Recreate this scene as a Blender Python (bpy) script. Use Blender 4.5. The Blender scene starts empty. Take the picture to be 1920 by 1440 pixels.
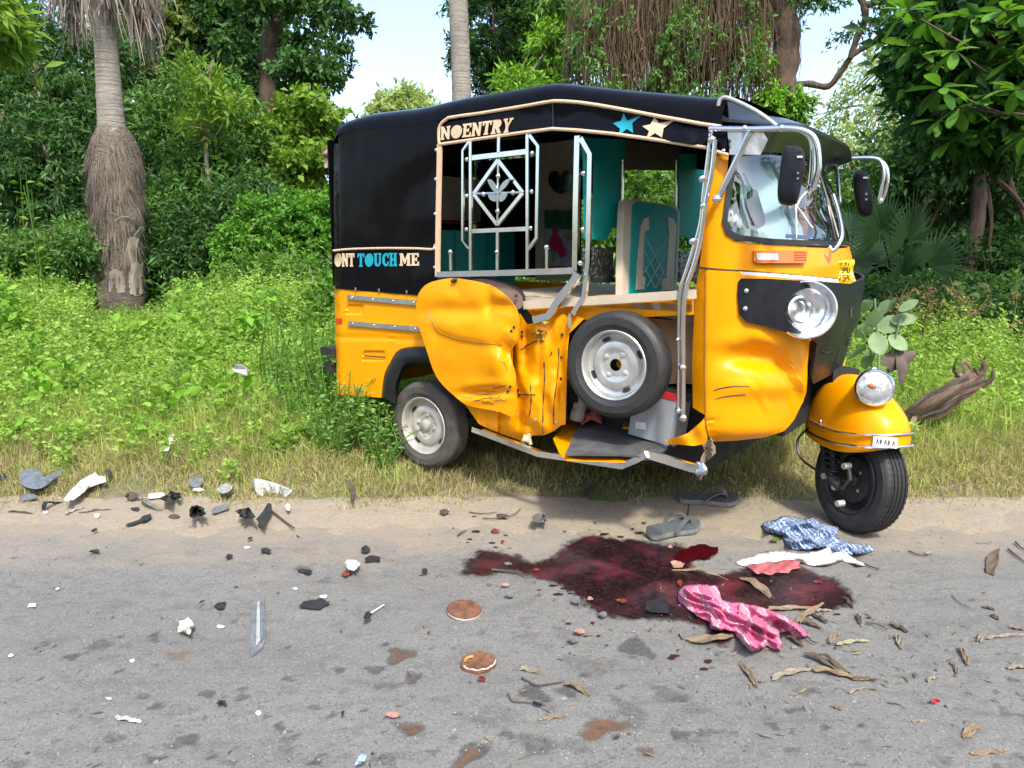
import bpy, math, random
import numpy as np
from mathutils import Vector, Matrix, noise
from mathutils.geometry import delaunay_2d_cdt

SC = bpy.context.scene
COL = SC.collection
R = math.radians
random.seed(7)
RNG = np.random.default_rng(11)

# ------------------------------------------------------------------ camera
PITCH, FPX, CAMH = R(10.35), 1423.0, 1.25
cam_d = bpy.data.cameras.new('camera')
cam_d.sensor_width = 36.0
cam_d.lens = FPX / 1920 * 36
cam_d.clip_start, cam_d.clip_end = 0.05, 3000
cam = bpy.data.objects.new('camera', cam_d)
COL.objects.link(cam)
cam.location = (0, 0, CAMH)
cam.rotation_euler = (math.pi / 2 - PITCH, 0, 0)
SC.camera = cam

# ------------------------------------------------------------------ sky, sun, exposure
SUN = Vector((0.16, -0.62, 0.80)).normalized()
w = bpy.data.worlds.new('World')
SC.world = w
w.use_nodes = True
wn = w.node_tree
wn.nodes.clear()
sky = wn.nodes.new('ShaderNodeTexSky')
sky.sky_type = 'NISHITA'
sky.sun_disc = False
sky.sun_elevation = math.asin(SUN.z)
sky.sun_rotation = math.atan2(SUN.x, SUN.y)
sky.air_density, sky.dust_density, sky.ozone_density = 1.0, 3.0, 1.0
bg = wn.nodes.new('ShaderNodeBackground')
bg.inputs['Strength'].default_value = 0.15
wo = wn.nodes.new('ShaderNodeOutputWorld')
wn.links.new(sky.outputs[0], bg.inputs[0])
wn.links.new(bg.outputs[0], wo.inputs[0])
sd = bpy.data.lights.new('sun', 'SUN')
sd.energy, sd.angle, sd.color = 2.1, R(6), (1.0, 0.95, 0.86)
so = bpy.data.objects.new('sun', sd)
COL.objects.link(so)
so.rotation_euler = SUN.to_track_quat('Z', 'Y').to_euler()
SC.view_settings.view_transform = 'Standard'
SC.view_settings.look = 'None'
SC.view_settings.exposure = 1.50
SC.view_settings.gamma = 1.0
SC.view_settings.use_curve_mapping = False

# ------------------------------------------------------------------ photo geometry: which way a picture point lies
CP, SP = math.cos(PITCH), math.sin(PITCH)
CAM = Vector((0, 0, CAMH))


def ray(px, py):
    x, y = (px - 960) / FPX, (720 - py) / FPX
    return Vector((x, CP + y * SP, -SP + y * CP))


def at(px, py, Y):
    d = ray(px, py)
    return CAM + d * (Y / d.y)


def gp(px, py, z=0.0):
    d = ray(px, py)
    return CAM + d * ((z - CAMH) / d.z)


# rickshaw frame: x forward, y away from its near side, z up
YAW = -R(36)
ROOT = Vector((-0.443 - 0.0235, 3.91 - 0.0324, 0))
RI = Matrix.Rotation(-YAW, 3, 'Z')
OL = RI @ (CAM - ROOT)


def lr(px, py):
    return RI @ ray(px, py)


def V(px, py, d=0.0):            # on the plane parallel to the near side, d metres inside it
    r = lr(px, py)
    return OL + r * ((d - OL.y) / r.y)


def U(px, py, u):                # on the plane across the vehicle
    r = lr(px, py)
    return OL + r * ((u - OL.x) / r.x)


def W(px, py, z):                # on a level plane
    r = lr(px, py)
    return OL + r * ((z - OL.z) / r.z)


def lerp(a, b, t):
    return a + (b - a) * t


def table(z, tab):
    if z <= tab[0][0]:
        return tab[0][1]
    for (a, x), (b, y) in zip(tab, tab[1:]):
        if z <= b:
            t = (z - a) / (b - a)
            t = t * t * (3 - 2 * t)
            return lerp(x, y, t)
    return tab[-1][1]


def cr(pts, n=6, closed=True):
    """Catmull-Rom smoothing of a polyline of tuples of any dimension."""
    P = [np.array(p, float) for p in pts]
    N = len(P)
    out = []
    for i in range(N if closed else N - 1):
        if closed:
            a, b, c, d = P[i - 1], P[i], P[(i + 1) % N], P[(i + 2) % N]
        else:
            a, b, c, d = P[max(i - 1, 0)], P[i], P[i + 1], P[min(i + 2, N - 1)]
        for k in range(n):
            t = k / n
            out.append(tuple(0.5 * (2 * b + (c - a) * t + (2 * a - 5 * b + 4 * c - d) * t * t + (3 * b - a - 3 * c + d) * t ** 3)))
    if not closed:
        out.append(tuple(P[-1]))
    return out


def inside(x, y, poly):
    c = False
    j = len(poly) - 1
    for i in range(len(poly)):
        xi, yi = poly[i]
        xj, yj = poly[j]
        if (yi > y) != (yj > y) and x < (xj - xi) * (y - yi) / (yj - yi) + xi:
            c = not c
        j = i
    return c


def densify(poly, step, closed=True):
    out = []
    N = len(poly)
    for i in range(N if closed else N - 1):
        a, b = poly[i], poly[(i + 1) % N]
        L = math.hypot(b[0] - a[0], b[1] - a[1])
        k = max(1, int(round(L / step)))
        for q in range(k):
            out.append((lerp(a[0], b[0], q / k), lerp(a[1], b[1], q / k)))
    if not closed:
        out.append(tuple(poly[-1]))
    return out


def tri2d(poly, holes, step):
    rings = [densify(poly, step)] + [densify(h, step) for h in holes]
    pts, edges = [], []
    for r_ in rings:
        o = len(pts)
        pts += r_
        edges += [(o + i, o + (i + 1) % len(r_)) for i in range(len(r_))]
    bp = np.array(pts)
    x0, y0 = bp.min(0)
    x1, y1 = bp.max(0)
    rnd = random.Random(3)
    yy, row = y0 + step * 0.5, 0
    while yy < y1:
        xx = x0 + step * (0.5 if row % 2 else 0.0)
        while xx < x1:
            if inside(xx, yy, poly) and not any(inside(xx, yy, h) for h in holes):
                if np.min(np.abs(bp - (xx, yy)).sum(1)) > step * 0.75:
                    pts.append((xx, yy))
            xx += step
        yy += step * 0.87
        row += 1
    res = delaunay_2d_cdt([Vector(p) for p in pts], edges, [], 0, 1e-5)
    vs, fs = res[0], res[2]
    F = []
    for f in fs:
        cx = sum(vs[i][0] for i in f) / len(f)
        cy = sum(vs[i][1] for i in f) / len(f)
        if inside(cx, cy, poly) and not any(inside(cx, cy, h) for h in holes):
            F.append(tuple(f))
    return [(v[0], v[1]) for v in vs], F


class M:
    """collects shapes for ONE mesh object"""

    def __init__(s):
        s.v, s.f = [], []

    def add(s, v, f):
        o = len(s.v)
        s.v += [tuple(p) for p in v]
        s.f += [tuple(i + o for i in q) for q in f]
        return s

    def box(s, c, size, rot=None):
        hx, hy, hz = size[0] / 2, size[1] / 2, size[2] / 2
        P = [Vector((x, y, z)) for x in (-hx, hx) for y in (-hy, hy) for z in (-hz, hz)]
        if rot is not None:
            P = [rot @ p for p in P]
        c = Vector(c)
        return s.add([p + c for p in P], [(0, 1, 3, 2), (4, 6, 7, 5), (0, 4, 5, 1), (2, 3, 7, 6), (0, 2, 6, 4), (1, 5, 7, 3)])

    def tube(s, pts, r, seg=8, flat=None, ref=(0, -1, 0), caps=True):
        """round tube, or with flat=(half width, half depth) a flat bar; ref is the bar's facing"""
        P = [Vector(p) for p in pts]
        n = len(P)
        ref = Vector(ref)
        V_, F_ = [], []
        prev = None
        for i, p in enumerate(P):
            t = (P[min(i + 1, n - 1)] - P[max(i - 1, 0)]).normalized()
            if flat:
                a = t.cross(ref)
                if a.length < 1e-4:
                    a = t.cross(Vector((0, 0, 1)))
                a.normalize()
                b = a.cross(t).normalized()
            else:
                if prev is None:
                    q = Vector((0, 0, 1)) if abs(t.z) < 0.9 else Vector((1, 0, 0))
                    a = t.cross(q).normalized()
                else:
                    a = (prev - t * prev.dot(t)).normalized()
                prev = a
                b = t.cross(a)
            if flat:
                sec = [(-flat[0], -flat[1]), (flat[0], -flat[1]), (flat[0], flat[1]), (-flat[0], flat[1])]
            else:
                rr = r[i] if isinstance(r, (list, tuple)) else r
                sec = [(rr * math.cos(2 * math.pi * k / seg), rr * math.sin(2 * math.pi * k / seg)) for k in range(seg)]
            V_ += [p + a * x + b * y for x, y in sec]
        m = len(sec)
        for i in range(n - 1):
            for k in range(m):
                F_.append((i * m + k, i * m + (k + 1) % m, (i + 1) * m + (k + 1) % m, (i + 1) * m + k))
        if caps:
            F_.append(tuple(range(m - 1, -1, -1)))
            F_.append(tuple((n - 1) * m + k for k in range(m)))
        return s.add(V_, F_)

    def lathe(s, prof, c, axis, seg=32, closed=False, start=0.0, sweep=2 * math.pi):
        """prof: (radius, height along axis)"""
        axis = Vector(axis).normalized()
        q = Vector((0, 0, 1)) if abs(axis.z) < 0.9 else Vector((1, 0, 0))
        a = axis.cross(q).normalized()
        b = axis.cross(a)
        c = Vector(c)
        m = len(prof)
        full = abs(sweep - 2 * math.pi) < 1e-6
        ns = seg if full else seg + 1
        V_ = []
        for k in range(ns):
            th = start + sweep * k / seg
            e = a * math.cos(th) + b * math.sin(th)
            V_ += [c + e * r + axis * h for r, h in prof]
        F_ = []
        for k in range(seg):
            k2 = (k + 1) % ns
            for i in range(m if closed else m - 1):
                j = (i + 1) % m
                F_.append((k * m + i, k * m + j, k2 * m + j, k2 * m + i))
        return s.add(V_, F_)

    def ball(s, c, r, seg=12, rings=8, scale=(1, 1, 1)):
        c = Vector(c)
        V_ = [c + Vector((0, 0, r * scale[2]))]
        for i in range(1, rings):
            a = math.pi * i / rings
            for k in range(seg):
                b = 2 * math.pi * k / seg
                V_.append(c + Vector((r * scale[0] * math.sin(a) * math.cos(b), r * scale[1] * math.sin(a) * math.sin(b), r * scale[2] * math.cos(a))))
        V_.append(c - Vector((0, 0, r * scale[2])))
        F_ = [(0, 1 + k, 1 + (k + 1) % seg) for k in range(seg)]
        for i in range(rings - 2):
            for k in range(seg):
                F_.append((1 + i * seg + k, 1 + (i + 1) * seg + k, 1 + (i + 1) * seg + (k + 1) % seg, 1 + i * seg + (k + 1) % seg))
        o = 1 + (rings - 2) * seg
        F_ += [(o + k, len(V_) - 1, o + (k + 1) % seg) for k in range(seg)]
        return s.add(V_, F_)

    def sheet(s, outline, fn, step=8, thick=0.004, holes=(), toward=None):
        """fill a picture outline, carry it into space with fn, give it thickness"""
        P2, F_ = tri2d(outline, list(holes), step)
        P = [Vector(fn(x, y)) for x, y in P2]
        nrm = [Vector() for _ in P]
        for f in F_:
            nn = (P[f[1]] - P[f[0]]).cross(P[f[2]] - P[f[0]])
            for i in f:
                nrm[i] += nn
        tw = Vector(toward) if toward is not None else OL
        if sum((n_.dot(tw - p) for n_, p in zip(nrm, P))) < 0:
            F_ = [tuple(reversed(f)) for f in F_]
            nrm = [-n_ for n_ in nrm]
        nrm = [n_.normalized() for n_ in nrm]
        n = len(P)
        if thick:
            Q = [p - n_ * thick for p, n_ in zip(P, nrm)]
            cnt = {}
            for f in F_:
                for a, b in zip(f, f[1:] + f[:1]):
                    cnt[(a, b)] = 1
            side = [(b, a, a + n, b + n) for (a, b) in cnt if (b, a) not in cnt]
            F_ = F_ + [tuple(i + n for i in reversed(f)) for f in F_] + side
            P = P + Q
        return s.add(P, F_)

    def grid(s, rows, thick=0.0, wrap=False):
        """rows of equally many points; optional thickness along the normals"""
        nr, nc = len(rows), len(rows[0])
        P = [Vector(p) for r_ in rows for p in r_]
        F_ = []
        for i in range(nr - 1):
            for j in range(nc if wrap else nc - 1):
                j2 = (j + 1) % nc
                F_.append((i * nc + j, i * nc + j2, (i + 1) * nc + j2, (i + 1) * nc + j))
        if thick:
            nrm = [Vector() for _ in P]
            for f in F_:
                nn = (P[f[2]] - P[f[0]]).cross(P[f[3]] - P[f[1]])
                for i in f:
                    nrm[i] += nn
            n = len(P)
            Q = [p - a.normalized() * thick for p, a in zip(P, nrm)]
            cnt = {}
            for f in F_:
                for a, b in zip(f, f[1:] + f[:1]):
                    cnt[(a, b)] = 1
            side = [(b, a, a + n, b + n) for (a, b) in cnt if (b, a) not in cnt]
            F_ = F_ + [tuple(i + n for i in reversed(f)) for f in F_] + side
            P = P + Q
        return s.add(P, F_)

    def obj(s, name, mat, parent=None, label=None, cat=None, group=None, kind=None, sharp=40, smooth=True):
        me = bpy.data.meshes.new(name)
        me.from_pydata(s.v, [], s.f)
        me.materials.append(mat)
        if smooth:
            me.polygons.foreach_set('use_smooth', [True] * len(me.polygons))
            if sharp:
                me.set_sharp_from_angle(angle=R(sharp))
        me.validate()
        o = bpy.data.objects.new(name, me)
        COL.objects.link(o)
        if parent is not None:
            o.parent = parent
        tag(o, label, cat, group, kind)
        return o


def tag(o, label=None, cat=None, group=None, kind=None):
    for k, v in (('label', label), ('category', cat), ('group', group), ('kind', kind)):
        if v:
            o[k] = v
    return o


def empty(name, label=None, cat=None, loc=(0, 0, 0), rz=0, group=None, kind=None):
    o = bpy.data.objects.new(name, None)
    o.empty_display_size = 0.1
    COL.objects.link(o)
    o.location = loc
    o.rotation_euler = (0, 0, rz)
    return tag(o, label, cat, group, kind)


def copy_tree(o, parent=None):
    c = o.copy()
    COL.objects.link(c)
    c.parent = parent
    for ch in list(o.children):
        copy_tree(ch, c)
    return c


def np_obj(name, verts, faces, mat, parent=None, **kw):
    """numpy mesh: verts (n,3); faces (m,k)"""
    me = bpy.data.meshes.new(name)
    k = faces.shape[1]
    me.vertices.add(len(verts))
    me.vertices.foreach_set('co', np.ascontiguousarray(verts, dtype=np.float32).ravel())
    me.loops.add(faces.size)
    me.loops.foreach_set('vertex_index', np.ascontiguousarray(faces, dtype=np.int32).ravel())
    me.polygons.add(len(faces))
    me.polygons.foreach_set('loop_start', np.arange(0, faces.size, k, dtype=np.int32))
    me.polygons.foreach_set('loop_total', np.full(len(faces), k, dtype=np.int32))
    me.update(calc_edges=True)
    me.materials.append(mat)
    o = bpy.data.objects.new(name, me)
    COL.objects.link(o)
    if parent is not None:
        o.parent = parent
    tag(o, kw.get('label'), kw.get('cat'), kw.get('group'), kw.get('kind'))
    return o


# ------------------------------------------------------------------ materials
class Mat:
    def __init__(s, name):
        s.m = bpy.data.materials.new(name)
        s.m.use_nodes = True
        s.t = s.m.node_tree
        s.t.nodes.clear()
        s.out = s.n('ShaderNodeOutputMaterial')

    def n(s, typ, **kw):
        nd = s.t.nodes.new(typ)
        for k, v in kw.items():
            if k.startswith('i_'):
                nd.inputs[int(k[2:]) if k[2:].isdigit() else k[2:].replace('_', ' ')].default_value = v
            else:
                setattr(nd, k, v)
        return nd

    def l(s, a, b):
        s.t.links.new(a, b)

    def noise(s, scale, detail=4, rough=0.55, vec=None, dist=0.0):
        nd = s.n('ShaderNodeTexNoise', i_Scale=scale, i_Detail=detail, i_Roughness=rough, i_Distortion=dist)
        if vec is not None:
            s.l(vec, nd.inputs['Vector'])
        return nd.outputs['Fac']

    def coord(s):
        return s.n('ShaderNodeTexCoord').outputs['Object']

    def ramp(s, fac, stops, interp='LINEAR'):
        nd = s.n('ShaderNodeValToRGB')
        cr_ = nd.color_ramp
        cr_.interpolation = interp
        while len(cr_.elements) < len(stops):
            cr_.elements.new(0.5)
        for e, (p, c) in zip(cr_.elements, stops):
            e.position = p
            e.color = (c, c, c, 1) if isinstance(c, (int, float)) else (*c, 1)
        s.l(fac, nd.inputs[0])
        return nd.outputs[0]

    def mix(s, fac, a, b, blend='MIX'):
        nd = s.n('ShaderNodeMix', data_type='RGBA', blend_type=blend)
        for sock, v in ((nd.inputs[0], fac), (nd.inputs[6], a), (nd.inputs[7], b)):
            if hasattr(v, 'links'):
                s.l(v, sock)
            elif isinstance(v, (int, float)):
                sock.default_value = v
            else:
                sock.default_value = (*v, 1)
        return nd.outputs[2]

    def math(s, op, a, b=0.0, clamp=False):
        nd = s.n('ShaderNodeMath', operation=op, use_clamp=clamp)
        for sock, v in ((nd.inputs[0], a), (nd.inputs[1], b)):
            if hasattr(v, 'links'):
                s.l(v, sock)
            else:
                sock.default_value = v
        return nd.outputs[0]

    def bump(s, h, strength=0.3, dist=0.01):
        nd = s.n('ShaderNodeBump', i_Strength=strength, i_Distance=dist)
        s.l(h, nd.inputs['Height'])
        return nd.outputs[0]

    def pbr(s, col, rough=0.5, metal=0.0, bump=None, **kw):
        b = s.n('ShaderNodeBsdfPrincipled')
        for key, v in (('Base Color', col), ('Roughness', rough), ('Metallic', metal)):
            if hasattr(v, 'links'):
                s.l(v, b.inputs[key])
            elif key == 'Base Color':
                b.inputs[key].default_value = (*v, 1)
            else:
                b.inputs[key].default_value = v
        for k, v in kw.items():
            k = k.replace('_', ' ')
            if hasattr(v, 'links'):
                s.l(v, b.inputs[k])
            else:
                b.inputs[k].default_value = (*v, 1) if isinstance(v, tuple) else v
        if bump is not None:
            s.l(bump, b.inputs['Normal'])
        return b.outputs[0]

    def done(s, sh):
        s.l(sh, s.out.inputs[0])
        return s.m


def simple(name, col, rough=0.5, metal=0.0, var=0.15, scale=30, bump=0.0, bscale=None, rvar=0.15, **kw):
    """one base colour broken up by fine noise"""
    m = Mat(name)
    c = m.coord()
    f = m.noise(scale, 5, 0.6, c)
    lo = tuple(x * (1 - var) for x in col)
    hi = tuple(min(1, x * (1 + var)) for x in col)
    colr = m.ramp(f, [(0.3, lo), (0.7, hi)])
    rr = m.ramp(m.noise(scale * 0.5, 3, 0.5, c), [(0.3, max(0.02, rough - rvar * rough)), (0.7, min(1, rough + rvar * rough))])
    bp = m.bump(m.noise(bscale or scale * 3, 4, 0.6, c), bump, 0.004) if bump else None
    return m.done(m.pbr(colr, rr, metal, bp, **kw))
# ================================================================== ground, road, verge
def hgt(X, Y):
    """ground height of the verge"""
    X, Y = np.asarray(X, float), np.asarray(Y, float)
    t = np.clip((Y - 3.45) / 0.7, 0, 1)
    h = 0.085 * t * t * (3 - 2 * t)
    t2 = np.clip((Y - 4.2) / 3.2, 0, 1)
    h = h + 0.22 * t2 * t2 * (3 - 2 * t2)
    return h + 0.012 * np.sin(X * 3.1 + Y * 1.3) * t + 0.008 * np.sin(X * 7.3 - Y * 4.1) * t


def axis_pts(segs):
    out = []
    for a, b, n in segs:
        out += list(np.linspace(a, b, n, endpoint=False))
    return np.array(out + [segs[-1][1]])


def terrain(name, xs, ys, hf, mat, **kw):
    XX, YY = np.meshgrid(xs, ys)
    ZZ = hf(XX, YY)
    v = np.stack([XX, YY, ZZ], -1).reshape(-1, 3)
    nx, ny = len(xs), len(ys)
    i, j = np.meshgrid(np.arange(ny - 1), np.arange(nx - 1), indexing='ij')
    a = (i * nx + j).ravel()
    f = np.stack([a, a + 1, a + nx + 1, a + nx], -1)
    o = np_obj(name, v, f, mat, **kw)
    o.data.polygons.foreach_set('use_smooth', np.ones(len(f), bool))
    return o


# --- verge soil
m = Mat('verge_soil')
c = m.coord()
n1 = m.noise(1.6, 6, 0.6, c)
n2 = m.noise(28, 6, 0.7, c)
soil = m.ramp(n2, [(0.3, (0.10, 0.075, 0.045)), (0.7, (0.19, 0.15, 0.10))])
green = m.ramp(n2, [(0.3, (0.06, 0.085, 0.02)), (0.7, (0.13, 0.15, 0.05))])
SOIL = m.done(m.pbr(m.mix(m.ramp(n1, [(0.42, 0.0), (0.6, 1.0)]), soil, green), 0.95, 0, m.bump(n2, 0.6, 0.02)))
terrain('verge_ground', axis_pts([(-900, -12, 8), (-12, 12, 120), (12, 900, 8)]), axis_pts([(3.46, 9, 70), (9, 40, 12), (40, 1500, 6)]), lambda X, Y: hgt(X, Y) - 0.002, SOIL, kind='structure')

# --- sandy shoulder
m = Mat('sandy_soil')
c = m.coord()
n1 = m.noise(2.2, 5, 0.6, c)
n2 = m.noise(55, 8, 0.75, c)
n3 = m.noise(9, 5, 0.65, c)
s0 = m.ramp(n2, [(0.25, (0.16, 0.132, 0.09)), (0.5, (0.235, 0.197, 0.138)), (0.78, (0.29, 0.25, 0.183))])
s1 = m.ramp(n2, [(0.3, (0.17, 0.146, 0.115)), (0.7, (0.25, 0.22, 0.178))])
SAND = m.done(m.pbr(m.mix(m.ramp(n3, [(0.4, 0.0), (0.65, 1.0)]), s0, s1), 0.95, 0, m.bump(m.math('ADD', m.math('MULTIPLY', n2, 0.4), n3), 0.5, 0.02)))
xs = axis_pts([(-60, -6, 20), (-6, 6, 520), (6, 60, 20)])
ys = np.linspace(3.0, 3.78, 70)


def fbm(X, Y, s, seed, octs=4):
    """layered noise on arrays"""
    X, Y = np.broadcast_arrays(np.asarray(X, float), np.asarray(Y, float))
    return np.array([sum(noise.noise((x * s * 2 ** o, y * s * 2 ** o, seed + o * 7.3)) / 1.8 ** o for o in range(octs)) for x, y in zip(X.ravel(), Y.ravel())]).reshape(X.shape)


def sand_h(X, Y):
    """thin drift of sand: thins out raggedly over the road edge, runs in under the grass"""
    n1 = fbm(X, Y, 3.1, 2.0, 5)
    top = hgt(X, Y) + 0.006 + 0.004 * n1
    ramp_ = -0.002 + 0.034 * (Y - 3.19) + 0.0075 * n1
    lo = np.clip((3.75 - Y) / 0.12, 0, 1)
    return np.minimum(ramp_, top) - 0.03 * (1 - lo)


terrain('sandy_shoulder', xs, ys, sand_h, SAND, kind='structure')

# --- road: dense near the camera, with worn patches that are real shallow hollows
PATCH = [  # picture x, y, half width, half height, slant, depth, dark, orange
    (752, 1228, 32, 17, 0.1, 1, 0.9, 0.55), (776, 1272, 19, 13, 0.0, 1, 0.8, 0.4), (770, 1367, 26, 15, 0.2, 1, 0.85, 0.75), (735, 1338, 0, 0, 0, 0, 0, 0),
    (884, 1412, 30, 26, -0.5, 1, 0.95, 0.6), (1135, 1362, 54, 22, -0.45, 1, 0.6, 1.0), (1210, 1407, 20, 12, 0.1, 1, 0.7, 0.6), (950, 1377, 15, 10, 0, 0.6, 0.7, 0.1), (853, 1382, 10, 9, 0, 0.6, 0.6, 0.1),
    (1000, 1300, 30, 18, 0.5, 0.6, 0.8, 0.05), (1063, 1295, 22, 15, 0, 0.6, 0.75, 0.05), (1195, 1212, 30, 20, 0.3, 0.6, 0.9, 0.15), (1110, 1245, 60, 22, 0.2, 0.3, 0.42, 0.0), (930, 1345, 80, 26, -0.1, 0.3, 0.34, 0.0),
    (700, 1256, 22, 8, 0.1, 0.5, 0.75, 0.0), (187, 1208, 22, 13, -0.1, 0.6, 0.6, 0.35), (80, 1208, 14, 8, -0.2, 0.5, 0.5, 0.1), (212, 1382, 22, 11, 0.1, 0.6, 0.6, 0.05), (328, 1397, 18, 11, 0, 0.6, 0.6, 0.05),
    (365, 1395, 13, 7, -0.2, 0.5, 0.6, 0), (445, 1404, 14, 7, 0, 0.5, 0.6, 0), (523, 1362, 13, 10, 0.4, 0.8, 0.9, 0), (548, 1385, 18, 12, -0.4, 0.6, 0.6, 0), (600, 1418, 13, 11, -0.5, 0.6, 0.5, 0.3), (708, 1424, 18, 13, 0.2, 0.6, 0.6, 0.4), (730, 1430, 18, 13, 0.2, 0.6, 0.6, 0.4),
    (580, 1033, 26, 9, 0, 0.3, 0.62, 0), (610, 1088, 15, 6, 0, 0.3, 0.55, 0), (565, 1066, 20, 6, 0.1, 0.3, 0.6, 0), (290, 1198, 12, 6, 0, 0.4, 0.6, 0), (335, 1228, 40, 14, -0.3, 0, 0, 0.5), (300, 1072, 26, 10, 0, 0, 0, 0.25),
    (1020, 1212, 16, 9, 0, 0.3, 0.4, 0), (905, 1185, 12, 7, 0, 0.3, 0.45, 0), (990, 1162, 24, 12, 0, 0.2, 0.35, 0), (1300, 1330, 34, 12, -0.1, 0.3, 0.45, 0.1), (1480, 1332, 14, 7, 0, 0.5, 0.85, 0), (1505, 1296, 24, 10, 0, 0.4, 0.6, 0),
    (1330, 1372, 30, 9, -0.3, 0.4, 0.6, 0), (1440, 1200, 30, 8, 0, 0.3, 0.4, 0), (1500, 1280, 60, 10, 0.05, 0.2, 0.4, 0.1), (1740, 1200, 60, 30, 0, 0, 0.28, 0), (1620, 1390, 14, 6, 0, 0.4, 0.6, 0), (1250, 1300, 40, 18, 0.4, 0.3, 0.55, 0), (1180, 1330, 26, 30, 0.8, 0.3, 0.5, 0.0),
    (1010, 1395, 40, 26, 0.3, 0.3, 0.6, 0.05), (1080, 1400, 30, 18, 0.3, 0.3, 0.45, 0.0), (990, 1190, 40, 12, 0, 0.2, 0.35, 0), (140, 1365, 12, 9, 0.2, 0.4, 0.6, 0), (500, 1345, 9, 6, 0, 0.4, 0.7, 0), (420, 1310, 9, 6, 0, 0.4, 0.6, 0), (150, 1345, 7, 5, 0, 0.4, 0.7, 0), (438, 1165, 10, 6, 0, 0.4, 0.6, 0), (640, 1300, 8, 5, 0, 0.4, 0.5, 0),
    (1375, 1218, 14, 6, 0, 0.2, 0.4, 0), (1060, 1185, 30, 14, 0.2, 0.2, 0.4, 0), (885, 1238, 10, 6, 0, 0.3, 0.5, 0), (850, 1215, 8, 5, 0, 0.3, 0.5, 0)]
rq = random.Random(21)
for _ in range(240):
    px, py = rq.uniform(-40, 1960), 1440 - 420 * rq.random() ** 1.4
    sz = rq.choice((3, 4, 5, 6, 8, 11)) * (0.45 + (py - 1000) / 500)
    PATCH.append((px, py, sz * rq.uniform(1, 2.0), sz * rq.uniform(0.5, 0.9), rq.uniform(-0.3, 0.3), rq.uniform(0.2, 0.6), rq.uniform(0.35, 0.85), 0.0 if rq.random() < 0.88 else 0.3))

xs = axis_pts([(-60, -2.9, 24), (-2.9, 3.1, 470), (3.1, 60, 24)])
ys = axis_pts([(-9, 1.45, 40), (1.45, 3.5, 165)])
XX, YY = np.meshgrid(xs, ys)
nfield = sum(a * np.sin(XX * fx + YY * fy + ph) for a, fx, fy, ph in [(0.5, 31, 17, 0.3), (0.4, -47, 29, 1.1), (0.35, 61, 83, 2.0), (0.3, -97, 71, 0.7), (0.25, 131, -113, 2.2)])
ATT = {k: np.zeros(XX.shape) for k in ('dark', 'rust')}
dep = np.zeros(XX.shape)
for (px, py, hw_, hh_, sl, dp, dk, ru) in PATCH:
    if hw_ == 0:
        continue
    cc = gp(px, py)
    rx = hw_ / FPX * math.hypot(cc.y, CAMH)
    ry = hh_ * 2.0 / FPX * cc.y * cc.y / CAMH * 0.62
    dx, dy = (XX - cc.x) / rx, (YY - cc.y) / ry
    dx = dx + sl * dy
    r_ = np.sqrt(dx * dx + dy * dy) + 0.16 * nfield + 0.18 * np.sin(np.arctan2(dy, dx) * 3 + px)
    k = np.clip((1.1 - r_) / 0.45, 0, 1)
    k = k * k * (3 - 2 * k)
    ATT['dark'] = np.maximum(ATT['dark'], k * dk)
    ATT['rust'] = np.maximum(ATT['rust'], np.clip((0.82 - r_) / 0.35, 0, 1) * ru)
    dep = np.maximum(dep, k * dp * 0.004)
ZZ = -dep + 0.0012 * nfield + 0.004 * np.sin(XX * 1.7 + YY * 2.9) * np.sin(XX * 0.9 - YY * 3.7)
m = Mat('worn_asphalt')
c = m.coord()
att = lambda n_: m.n('ShaderNodeAttribute', attribute_name=n_).outputs['Fac']
st = m.n('ShaderNodeMapping')
st.inputs['Scale'].default_value = (1.0, 1.9, 1.0)
m.l(c, st.inputs[0])
big = m.noise(1.1, 5, 0.6, st.outputs[0])
mid = m.noise(9, 7, 0.7, st.outputs[0], 0.4)
fine = m.noise(110, 5, 0.75, c)
vo = m.n('ShaderNodeTexVoronoi', i_Scale=260.0)
m.l(c, vo.inputs['Vector'])
agg = vo.outputs['Color']
sepa = m.n('ShaderNodeSeparateColor')
m.l(agg, sepa.inputs[0])
base = m.ramp(big, [(0.3, (0.119, 0.119, 0.111)), (0.5, (0.142, 0.142, 0.132)), (0.7, (0.170, 0.168, 0.155))])
base = m.mix(0.40, base, m.ramp(fine, [(0.3, (0.06, 0.061, 0.06)), (0.5, (0.128, 0.13, 0.127)), (0.72, (0.22, 0.22, 0.212))]))
base = m.mix(m.math('MULTIPLY', m.ramp(mid, [(0.50, 0.0), (0.66, 1.0)]), 0.50), base, (0.070, 0.071, 0.070))
base = m.mix(m.ramp(sepa.outputs[0], [(0.972, 0.0), (0.985, 0.55)]), base, (0.27, 0.26, 0.245))
base = m.mix(m.ramp(sepa.outputs[1], [(0.90, 0.0), (0.93, 0.6)]), base, (0.045, 0.045, 0.045))
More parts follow.
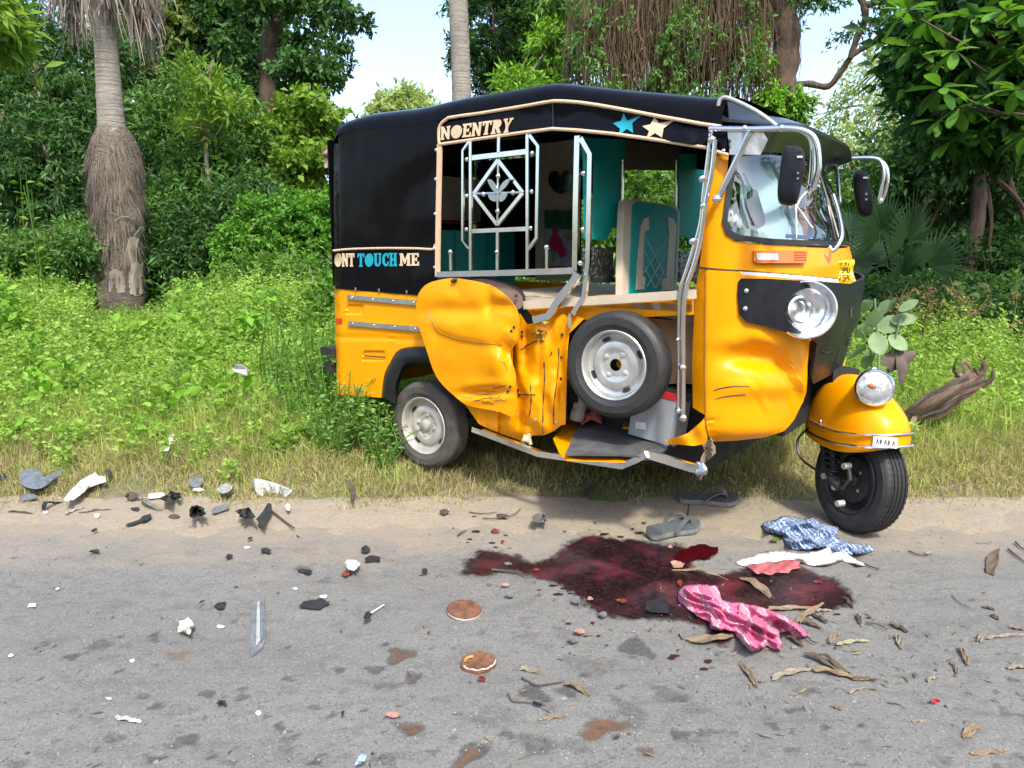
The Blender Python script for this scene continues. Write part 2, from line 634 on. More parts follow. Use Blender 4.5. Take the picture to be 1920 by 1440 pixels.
# thin smears drawn along the road
st2 = m.n('ShaderNodeMapping')
st2.inputs['Scale'].default_value = (1.6, 26, 1.0)
m.l(c, st2.inputs[0])
base = m.mix(m.math('MULTIPLY', m.ramp(m.noise(1.5, 7, 0.7, st2.outputs[0], 0.5), [(0.52, 0.0), (0.72, 1.0)]), 0.14), base, (0.066, 0.067, 0.065))
brk = m.noise(38, 7, 0.75, c)
dk = m.math('ADD', att('dark'), m.math('MULTIPLY', m.math('SUBTRACT', brk, 0.5), 0.9))
dkm = m.math('MULTIPLY', m.ramp(dk, [(0.22, 0.0), (0.75, 1.0)]), m.ramp(att('dark'), [(0.01, 0.0), (0.12, 1.0)]))
base = m.mix(m.math('MULTIPLY', dkm, 0.72), base, m.ramp(fine, [(0.35, (0.018, 0.018, 0.018)), (0.7, (0.060, 0.059, 0.057))]))
ru = m.math('ADD', att('rust'), m.math('MULTIPLY', m.math('SUBTRACT', brk, 0.5), 0.8))
rum = m.math('MULTIPLY', m.ramp(ru, [(0.30, 0.0), (0.62, 1.0)]), m.ramp(att('rust'), [(0.01, 0.0), (0.1, 1.0)]))
base = m.mix(m.math('MULTIPLY', rum, 0.8), base, m.ramp(brk, [(0.3, (0.060, 0.027, 0.015)), (0.7, (0.150, 0.075, 0.040))]))
# dust blown on from the verge
sx = m.n('ShaderNodeSeparateXYZ')
m.l(c, sx.inputs[0])
dy = m.math('ADD', m.math('MULTIPLY', m.math('SUBTRACT', sx.outputs[1], 2.62), 1.5), m.math('MULTIPLY', m.math('SUBTRACT', m.noise(3.2, 7, 0.72, st.outputs[0]), 0.5), 2.0))
dust = m.ramp(m.math('ADD', dy, m.math('MULTIPLY', m.math('SUBTRACT', fine, 0.5), 0.7)), [(0.15, 0.0), (0.95, 1.0)])
base = m.mix(m.math('MULTIPLY', dust, 0.85), base, m.ramp(fine, [(0.3, (0.17, 0.145, 0.112)), (0.7, (0.265, 0.228, 0.178))]))
h = m.math('ADD', m.math('MULTIPLY', fine, 0.6), m.math('MULTIPLY', mid, 0.5))
ROADM = m.done(m.pbr(base, 0.92, 0, m.bump(h, 0.55, 0.006), Specular_IOR_Level=0.3))
v = np.stack([XX, YY, ZZ], -1).reshape(-1, 3)
nx, ny = len(xs), len(ys)
i, j = np.meshgrid(np.arange(ny - 1), np.arange(nx - 1), indexing='ij')
a = (i * nx + j).ravel()
road = np_obj('road', v, np.stack([a, a + 1, a + nx + 1, a + nx], -1), ROADM, kind='structure')
road.data.polygons.foreach_set('use_smooth', np.ones((nx - 1) * (ny - 1), bool))
for k, arr in ATT.items():
    at_ = road.data.attributes.new(k, 'FLOAT', 'POINT')
    at_.data.foreach_set('value', arr.ravel().astype(np.float32))
# the ground on the other side of the road, behind the camera
terrain('far_verge', axis_pts([(-900, -20, 4), (-20, 20, 20), (20, 900, 4)]), axis_pts([(-900, -30, 4), (-30, -8.9, 10)]), lambda X, Y: 0 * X + 0.01, SOIL, kind='structure')
# ================================================================== plants
def leafmat(name, lo, hi, rough=0.5, trans=0.35, tcol=None, dead=None, spec=0.2):
    """each leaf its own shade between lo and hi; light comes through the blade"""
    m = Mat(name)
    g = m.n('ShaderNodeNewGeometry')
    rnd = g.outputs['Random Per Island']
    c = m.coord()
    n1 = m.noise(2.0, 4, 0.65, c)
    f = m.math('ADD', m.math('MULTIPLY', rnd, 0.62), m.math('ADD', m.math('MULTIPLY', n1, 1.25), -0.42))
    stops = [(0.12, lo), (0.75, hi)]
    if dead:
        stops += [(0.965, hi), (0.99, dead)]
    col = m.ramp(f, stops)
    b = m.pbr(col, rough, 0, None, Specular_IOR_Level=spec)
    t = m.n('ShaderNodeBsdfTranslucent')
    tc = m.mix(1.0, col, tcol or (1.5, 1.6, 0.6), 'MULTIPLY')
    m.l(tc, t.inputs[0])
    mx = m.n('ShaderNodeMixShader', i_0=trans)
    m.l(b, mx.inputs[1])
    m.l(t.outputs[0], mx.inputs[2])
    return m.done(mx.outputs[0])


def barkmat(name, lo, hi, scale=(9, 9, 2.2), bump=0.8, rings=0.0):
    m = Mat(name)
    c = m.coord()
    st = m.n('ShaderNodeMapping')
    st.inputs['Scale'].default_value = scale
    m.l(c, st.inputs[0])
    n1 = m.noise(1.5, 8, 0.72, st.outputs[0], 0.5)
    n2 = m.noise(2.0, 4, 0.6, c)
    col = m.ramp(n1, [(0.3, lo), (0.68, hi)])
    col = m.mix(m.math('MULTIPLY', m.ramp(n2, [(0.45, 0.0), (0.7, 1.0)]), 0.4), col, tuple(x * 0.55 for x in lo))
    return m.done(m.pbr(col, 0.9, 0, m.bump(n1, bump, 0.03)))


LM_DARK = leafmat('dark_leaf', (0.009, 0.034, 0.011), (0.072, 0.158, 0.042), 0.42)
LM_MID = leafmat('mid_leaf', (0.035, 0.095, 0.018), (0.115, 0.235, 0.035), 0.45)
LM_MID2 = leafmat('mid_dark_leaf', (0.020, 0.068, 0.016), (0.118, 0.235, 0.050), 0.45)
LM_BRIGHT = leafmat('bright_leaf', (0.075, 0.19, 0.020), (0.20, 0.38, 0.045), 0.45)
LM_VINEB = leafmat('vine_leaf', (0.035, 0.115, 0.016), (0.125, 0.29, 0.035), 0.45)
LM_LIME = leafmat('lime_leaf', (0.075, 0.15, 0.018), (0.18, 0.29, 0.040), 0.5, 0.40)
LM_PALE = leafmat('pale_leaf', (0.19, 0.25, 0.10), (0.36, 0.43, 0.19), 0.55, 0.45)  # glare and haze of the far trees are put into this leaf colour
LM_OLIVE = leafmat('olive_leaf', (0.06, 0.095, 0.02), (0.16, 0.21, 0.05), 0.55, 0.35)
LM_BIG = leafmat('broad_leaf', (0.036, 0.105, 0.018), (0.11, 0.24, 0.036), 0.32, 0.35)
LM_GREY = leafmat('grey_green_leaf', (0.11, 0.185, 0.095), (0.22, 0.31, 0.17), 0.6, 0.25)
LM_HERB = leafmat('herb_leaf', (0.115, 0.215, 0.034), (0.33, 0.47, 0.115), 0.5, 0.48, None, (0.22, 0.15, 0.05))
LM_GRASS = leafmat('grass_blade', (0.15, 0.195, 0.045), (0.36, 0.42, 0.12), 0.55, 0.35)
LM_TALL = leafmat('tall_grass_blade', (0.17, 0.24, 0.05), (0.38, 0.47, 0.14), 0.5, 0.4)
LM_DRY = leafmat('dry_grass_blade', (0.19, 0.165, 0.075), (0.44, 0.385, 0.20), 0.7, 0.3, (1.2, 1.1, 0.7))
LM_STRAW = leafmat('seed_stalk', (0.10, 0.078, 0.03), (0.22, 0.175, 0.08), 0.7, 0.25, (1.2, 1.1, 0.7))
BARK = barkmat('grey_bark', (0.075, 0.058, 0.042), (0.21, 0.17, 0.125))
BARKD = barkmat('dark_brown_bark', (0.040, 0.028, 0.02), (0.15, 0.105, 0.072))
BARKR = barkmat('brown_bark', (0.034, 0.023, 0.016), (0.115, 0.076, 0.05))
PALMB = barkmat('palm_trunk', (0.13, 0.115, 0.095), (0.33, 0.30, 0.26), (2.0, 2.0, 34), 0.9)
PALMD = barkmat('palm_trunk_rough', (0.050, 0.042, 0.034), (0.175, 0.148, 0.12), (5, 5, 22), 1.2)
FIBRE = leafmat('palm_fibre', (0.045, 0.038, 0.031), (0.205, 0.172, 0.140), 0.85, 0.1, (1, 1, 1))
VINE = leafmat('hanging_root', (0.070, 0.050, 0.030), (0.21, 0.155, 0.098), 0.85, 0.1, (1, 1, 1))
DEADF = leafmat('dead_frond', (0.07, 0.058, 0.048), (0.32, 0.285, 0.24), 0.8, 0.15, (1, 1, 1))


def leaf_mesh(P, D, L, Wd, rng, droop=0.0, fold=0.18):
    """P base, D unit direction, L length, Wd width -> verts, tris (diamond folded on its midrib)"""
    n = len(P)
    R_ = rng.normal(size=(n, 3))
    S = np.cross(D, R_)
    S /= np.linalg.norm(S, axis=1, keepdims=True) + 1e-9
    N = np.cross(S, D)
    flip = np.where(N[:, 2:3] < 0, -1, 1)
    N *= flip
    L = L[:, None]
    Wd = Wd[:, None]
    mid = P + D * L * 0.45
    v = np.stack([P, mid + S * Wd * 0.5 + N * Wd * fold, P + D * L - N * L * 0.12 - np.array([0, 0, 1]) * droop * L, mid - S * Wd * 0.5 + N * Wd * fold], 1).reshape(-1, 3)
    o = np.arange(n)[:, None] * 4
    f = np.concatenate([o + np.array([[0, 1, 2]]), o + np.array([[0, 2, 3]])], 1).reshape(-1, 3)
    return v, f


def cloud(ells, n, L, aspect=0.42, per=26, tw=0.35, seed=1, shell=0.5, droop=0.25, hang=0.0):
    """leaves on twigs, twigs spread through a set of ellipsoids (centre, radii)"""
    rng = np.random.default_rng(seed)
    vol = np.array([e[1][0] * e[1][2] * (e[2] if len(e) > 2 else 1) for e in ells])
    nt = max(1, n // per)
    pick = rng.choice(len(ells), nt, p=vol / vol.sum())
    cen = np.array([e[0] for e in ells])[pick]
    rad = np.array([e[1] for e in ells])[pick]
    u = rng.normal(size=(nt, 3))
    u /= np.linalg.norm(u, axis=1, keepdims=True)
    r_ = rng.random(nt) ** (1 / 3.0)
    r_ = shell * (0.72 + 0.34 * rng.random(nt)) + (1 - shell) * r_
    # uneven outline
    bump = 1 + 0.16 * np.sin(u[:, 0] * 7 + u[:, 2] * 5 + seed) + 0.12 * np.sin(u[:, 1] * 11 - u[:, 0] * 9 + seed * 2)
    T = cen + u * rad * (r_ * bump)[:, None]
    td = u * 0.8 + rng.normal(size=(nt, 3)) * 0.55
    td[:, 2] += 0.15 - hang
    td /= np.linalg.norm(td, axis=1, keepdims=True)
    k = rng.integers(int(per * 0.6), int(per * 1.4), nt)
    idx = np.repeat(np.arange(nt), k)
    m_ = len(idx)
    t = rng.random(m_)
    base = T[idx] + td[idx] * ((t - 0.4) * tw)[:, None] + rng.normal(size=(m_, 3)) * tw * 0.10
    d = td[idx] * 0.55 + rng.normal(size=(m_, 3)) * 0.62
    d[:, 2] -= droop
    d /= np.linalg.norm(d, axis=1, keepdims=True)
    Ls = L * rng.uniform(0.65, 1.25, m_)
    return leaf_mesh(base, d, Ls, Ls * aspect * rng.uniform(0.8, 1.2, m_), rng)


def E(px, py, Y, rx, rz, ry=None, wgt=1.0):
    """ellipsoid: picture centre and radii in picture pixels, standing Y metres off"""
    p = at(px, py, Y)
    k = Y * 1.0 / FPX
    return (tuple(p), (rx * k, ry if ry else max(0.5, min(rx, rz) * k * 0.8), rz * k), wgt)


def limb(m, pts, r0, r1, seg=9, jitter=0.0, seed=0):
    pp = cr([tuple(p) for p in pts], 5, False)
    rq_ = random.Random(seed)
    n = len(pp)
    m.tube([Vector(p) + Vector((rq_.gauss(0, jitter), rq_.gauss(0, jitter), 0)) for p in pp], [lerp(r0, r1, i / (n - 1)) * (1 + 0.10 * math.sin(i * 1.7 + seed)) for i in range(n)], seg)


def gz(X, Y):
    return float(hgt(X, Y))


def tree(name, label, cat, base, trunks, ells, n, L, lm, bm, seed, group=None, **kw):
    e = empty(name, label, cat, base, 0, group)
    b = Vector(base)
    m = M()
    for k, (pts, r0, r1) in enumerate(trunks):
        limb(m, [Vector(p) - b for p in pts], r0, r1, 10, 0.004, seed + k)
    # limbs from the trunk top into the crown
    rq_ = random.Random(seed)
    tops = trunks[0][0]
    for (c_, r_, *_w) in ells:
        for _ in range(kw.get('limbs', 3)):
            q = Vector(c_) + Vector((rq_.uniform(-0.7, 0.7) * r_[0], rq_.uniform(-0.7, 0.7) * r_[1], rq_.uniform(-0.5, 0.7) * r_[2]))
            p0 = Vector(tops[-1 if rq_.random() < 0.6 else -2])
            md = (p0 + q) / 2 + Vector((rq_.uniform(-0.2, 0.2), rq_.uniform(-0.2, 0.2), rq_.uniform(-0.1, 0.25)))
            limb(m, [p0 - b, md - b, q - b], trunks[0][2] * 0.55, 0.012, 6, 0.01, seed)
    m.obj('trunk', bm, e)
    v, f = cloud(ells, n, L, kw.get('aspect', 0.42), kw.get('per', 26), kw.get('tw', 0.35), seed, kw.get('shell', 0.5), kw.get('droop', 0.25), kw.get('hang', 0.0))
    v = v - np.array(base)
    np_obj('crown', v, f, lm, e)
    return e


def straight(px, Y, top_py, r0, r1, lean=0.0, wob=0.0, seed=0):
    """trunk from the ground up to a picture height"""
    p1 = at(px, top_py, Y)
    b = Vector((p1.x - lean, Y, gz(p1.x, Y) - 0.05))
    rq_ = random.Random(seed)
    mid = [b.lerp(p1, t) + Vector((rq_.uniform(-wob, wob), rq_.uniform(-wob, wob), 0)) for t in (0.25, 0.5, 0.75)]
    return ([b] + mid + [p1], r0, r1), tuple(b)


# ------------------------------------------------------------------ trees on the left
tr_, b_ = straight(60, 11.5, 120, 0.14, 0.09, 0.2, 0.1, 3)
tree('broadleaf_tree', 'dense dark green tree filling the left edge behind the palm', 'tree', b_, [tr_],
     [E(60, 250, 11.5, 150, 120), E(40, 400, 11.3, 150, 110), E(110, 330, 11.0, 110, 130), E(20, 120, 12, 130, 110), E(150, 150, 12, 110, 90)], 44000, 0.115, LM_DARK, BARK, 31, per=34, tw=0.42, droop=0.5, aspect=0.30)
tr_, b_ = straight(335, 11.8, 200, 0.10, 0.06, 0.1, 0.1, 5)
tree('broadleaf_tree', 'mid green bushy tree between the shaggy palm and the forked trunk', 'tree', b_, [tr_],
     [E(330, 300, 11.6, 95, 120), E(390, 380, 11.0, 100, 100), E(300, 430, 10.6, 90, 80), E(420, 270, 11.8, 80, 90), E(345, 190, 12, 60, 60)], 38000, 0.098, LM_MID2, BARK, 32, per=30, tw=0.38, droop=0.35, aspect=0.34)
tr_, b_ = straight(385, 10.6, 150, 0.05, 0.02, 0.05, 0.06, 6)
tree('sapling', 'slender lime green sapling with pointed tips left of the forked trunk', 'tree', b_, [tr_],
     [E(382, 150, 10.6, 16, 40), E(395, 200, 10.6, 34, 26), E(440, 190, 10.6, 14, 24), E(372, 235, 10.6, 30, 22)], 1100, 0.14, LM_LIME, BARK, 33, per=14, tw=0.35, aspect=0.28, hang=-0.6, droop=-0.1)
tr_, b_ = straight(500, 14.0, 130, 0.17, 0.14, 0.05, 0.05, 7)
fork = [at(500, 140, 14), at(503, 85, 14), at(516, 50, 14), at(540, 15, 14), at(575, -60, 14)]
fork2 = [at(500, 130, 14), at(490, 70, 14), at(470, 20, 14), at(450, -60, 14)]
tree('forked_tree', 'tall tree with a brown forked trunk and layered leafy branches left of the rickshaw', 'tree', b_, [tr_, (fork, 0.15, 0.11)],
     [E(430, 70, 15.2, 100, 80), E(575, 95, 14.9, 75, 28), E(622, 28, 13.6, 60, 22), E(560, 160, 15.0, 60, 30), E(605, 135, 13.6, 44, 18), E(470, 200, 15.6, 80, 60), E(410, 10, 15.0, 100, 60), E(440, 90, 13.5, 30, 30), E(548, 120, 13.5, 34, 14), E(510, -10, 13.4, 80, 22), E(440, 170, 13.5, 24, 24)], 31000, 0.125, LM_DARK, BARKD, 34, per=24, tw=0.34, aspect=0.5, limbs=0)
tr_, b_ = straight(600, 12.2, 260, 0.07, 0.04, 0.2, 0.1, 8)
tree('layered_tree', 'yellow green sunlit tree with tiers of round leaves just behind the black canopy', 'tree', b_, [tr_],
     [E(575, 205, 12.0, 50, 12), E(545, 255, 12.2, 70, 14), E(590, 300, 11.8, 60, 14), E(530, 335, 12.0, 60, 14), E(615, 250, 12.4, 36, 10), E(490, 240, 12.4, 50, 12), E(560, 370, 12.0, 60, 14)], 9000, 0.115, LM_LIME, BARK, 35, per=20, tw=0.36, aspect=0.6)
tr_, b_ = straight(270, 15.0, 60, 0.12, 0.08, 0.2, 0.1, 9)
tree('broadleaf_tree', 'pale olive tree top showing to the right of the shaggy palm head', 'tree', b_, [tr_],
     [E(300, 60, 15, 100, 70), E(380, 110, 15.5, 70, 70), E(240, 130, 15, 60, 50), E(330, -20, 15, 120, 50)], 11000, 0.13, LM_OLIVE, BARK, 36, per=24, tw=0.5)
tr_, b_ = straight(-60, 6.4, 60, 0.08, 0.05, 0.2, 0.05, 10)
tree('broadleaf_tree', 'bright yellow green branch tips at the top left corner', 'tree', b_, [tr_],
     [E(-60, 20, 6.4, 60, 70)], 1300, 0.17, LM_LIME, BARK, 37, per=20, tw=0.35, aspect=0.3, hang=0.5)
tr_, b_ = straight(545, 9.9, 420, 0.06, 0.04, 0.0, 0.05, 11)
tree('vine_covered_bush', 'rounded vivid green bush of tiny leaves left of the rickshaw rear', 'bush', b_, [tr_],
     [E(530, 445, 9.8, 95, 70), E(600, 440, 9.7, 60, 66), E(470, 475, 9.6, 70, 46), E(560, 400, 9.9, 60, 36)], 26000, 0.062, LM_VINEB, BARK, 38, per=30, tw=0.18, shell=0.75, aspect=0.55)
tr_, b_ = straight(430, 10.4, 440, 0.05, 0.03, 0.0, 0.05, 12)
tree('bush', 'dark feathery bush under the trees between palm and vivid bush', 'bush', b_, [tr_],
     [E(400, 440, 10.2, 90, 60), E(320, 480, 10.0, 80, 50), E(470, 390, 10.5, 60, 50)], 15000, 0.11, LM_DARK, BARK, 39, per=28, tw=0.32, aspect=0.26)
tr_, b_ = straight(70, 9.2, 450, 0.04, 0.02, 0.0, 0.05, 13)
tree('bush', 'low mid green bush at the foot of the left edge trees', 'bush', b_, [tr_],
     [E(40, 490, 9.0, 100, 40), E(150, 470, 9.3, 60, 50)], 12000, 0.075, LM_MID2, BARK, 40, per=26, tw=0.3, aspect=0.36)
tr_, b_ = straight(600, 9.0, 500, 0.04, 0.02, 0.0, 0.05, 14)
tree('bush', 'leafy bush pressed up against the rear of the rickshaw', 'bush', b_, [tr_],
     [E(590, 520, 8.6, 60, 40), E(500, 520, 9.0, 80, 36), E(620, 590, 6.6, 40, 60)], 9000, 0.075, LM_MID, BARK, 41, per=26, tw=0.25, aspect=0.4)

# ------------------------------------------------------------------ middle
tr_, b_ = straight(756, 42.0, 200, 0.16, 0.08, 0.0, 0.1, 15)
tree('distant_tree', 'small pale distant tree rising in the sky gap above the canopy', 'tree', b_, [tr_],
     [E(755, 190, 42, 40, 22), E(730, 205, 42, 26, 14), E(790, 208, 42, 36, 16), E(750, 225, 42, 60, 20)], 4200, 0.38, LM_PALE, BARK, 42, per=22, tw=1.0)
tr_, b_ = straight(960, 15.0, 60, 0.16, 0.10, 0.2, 0.1, 16)
tree('broadleaf_tree', 'dark leafy tree directly right of the bare middle palm trunk', 'tree', b_, [tr_],
     [E(930, 60, 15, 85, 80), E(985, 110, 15, 80, 80), E(1050, 50, 15, 90, 90), E(858, 100, 15.4, 16, 20), E(920, 150, 15.2, 50, 30), E(1000, -20, 15, 110, 60)], 30000, 0.12, LM_DARK, BARK, 43, per=26, tw=0.36, aspect=0.32)
tr_, b_ = straight(970, 13.0, 150, 0.05, 0.03, 0.0, 0.05, 17)
tree('bush', 'lime green bush top peeping over the roof right of the middle palm', 'bush', b_, [tr_],
     [E(965, 165, 13, 36, 30), E(1010, 180, 13, 40, 24), E(1030, 90, 13.4, 34, 40)], 4200, 0.13, LM_BRIGHT, BARK, 44, per=20, tw=0.3, aspect=0.3)
# fig tree with hanging roots
tr_, b_ = straight(1255, 13.6, 40, 0.42, 0.30, 0.0, 0.08, 18)
fig = tree('fig_tree', 'tree draped in brown hanging roots behind the rickshaw roof', 'tree', b_, [tr_],
           [E(1100, -10, 13.6, 90, 90), E(1260, 60, 13.2, 70, 70, 0.5), E(1200, -60, 13.6, 160, 60), E(1400, -20, 13.6, 100, 80), E(1130, 120, 13.4, 60, 60, 0.5, 0.5), E(1330, 130, 13.4, 50, 50, 0.5, 0.5), E(1230, 170, 13.4, 60, 30, 0.4, 0.5)], 15000, 0.14, LM_MID, BARK, 45, per=22, tw=0.45, aspect=0.26, hang=0.5, limbs=2)
rng = np.random.default_rng(5)
m = M()
for k in range(1500):
    reg = rng.random()
    px = rng.normal(1185, 48) if reg < 0.42 else (rng.normal(1360, 45) if reg < 0.75 else rng.uniform(1060, 1440))
    y0, y1 = rng.uniform(-160, 60), rng.uniform(60, 225)
    Y = rng.uniform(12.4, 13.3)
    p0, p1 = at(px, y0, Y), at(px + rng.normal(0, 9), y1, Y)
    pts = []
    n_ = 7
    for i in range(n_):
        t = i / (n_ - 1)
        q = p0.lerp(p1, t)
        pts.append(q + Vector((rng.normal(0, 0.02 + 0.02 * t), rng.normal(0, 0.03), 0)) - Vector(b_))
    m.tube(pts, float(rng.choice([0.004, 0.005, 0.007, 0.010])), 3, caps=False)
m.obj('hanging_roots', VINE, fig, kind='stuff')
v, f = cloud([E(1090, 60, 12.3, 26, 70, 0.3), E(1150, 20, 12.3, 40, 50, 0.3), E(1250, 120, 12.3, 30, 70, 0.3), E(1300, 60, 12.2, 40, 60, 0.3), E(1400, 70, 12.3, 34, 80, 0.3), E(1200, 190, 12.3, 70, 24, 0.3), E(1340, 180, 12.3, 50, 34, 0.3), E(1120, 150, 12.3, 40, 40, 0.3)], 3600, 0.085, 0.34, 22, 0.30, 146, 0.4, 0.5, 0.6)
np_obj('vine_leaves', v - np.array(b_), f, LM_MID2, fig)
m = M()
rt = at(1467, -60, 13.0)
rbse = Vector((at(1470, 230, 13.0).x, 13.0, gz(4.6, 13) - 0.1))
big = empty('limbed_tree', 'stout brown trunk with one crooked limb reaching right above the windscreen', 'tree', rbse)
pp = [rbse, at(1470, 330, 13), at(1466, 240, 13), at(1468, 160, 13), at(1474, 80, 13), at(1468, 0, 13), at(1462, -80, 13)]
limb(m, [p - rbse for p in pp], 0.24, 0.21, 14, 0.006, 3)
lb = [at(1478, 162, 13), at(1515, 157, 12.9), at(1553, 162, 12.8), at(1580, 130, 12.7), at(1598, 104, 12.6), at(1630, 84, 12.5), at(1655, 68, 12.4), at(1700, 58, 12.3), at(1760, 52, 12.2)]
limb(m, [p - rbse for p in lb], 0.055, 0.034, 9, 0.004, 4)
lb = [at(1594, 110, 12.6), at(1606, 72, 12.6), at(1622, 38, 12.6), at(1618, 8, 12.6), at(1604, -40, 12.6)]
limb(m, [p - rbse for p in lb], 0.048, 0.055, 9, 0.004, 5)
lb = [at(1622, 38, 12.6), at(1660, 35, 12.5), at(1720, 40, 12.4), at(1760, 52, 12.3)]
limb(m, [p - rbse for p in lb], 0.03, 0.022, 7, 0.004, 6)
lb = [at(1625, 10, 12.6), at(1670, 0, 12.5), at(1740, 2, 12.4)]
limb(m, [p - rbse for p in lb], 0.05, 0.03, 7, 0.004, 7)
for (x0, y0, x1, y1) in ((1600, 100, 1618, 92), (1612, 60, 1620, 96), (1560, 150, 1585, 118), (1655, 66, 1690, 84), (1640, 60, 1652, 84)):
    limb(m, [at(x0, y0, 12.6) - rbse, at((x0 + x1) / 2 + 3, (y0 + y1) / 2, 12.6) - rbse, at(x1, y1, 12.6) - rbse], 0.012, 0.006, 5, 0.003, 8)
m.obj('trunk', BARKR, big)
v, f = cloud([E(1545, -4, 12.6, 46, 10), E(1588, 62, 12.6, 26, 8), E(1690, 2, 12.4, 50, 12), E(1745, 50, 12.2, 40, 26), E(1645, 48, 12.6, 18, 7), E(1500, -20, 13, 50, 24), E(1492, 215, 12.9, 14, 26, 0.3), E(1440, 190, 12.8, 22, 46, 0.3)], 3600, 0.11, 0.32, 14, 0.30, 46)
np_obj('crown', v - np.array(rbse), f, LM_DARK, big)
v, f = cloud([E(1430, 120, 12.7, 9, 70, 0.15), E(1492, 215, 12.8, 14, 40, 0.15), E(1446, 200, 12.6, 16, 40, 0.2)], 2200, 0.11, 0.5, 14, 0.2, 47)
np_obj('climbing_vine', v - np.array(rbse), f, LM_BRIGHT, big)

# palms
def palm_trunk(m, pts, rads, seg=28, ring=0.05):
    P = [Vector(p) for p in pts]
    pp = cr([(*p, r) for p, r in zip(P, rads)], 14, False)
    rows = []
    for i, (x, y, z, r) in enumerate(pp):
        rr = r * (1 + ring * (0.5 if i % 2 else -0.5))
        rows.append([(x + rr * math.cos(2 * math.pi * k / seg) * (1 + 0.03 * math.sin(k * 3 + i)), y + rr * math.sin(2 * math.pi * k / seg), z + 0.006 * math.sin(k * 2 + i * 1.3)) for k in range(seg)])
    m.grid(rows, 0, True)


bp = at(862, 200, 12.0)
pb = Vector((bp.x + 0.12, 12.0, gz(bp.x, 12)))
pe = empty('palm_tree', 'bare ringed palm trunk rising behind the middle of the canopy', 'palm tree', pb)
m = M()
palm_trunk(m, [pb - pb, at(868, 320, 12) - pb, at(866, 190, 12) - pb, at(863, 100, 12) - pb, at(859, 0, 12) - pb, at(855, -150, 12) - pb, at(850, -420, 12) - pb], [0.20, 0.165, 0.145, 0.142, 0.140, 0.138, 0.13], 24, 0.03)
m.obj('trunk', PALMB, pe, sharp=0)


def fan(m, c, d, up, R_, n, spread=2.6, w=0.03, rng=None, droop=0.25):
    """fan leaf: a petiole end at c, blades radiating around d"""
    c, d, up = Vector(c), Vector(d).normalized(), Vector(up)
    s_ = d.cross(up).normalized()
    nn = s_.cross(d)
    for k in range(n):
        a = (k / (n - 1) - 0.5) * spread
        e = (d * math.cos(a) + s_ * math.sin(a)).normalized()
        L = R_ * (1 - 0.25 * abs(a) / (spread / 2)) * (1 + (rng.uniform(-0.1, 0.1) if rng else 0))
        q = e.cross(nn).normalized()
        fo = nn * w * 0.5
        a0 = c + e * L * 0.12
        a1 = c + e * L * 0.55 + nn * 0.02 * L
        a2 = c + e * L - Vector((0, 0, droop * L * (0.5 + abs(math.sin(k * 1.7))))) * 0.6
        m.add([a0 - q * w * 0.3, a0 + q * w * 0.3, a1 + q * w * 0.5 + fo * 0.3, a1 - q * w * 0.5 + fo * 0.3, a2], [(0, 1, 2, 3), (3, 2, 4)])


def frond(m, c, d, Lp, R_, n, rng):
    d = Vector(d).normalized()
    p1 = Vector(c) + d * Lp
    m.tube([c, (Vector(c) + p1) / 2 + Vector((0, 0, 0.05 * Lp)), p1], [0.02, 0.014, 0.01], 5)
    up = Vector((rng.uniform(-0.3, 0.3), rng.uniform(-0.3, 0.3), 1)).normalized()
    fan(m, p1, d, up, R_, n, 2.8, 0.06 * R_, rng)


# crown of the middle palm lies above the frame; it shades and reflects
rq = random.Random(4)
top = at(850, -420, 12) - pb
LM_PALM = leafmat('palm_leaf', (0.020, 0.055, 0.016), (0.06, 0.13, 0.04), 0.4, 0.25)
for k in range(14):
    a = k * 2.4
    mf = M()
    frond(mf, top, (math.cos(a), math.sin(a), rq.uniform(-0.3, 0.7)), 0.8, 0.9, 26, rq)
    mf.obj('frond', LM_PALM, pe, smooth=False)
# shaggy palm on the left
LY = 9.4
bp = at(226, 575, LY)
pb = Vector((bp.x, LY, gz(bp.x, LY) - 0.05))
sp = empty('shaggy_palm', 'palm with a swollen fibre skirt and peeling leaf bases at left', 'palm tree', pb)
k_ = LY / FPX
path = [(232, 640, 38), (230, 565, 39), (226, 500, 39), (222, 440, 41), (219, 390, 44), (218, 340, 44), (216, 300, 44.5), (214, 268, 38), (211, 245, 27), (209, 232, 23), (206, 190, 21.5), (202, 130, 20), (198, 70, 19), (193, 20, 18), (188, -80, 18)]
m = M()
palm_trunk(m, [at(x, y, LY) - pb for x, y, r in path], [r * k_ for x, y, r in path], 30, 0.02)
ob = m.obj('trunk', PALMB, sp, sharp=0)
ob.data.materials.append(PALMD)
zc_ = at(210, 245, LY).z - pb.z
for p_ in ob.data.polygons:
    if p_.center.z < zc_ + 0.03 * math.sin(p_.center.x * 60):
        p_.material_index = 1
rng = np.random.default_rng(8)


def trunk_at(y):
    for (x0, y0, r0), (x1, y1, r1) in zip(path, path[1:]):
        if y1 <= y <= y0:
            t = (y0 - y) / (y0 - y1)
            return lerp(x0, x1, t), lerp(r0, r1, t)
    return path[-1][0], path[-1][2]


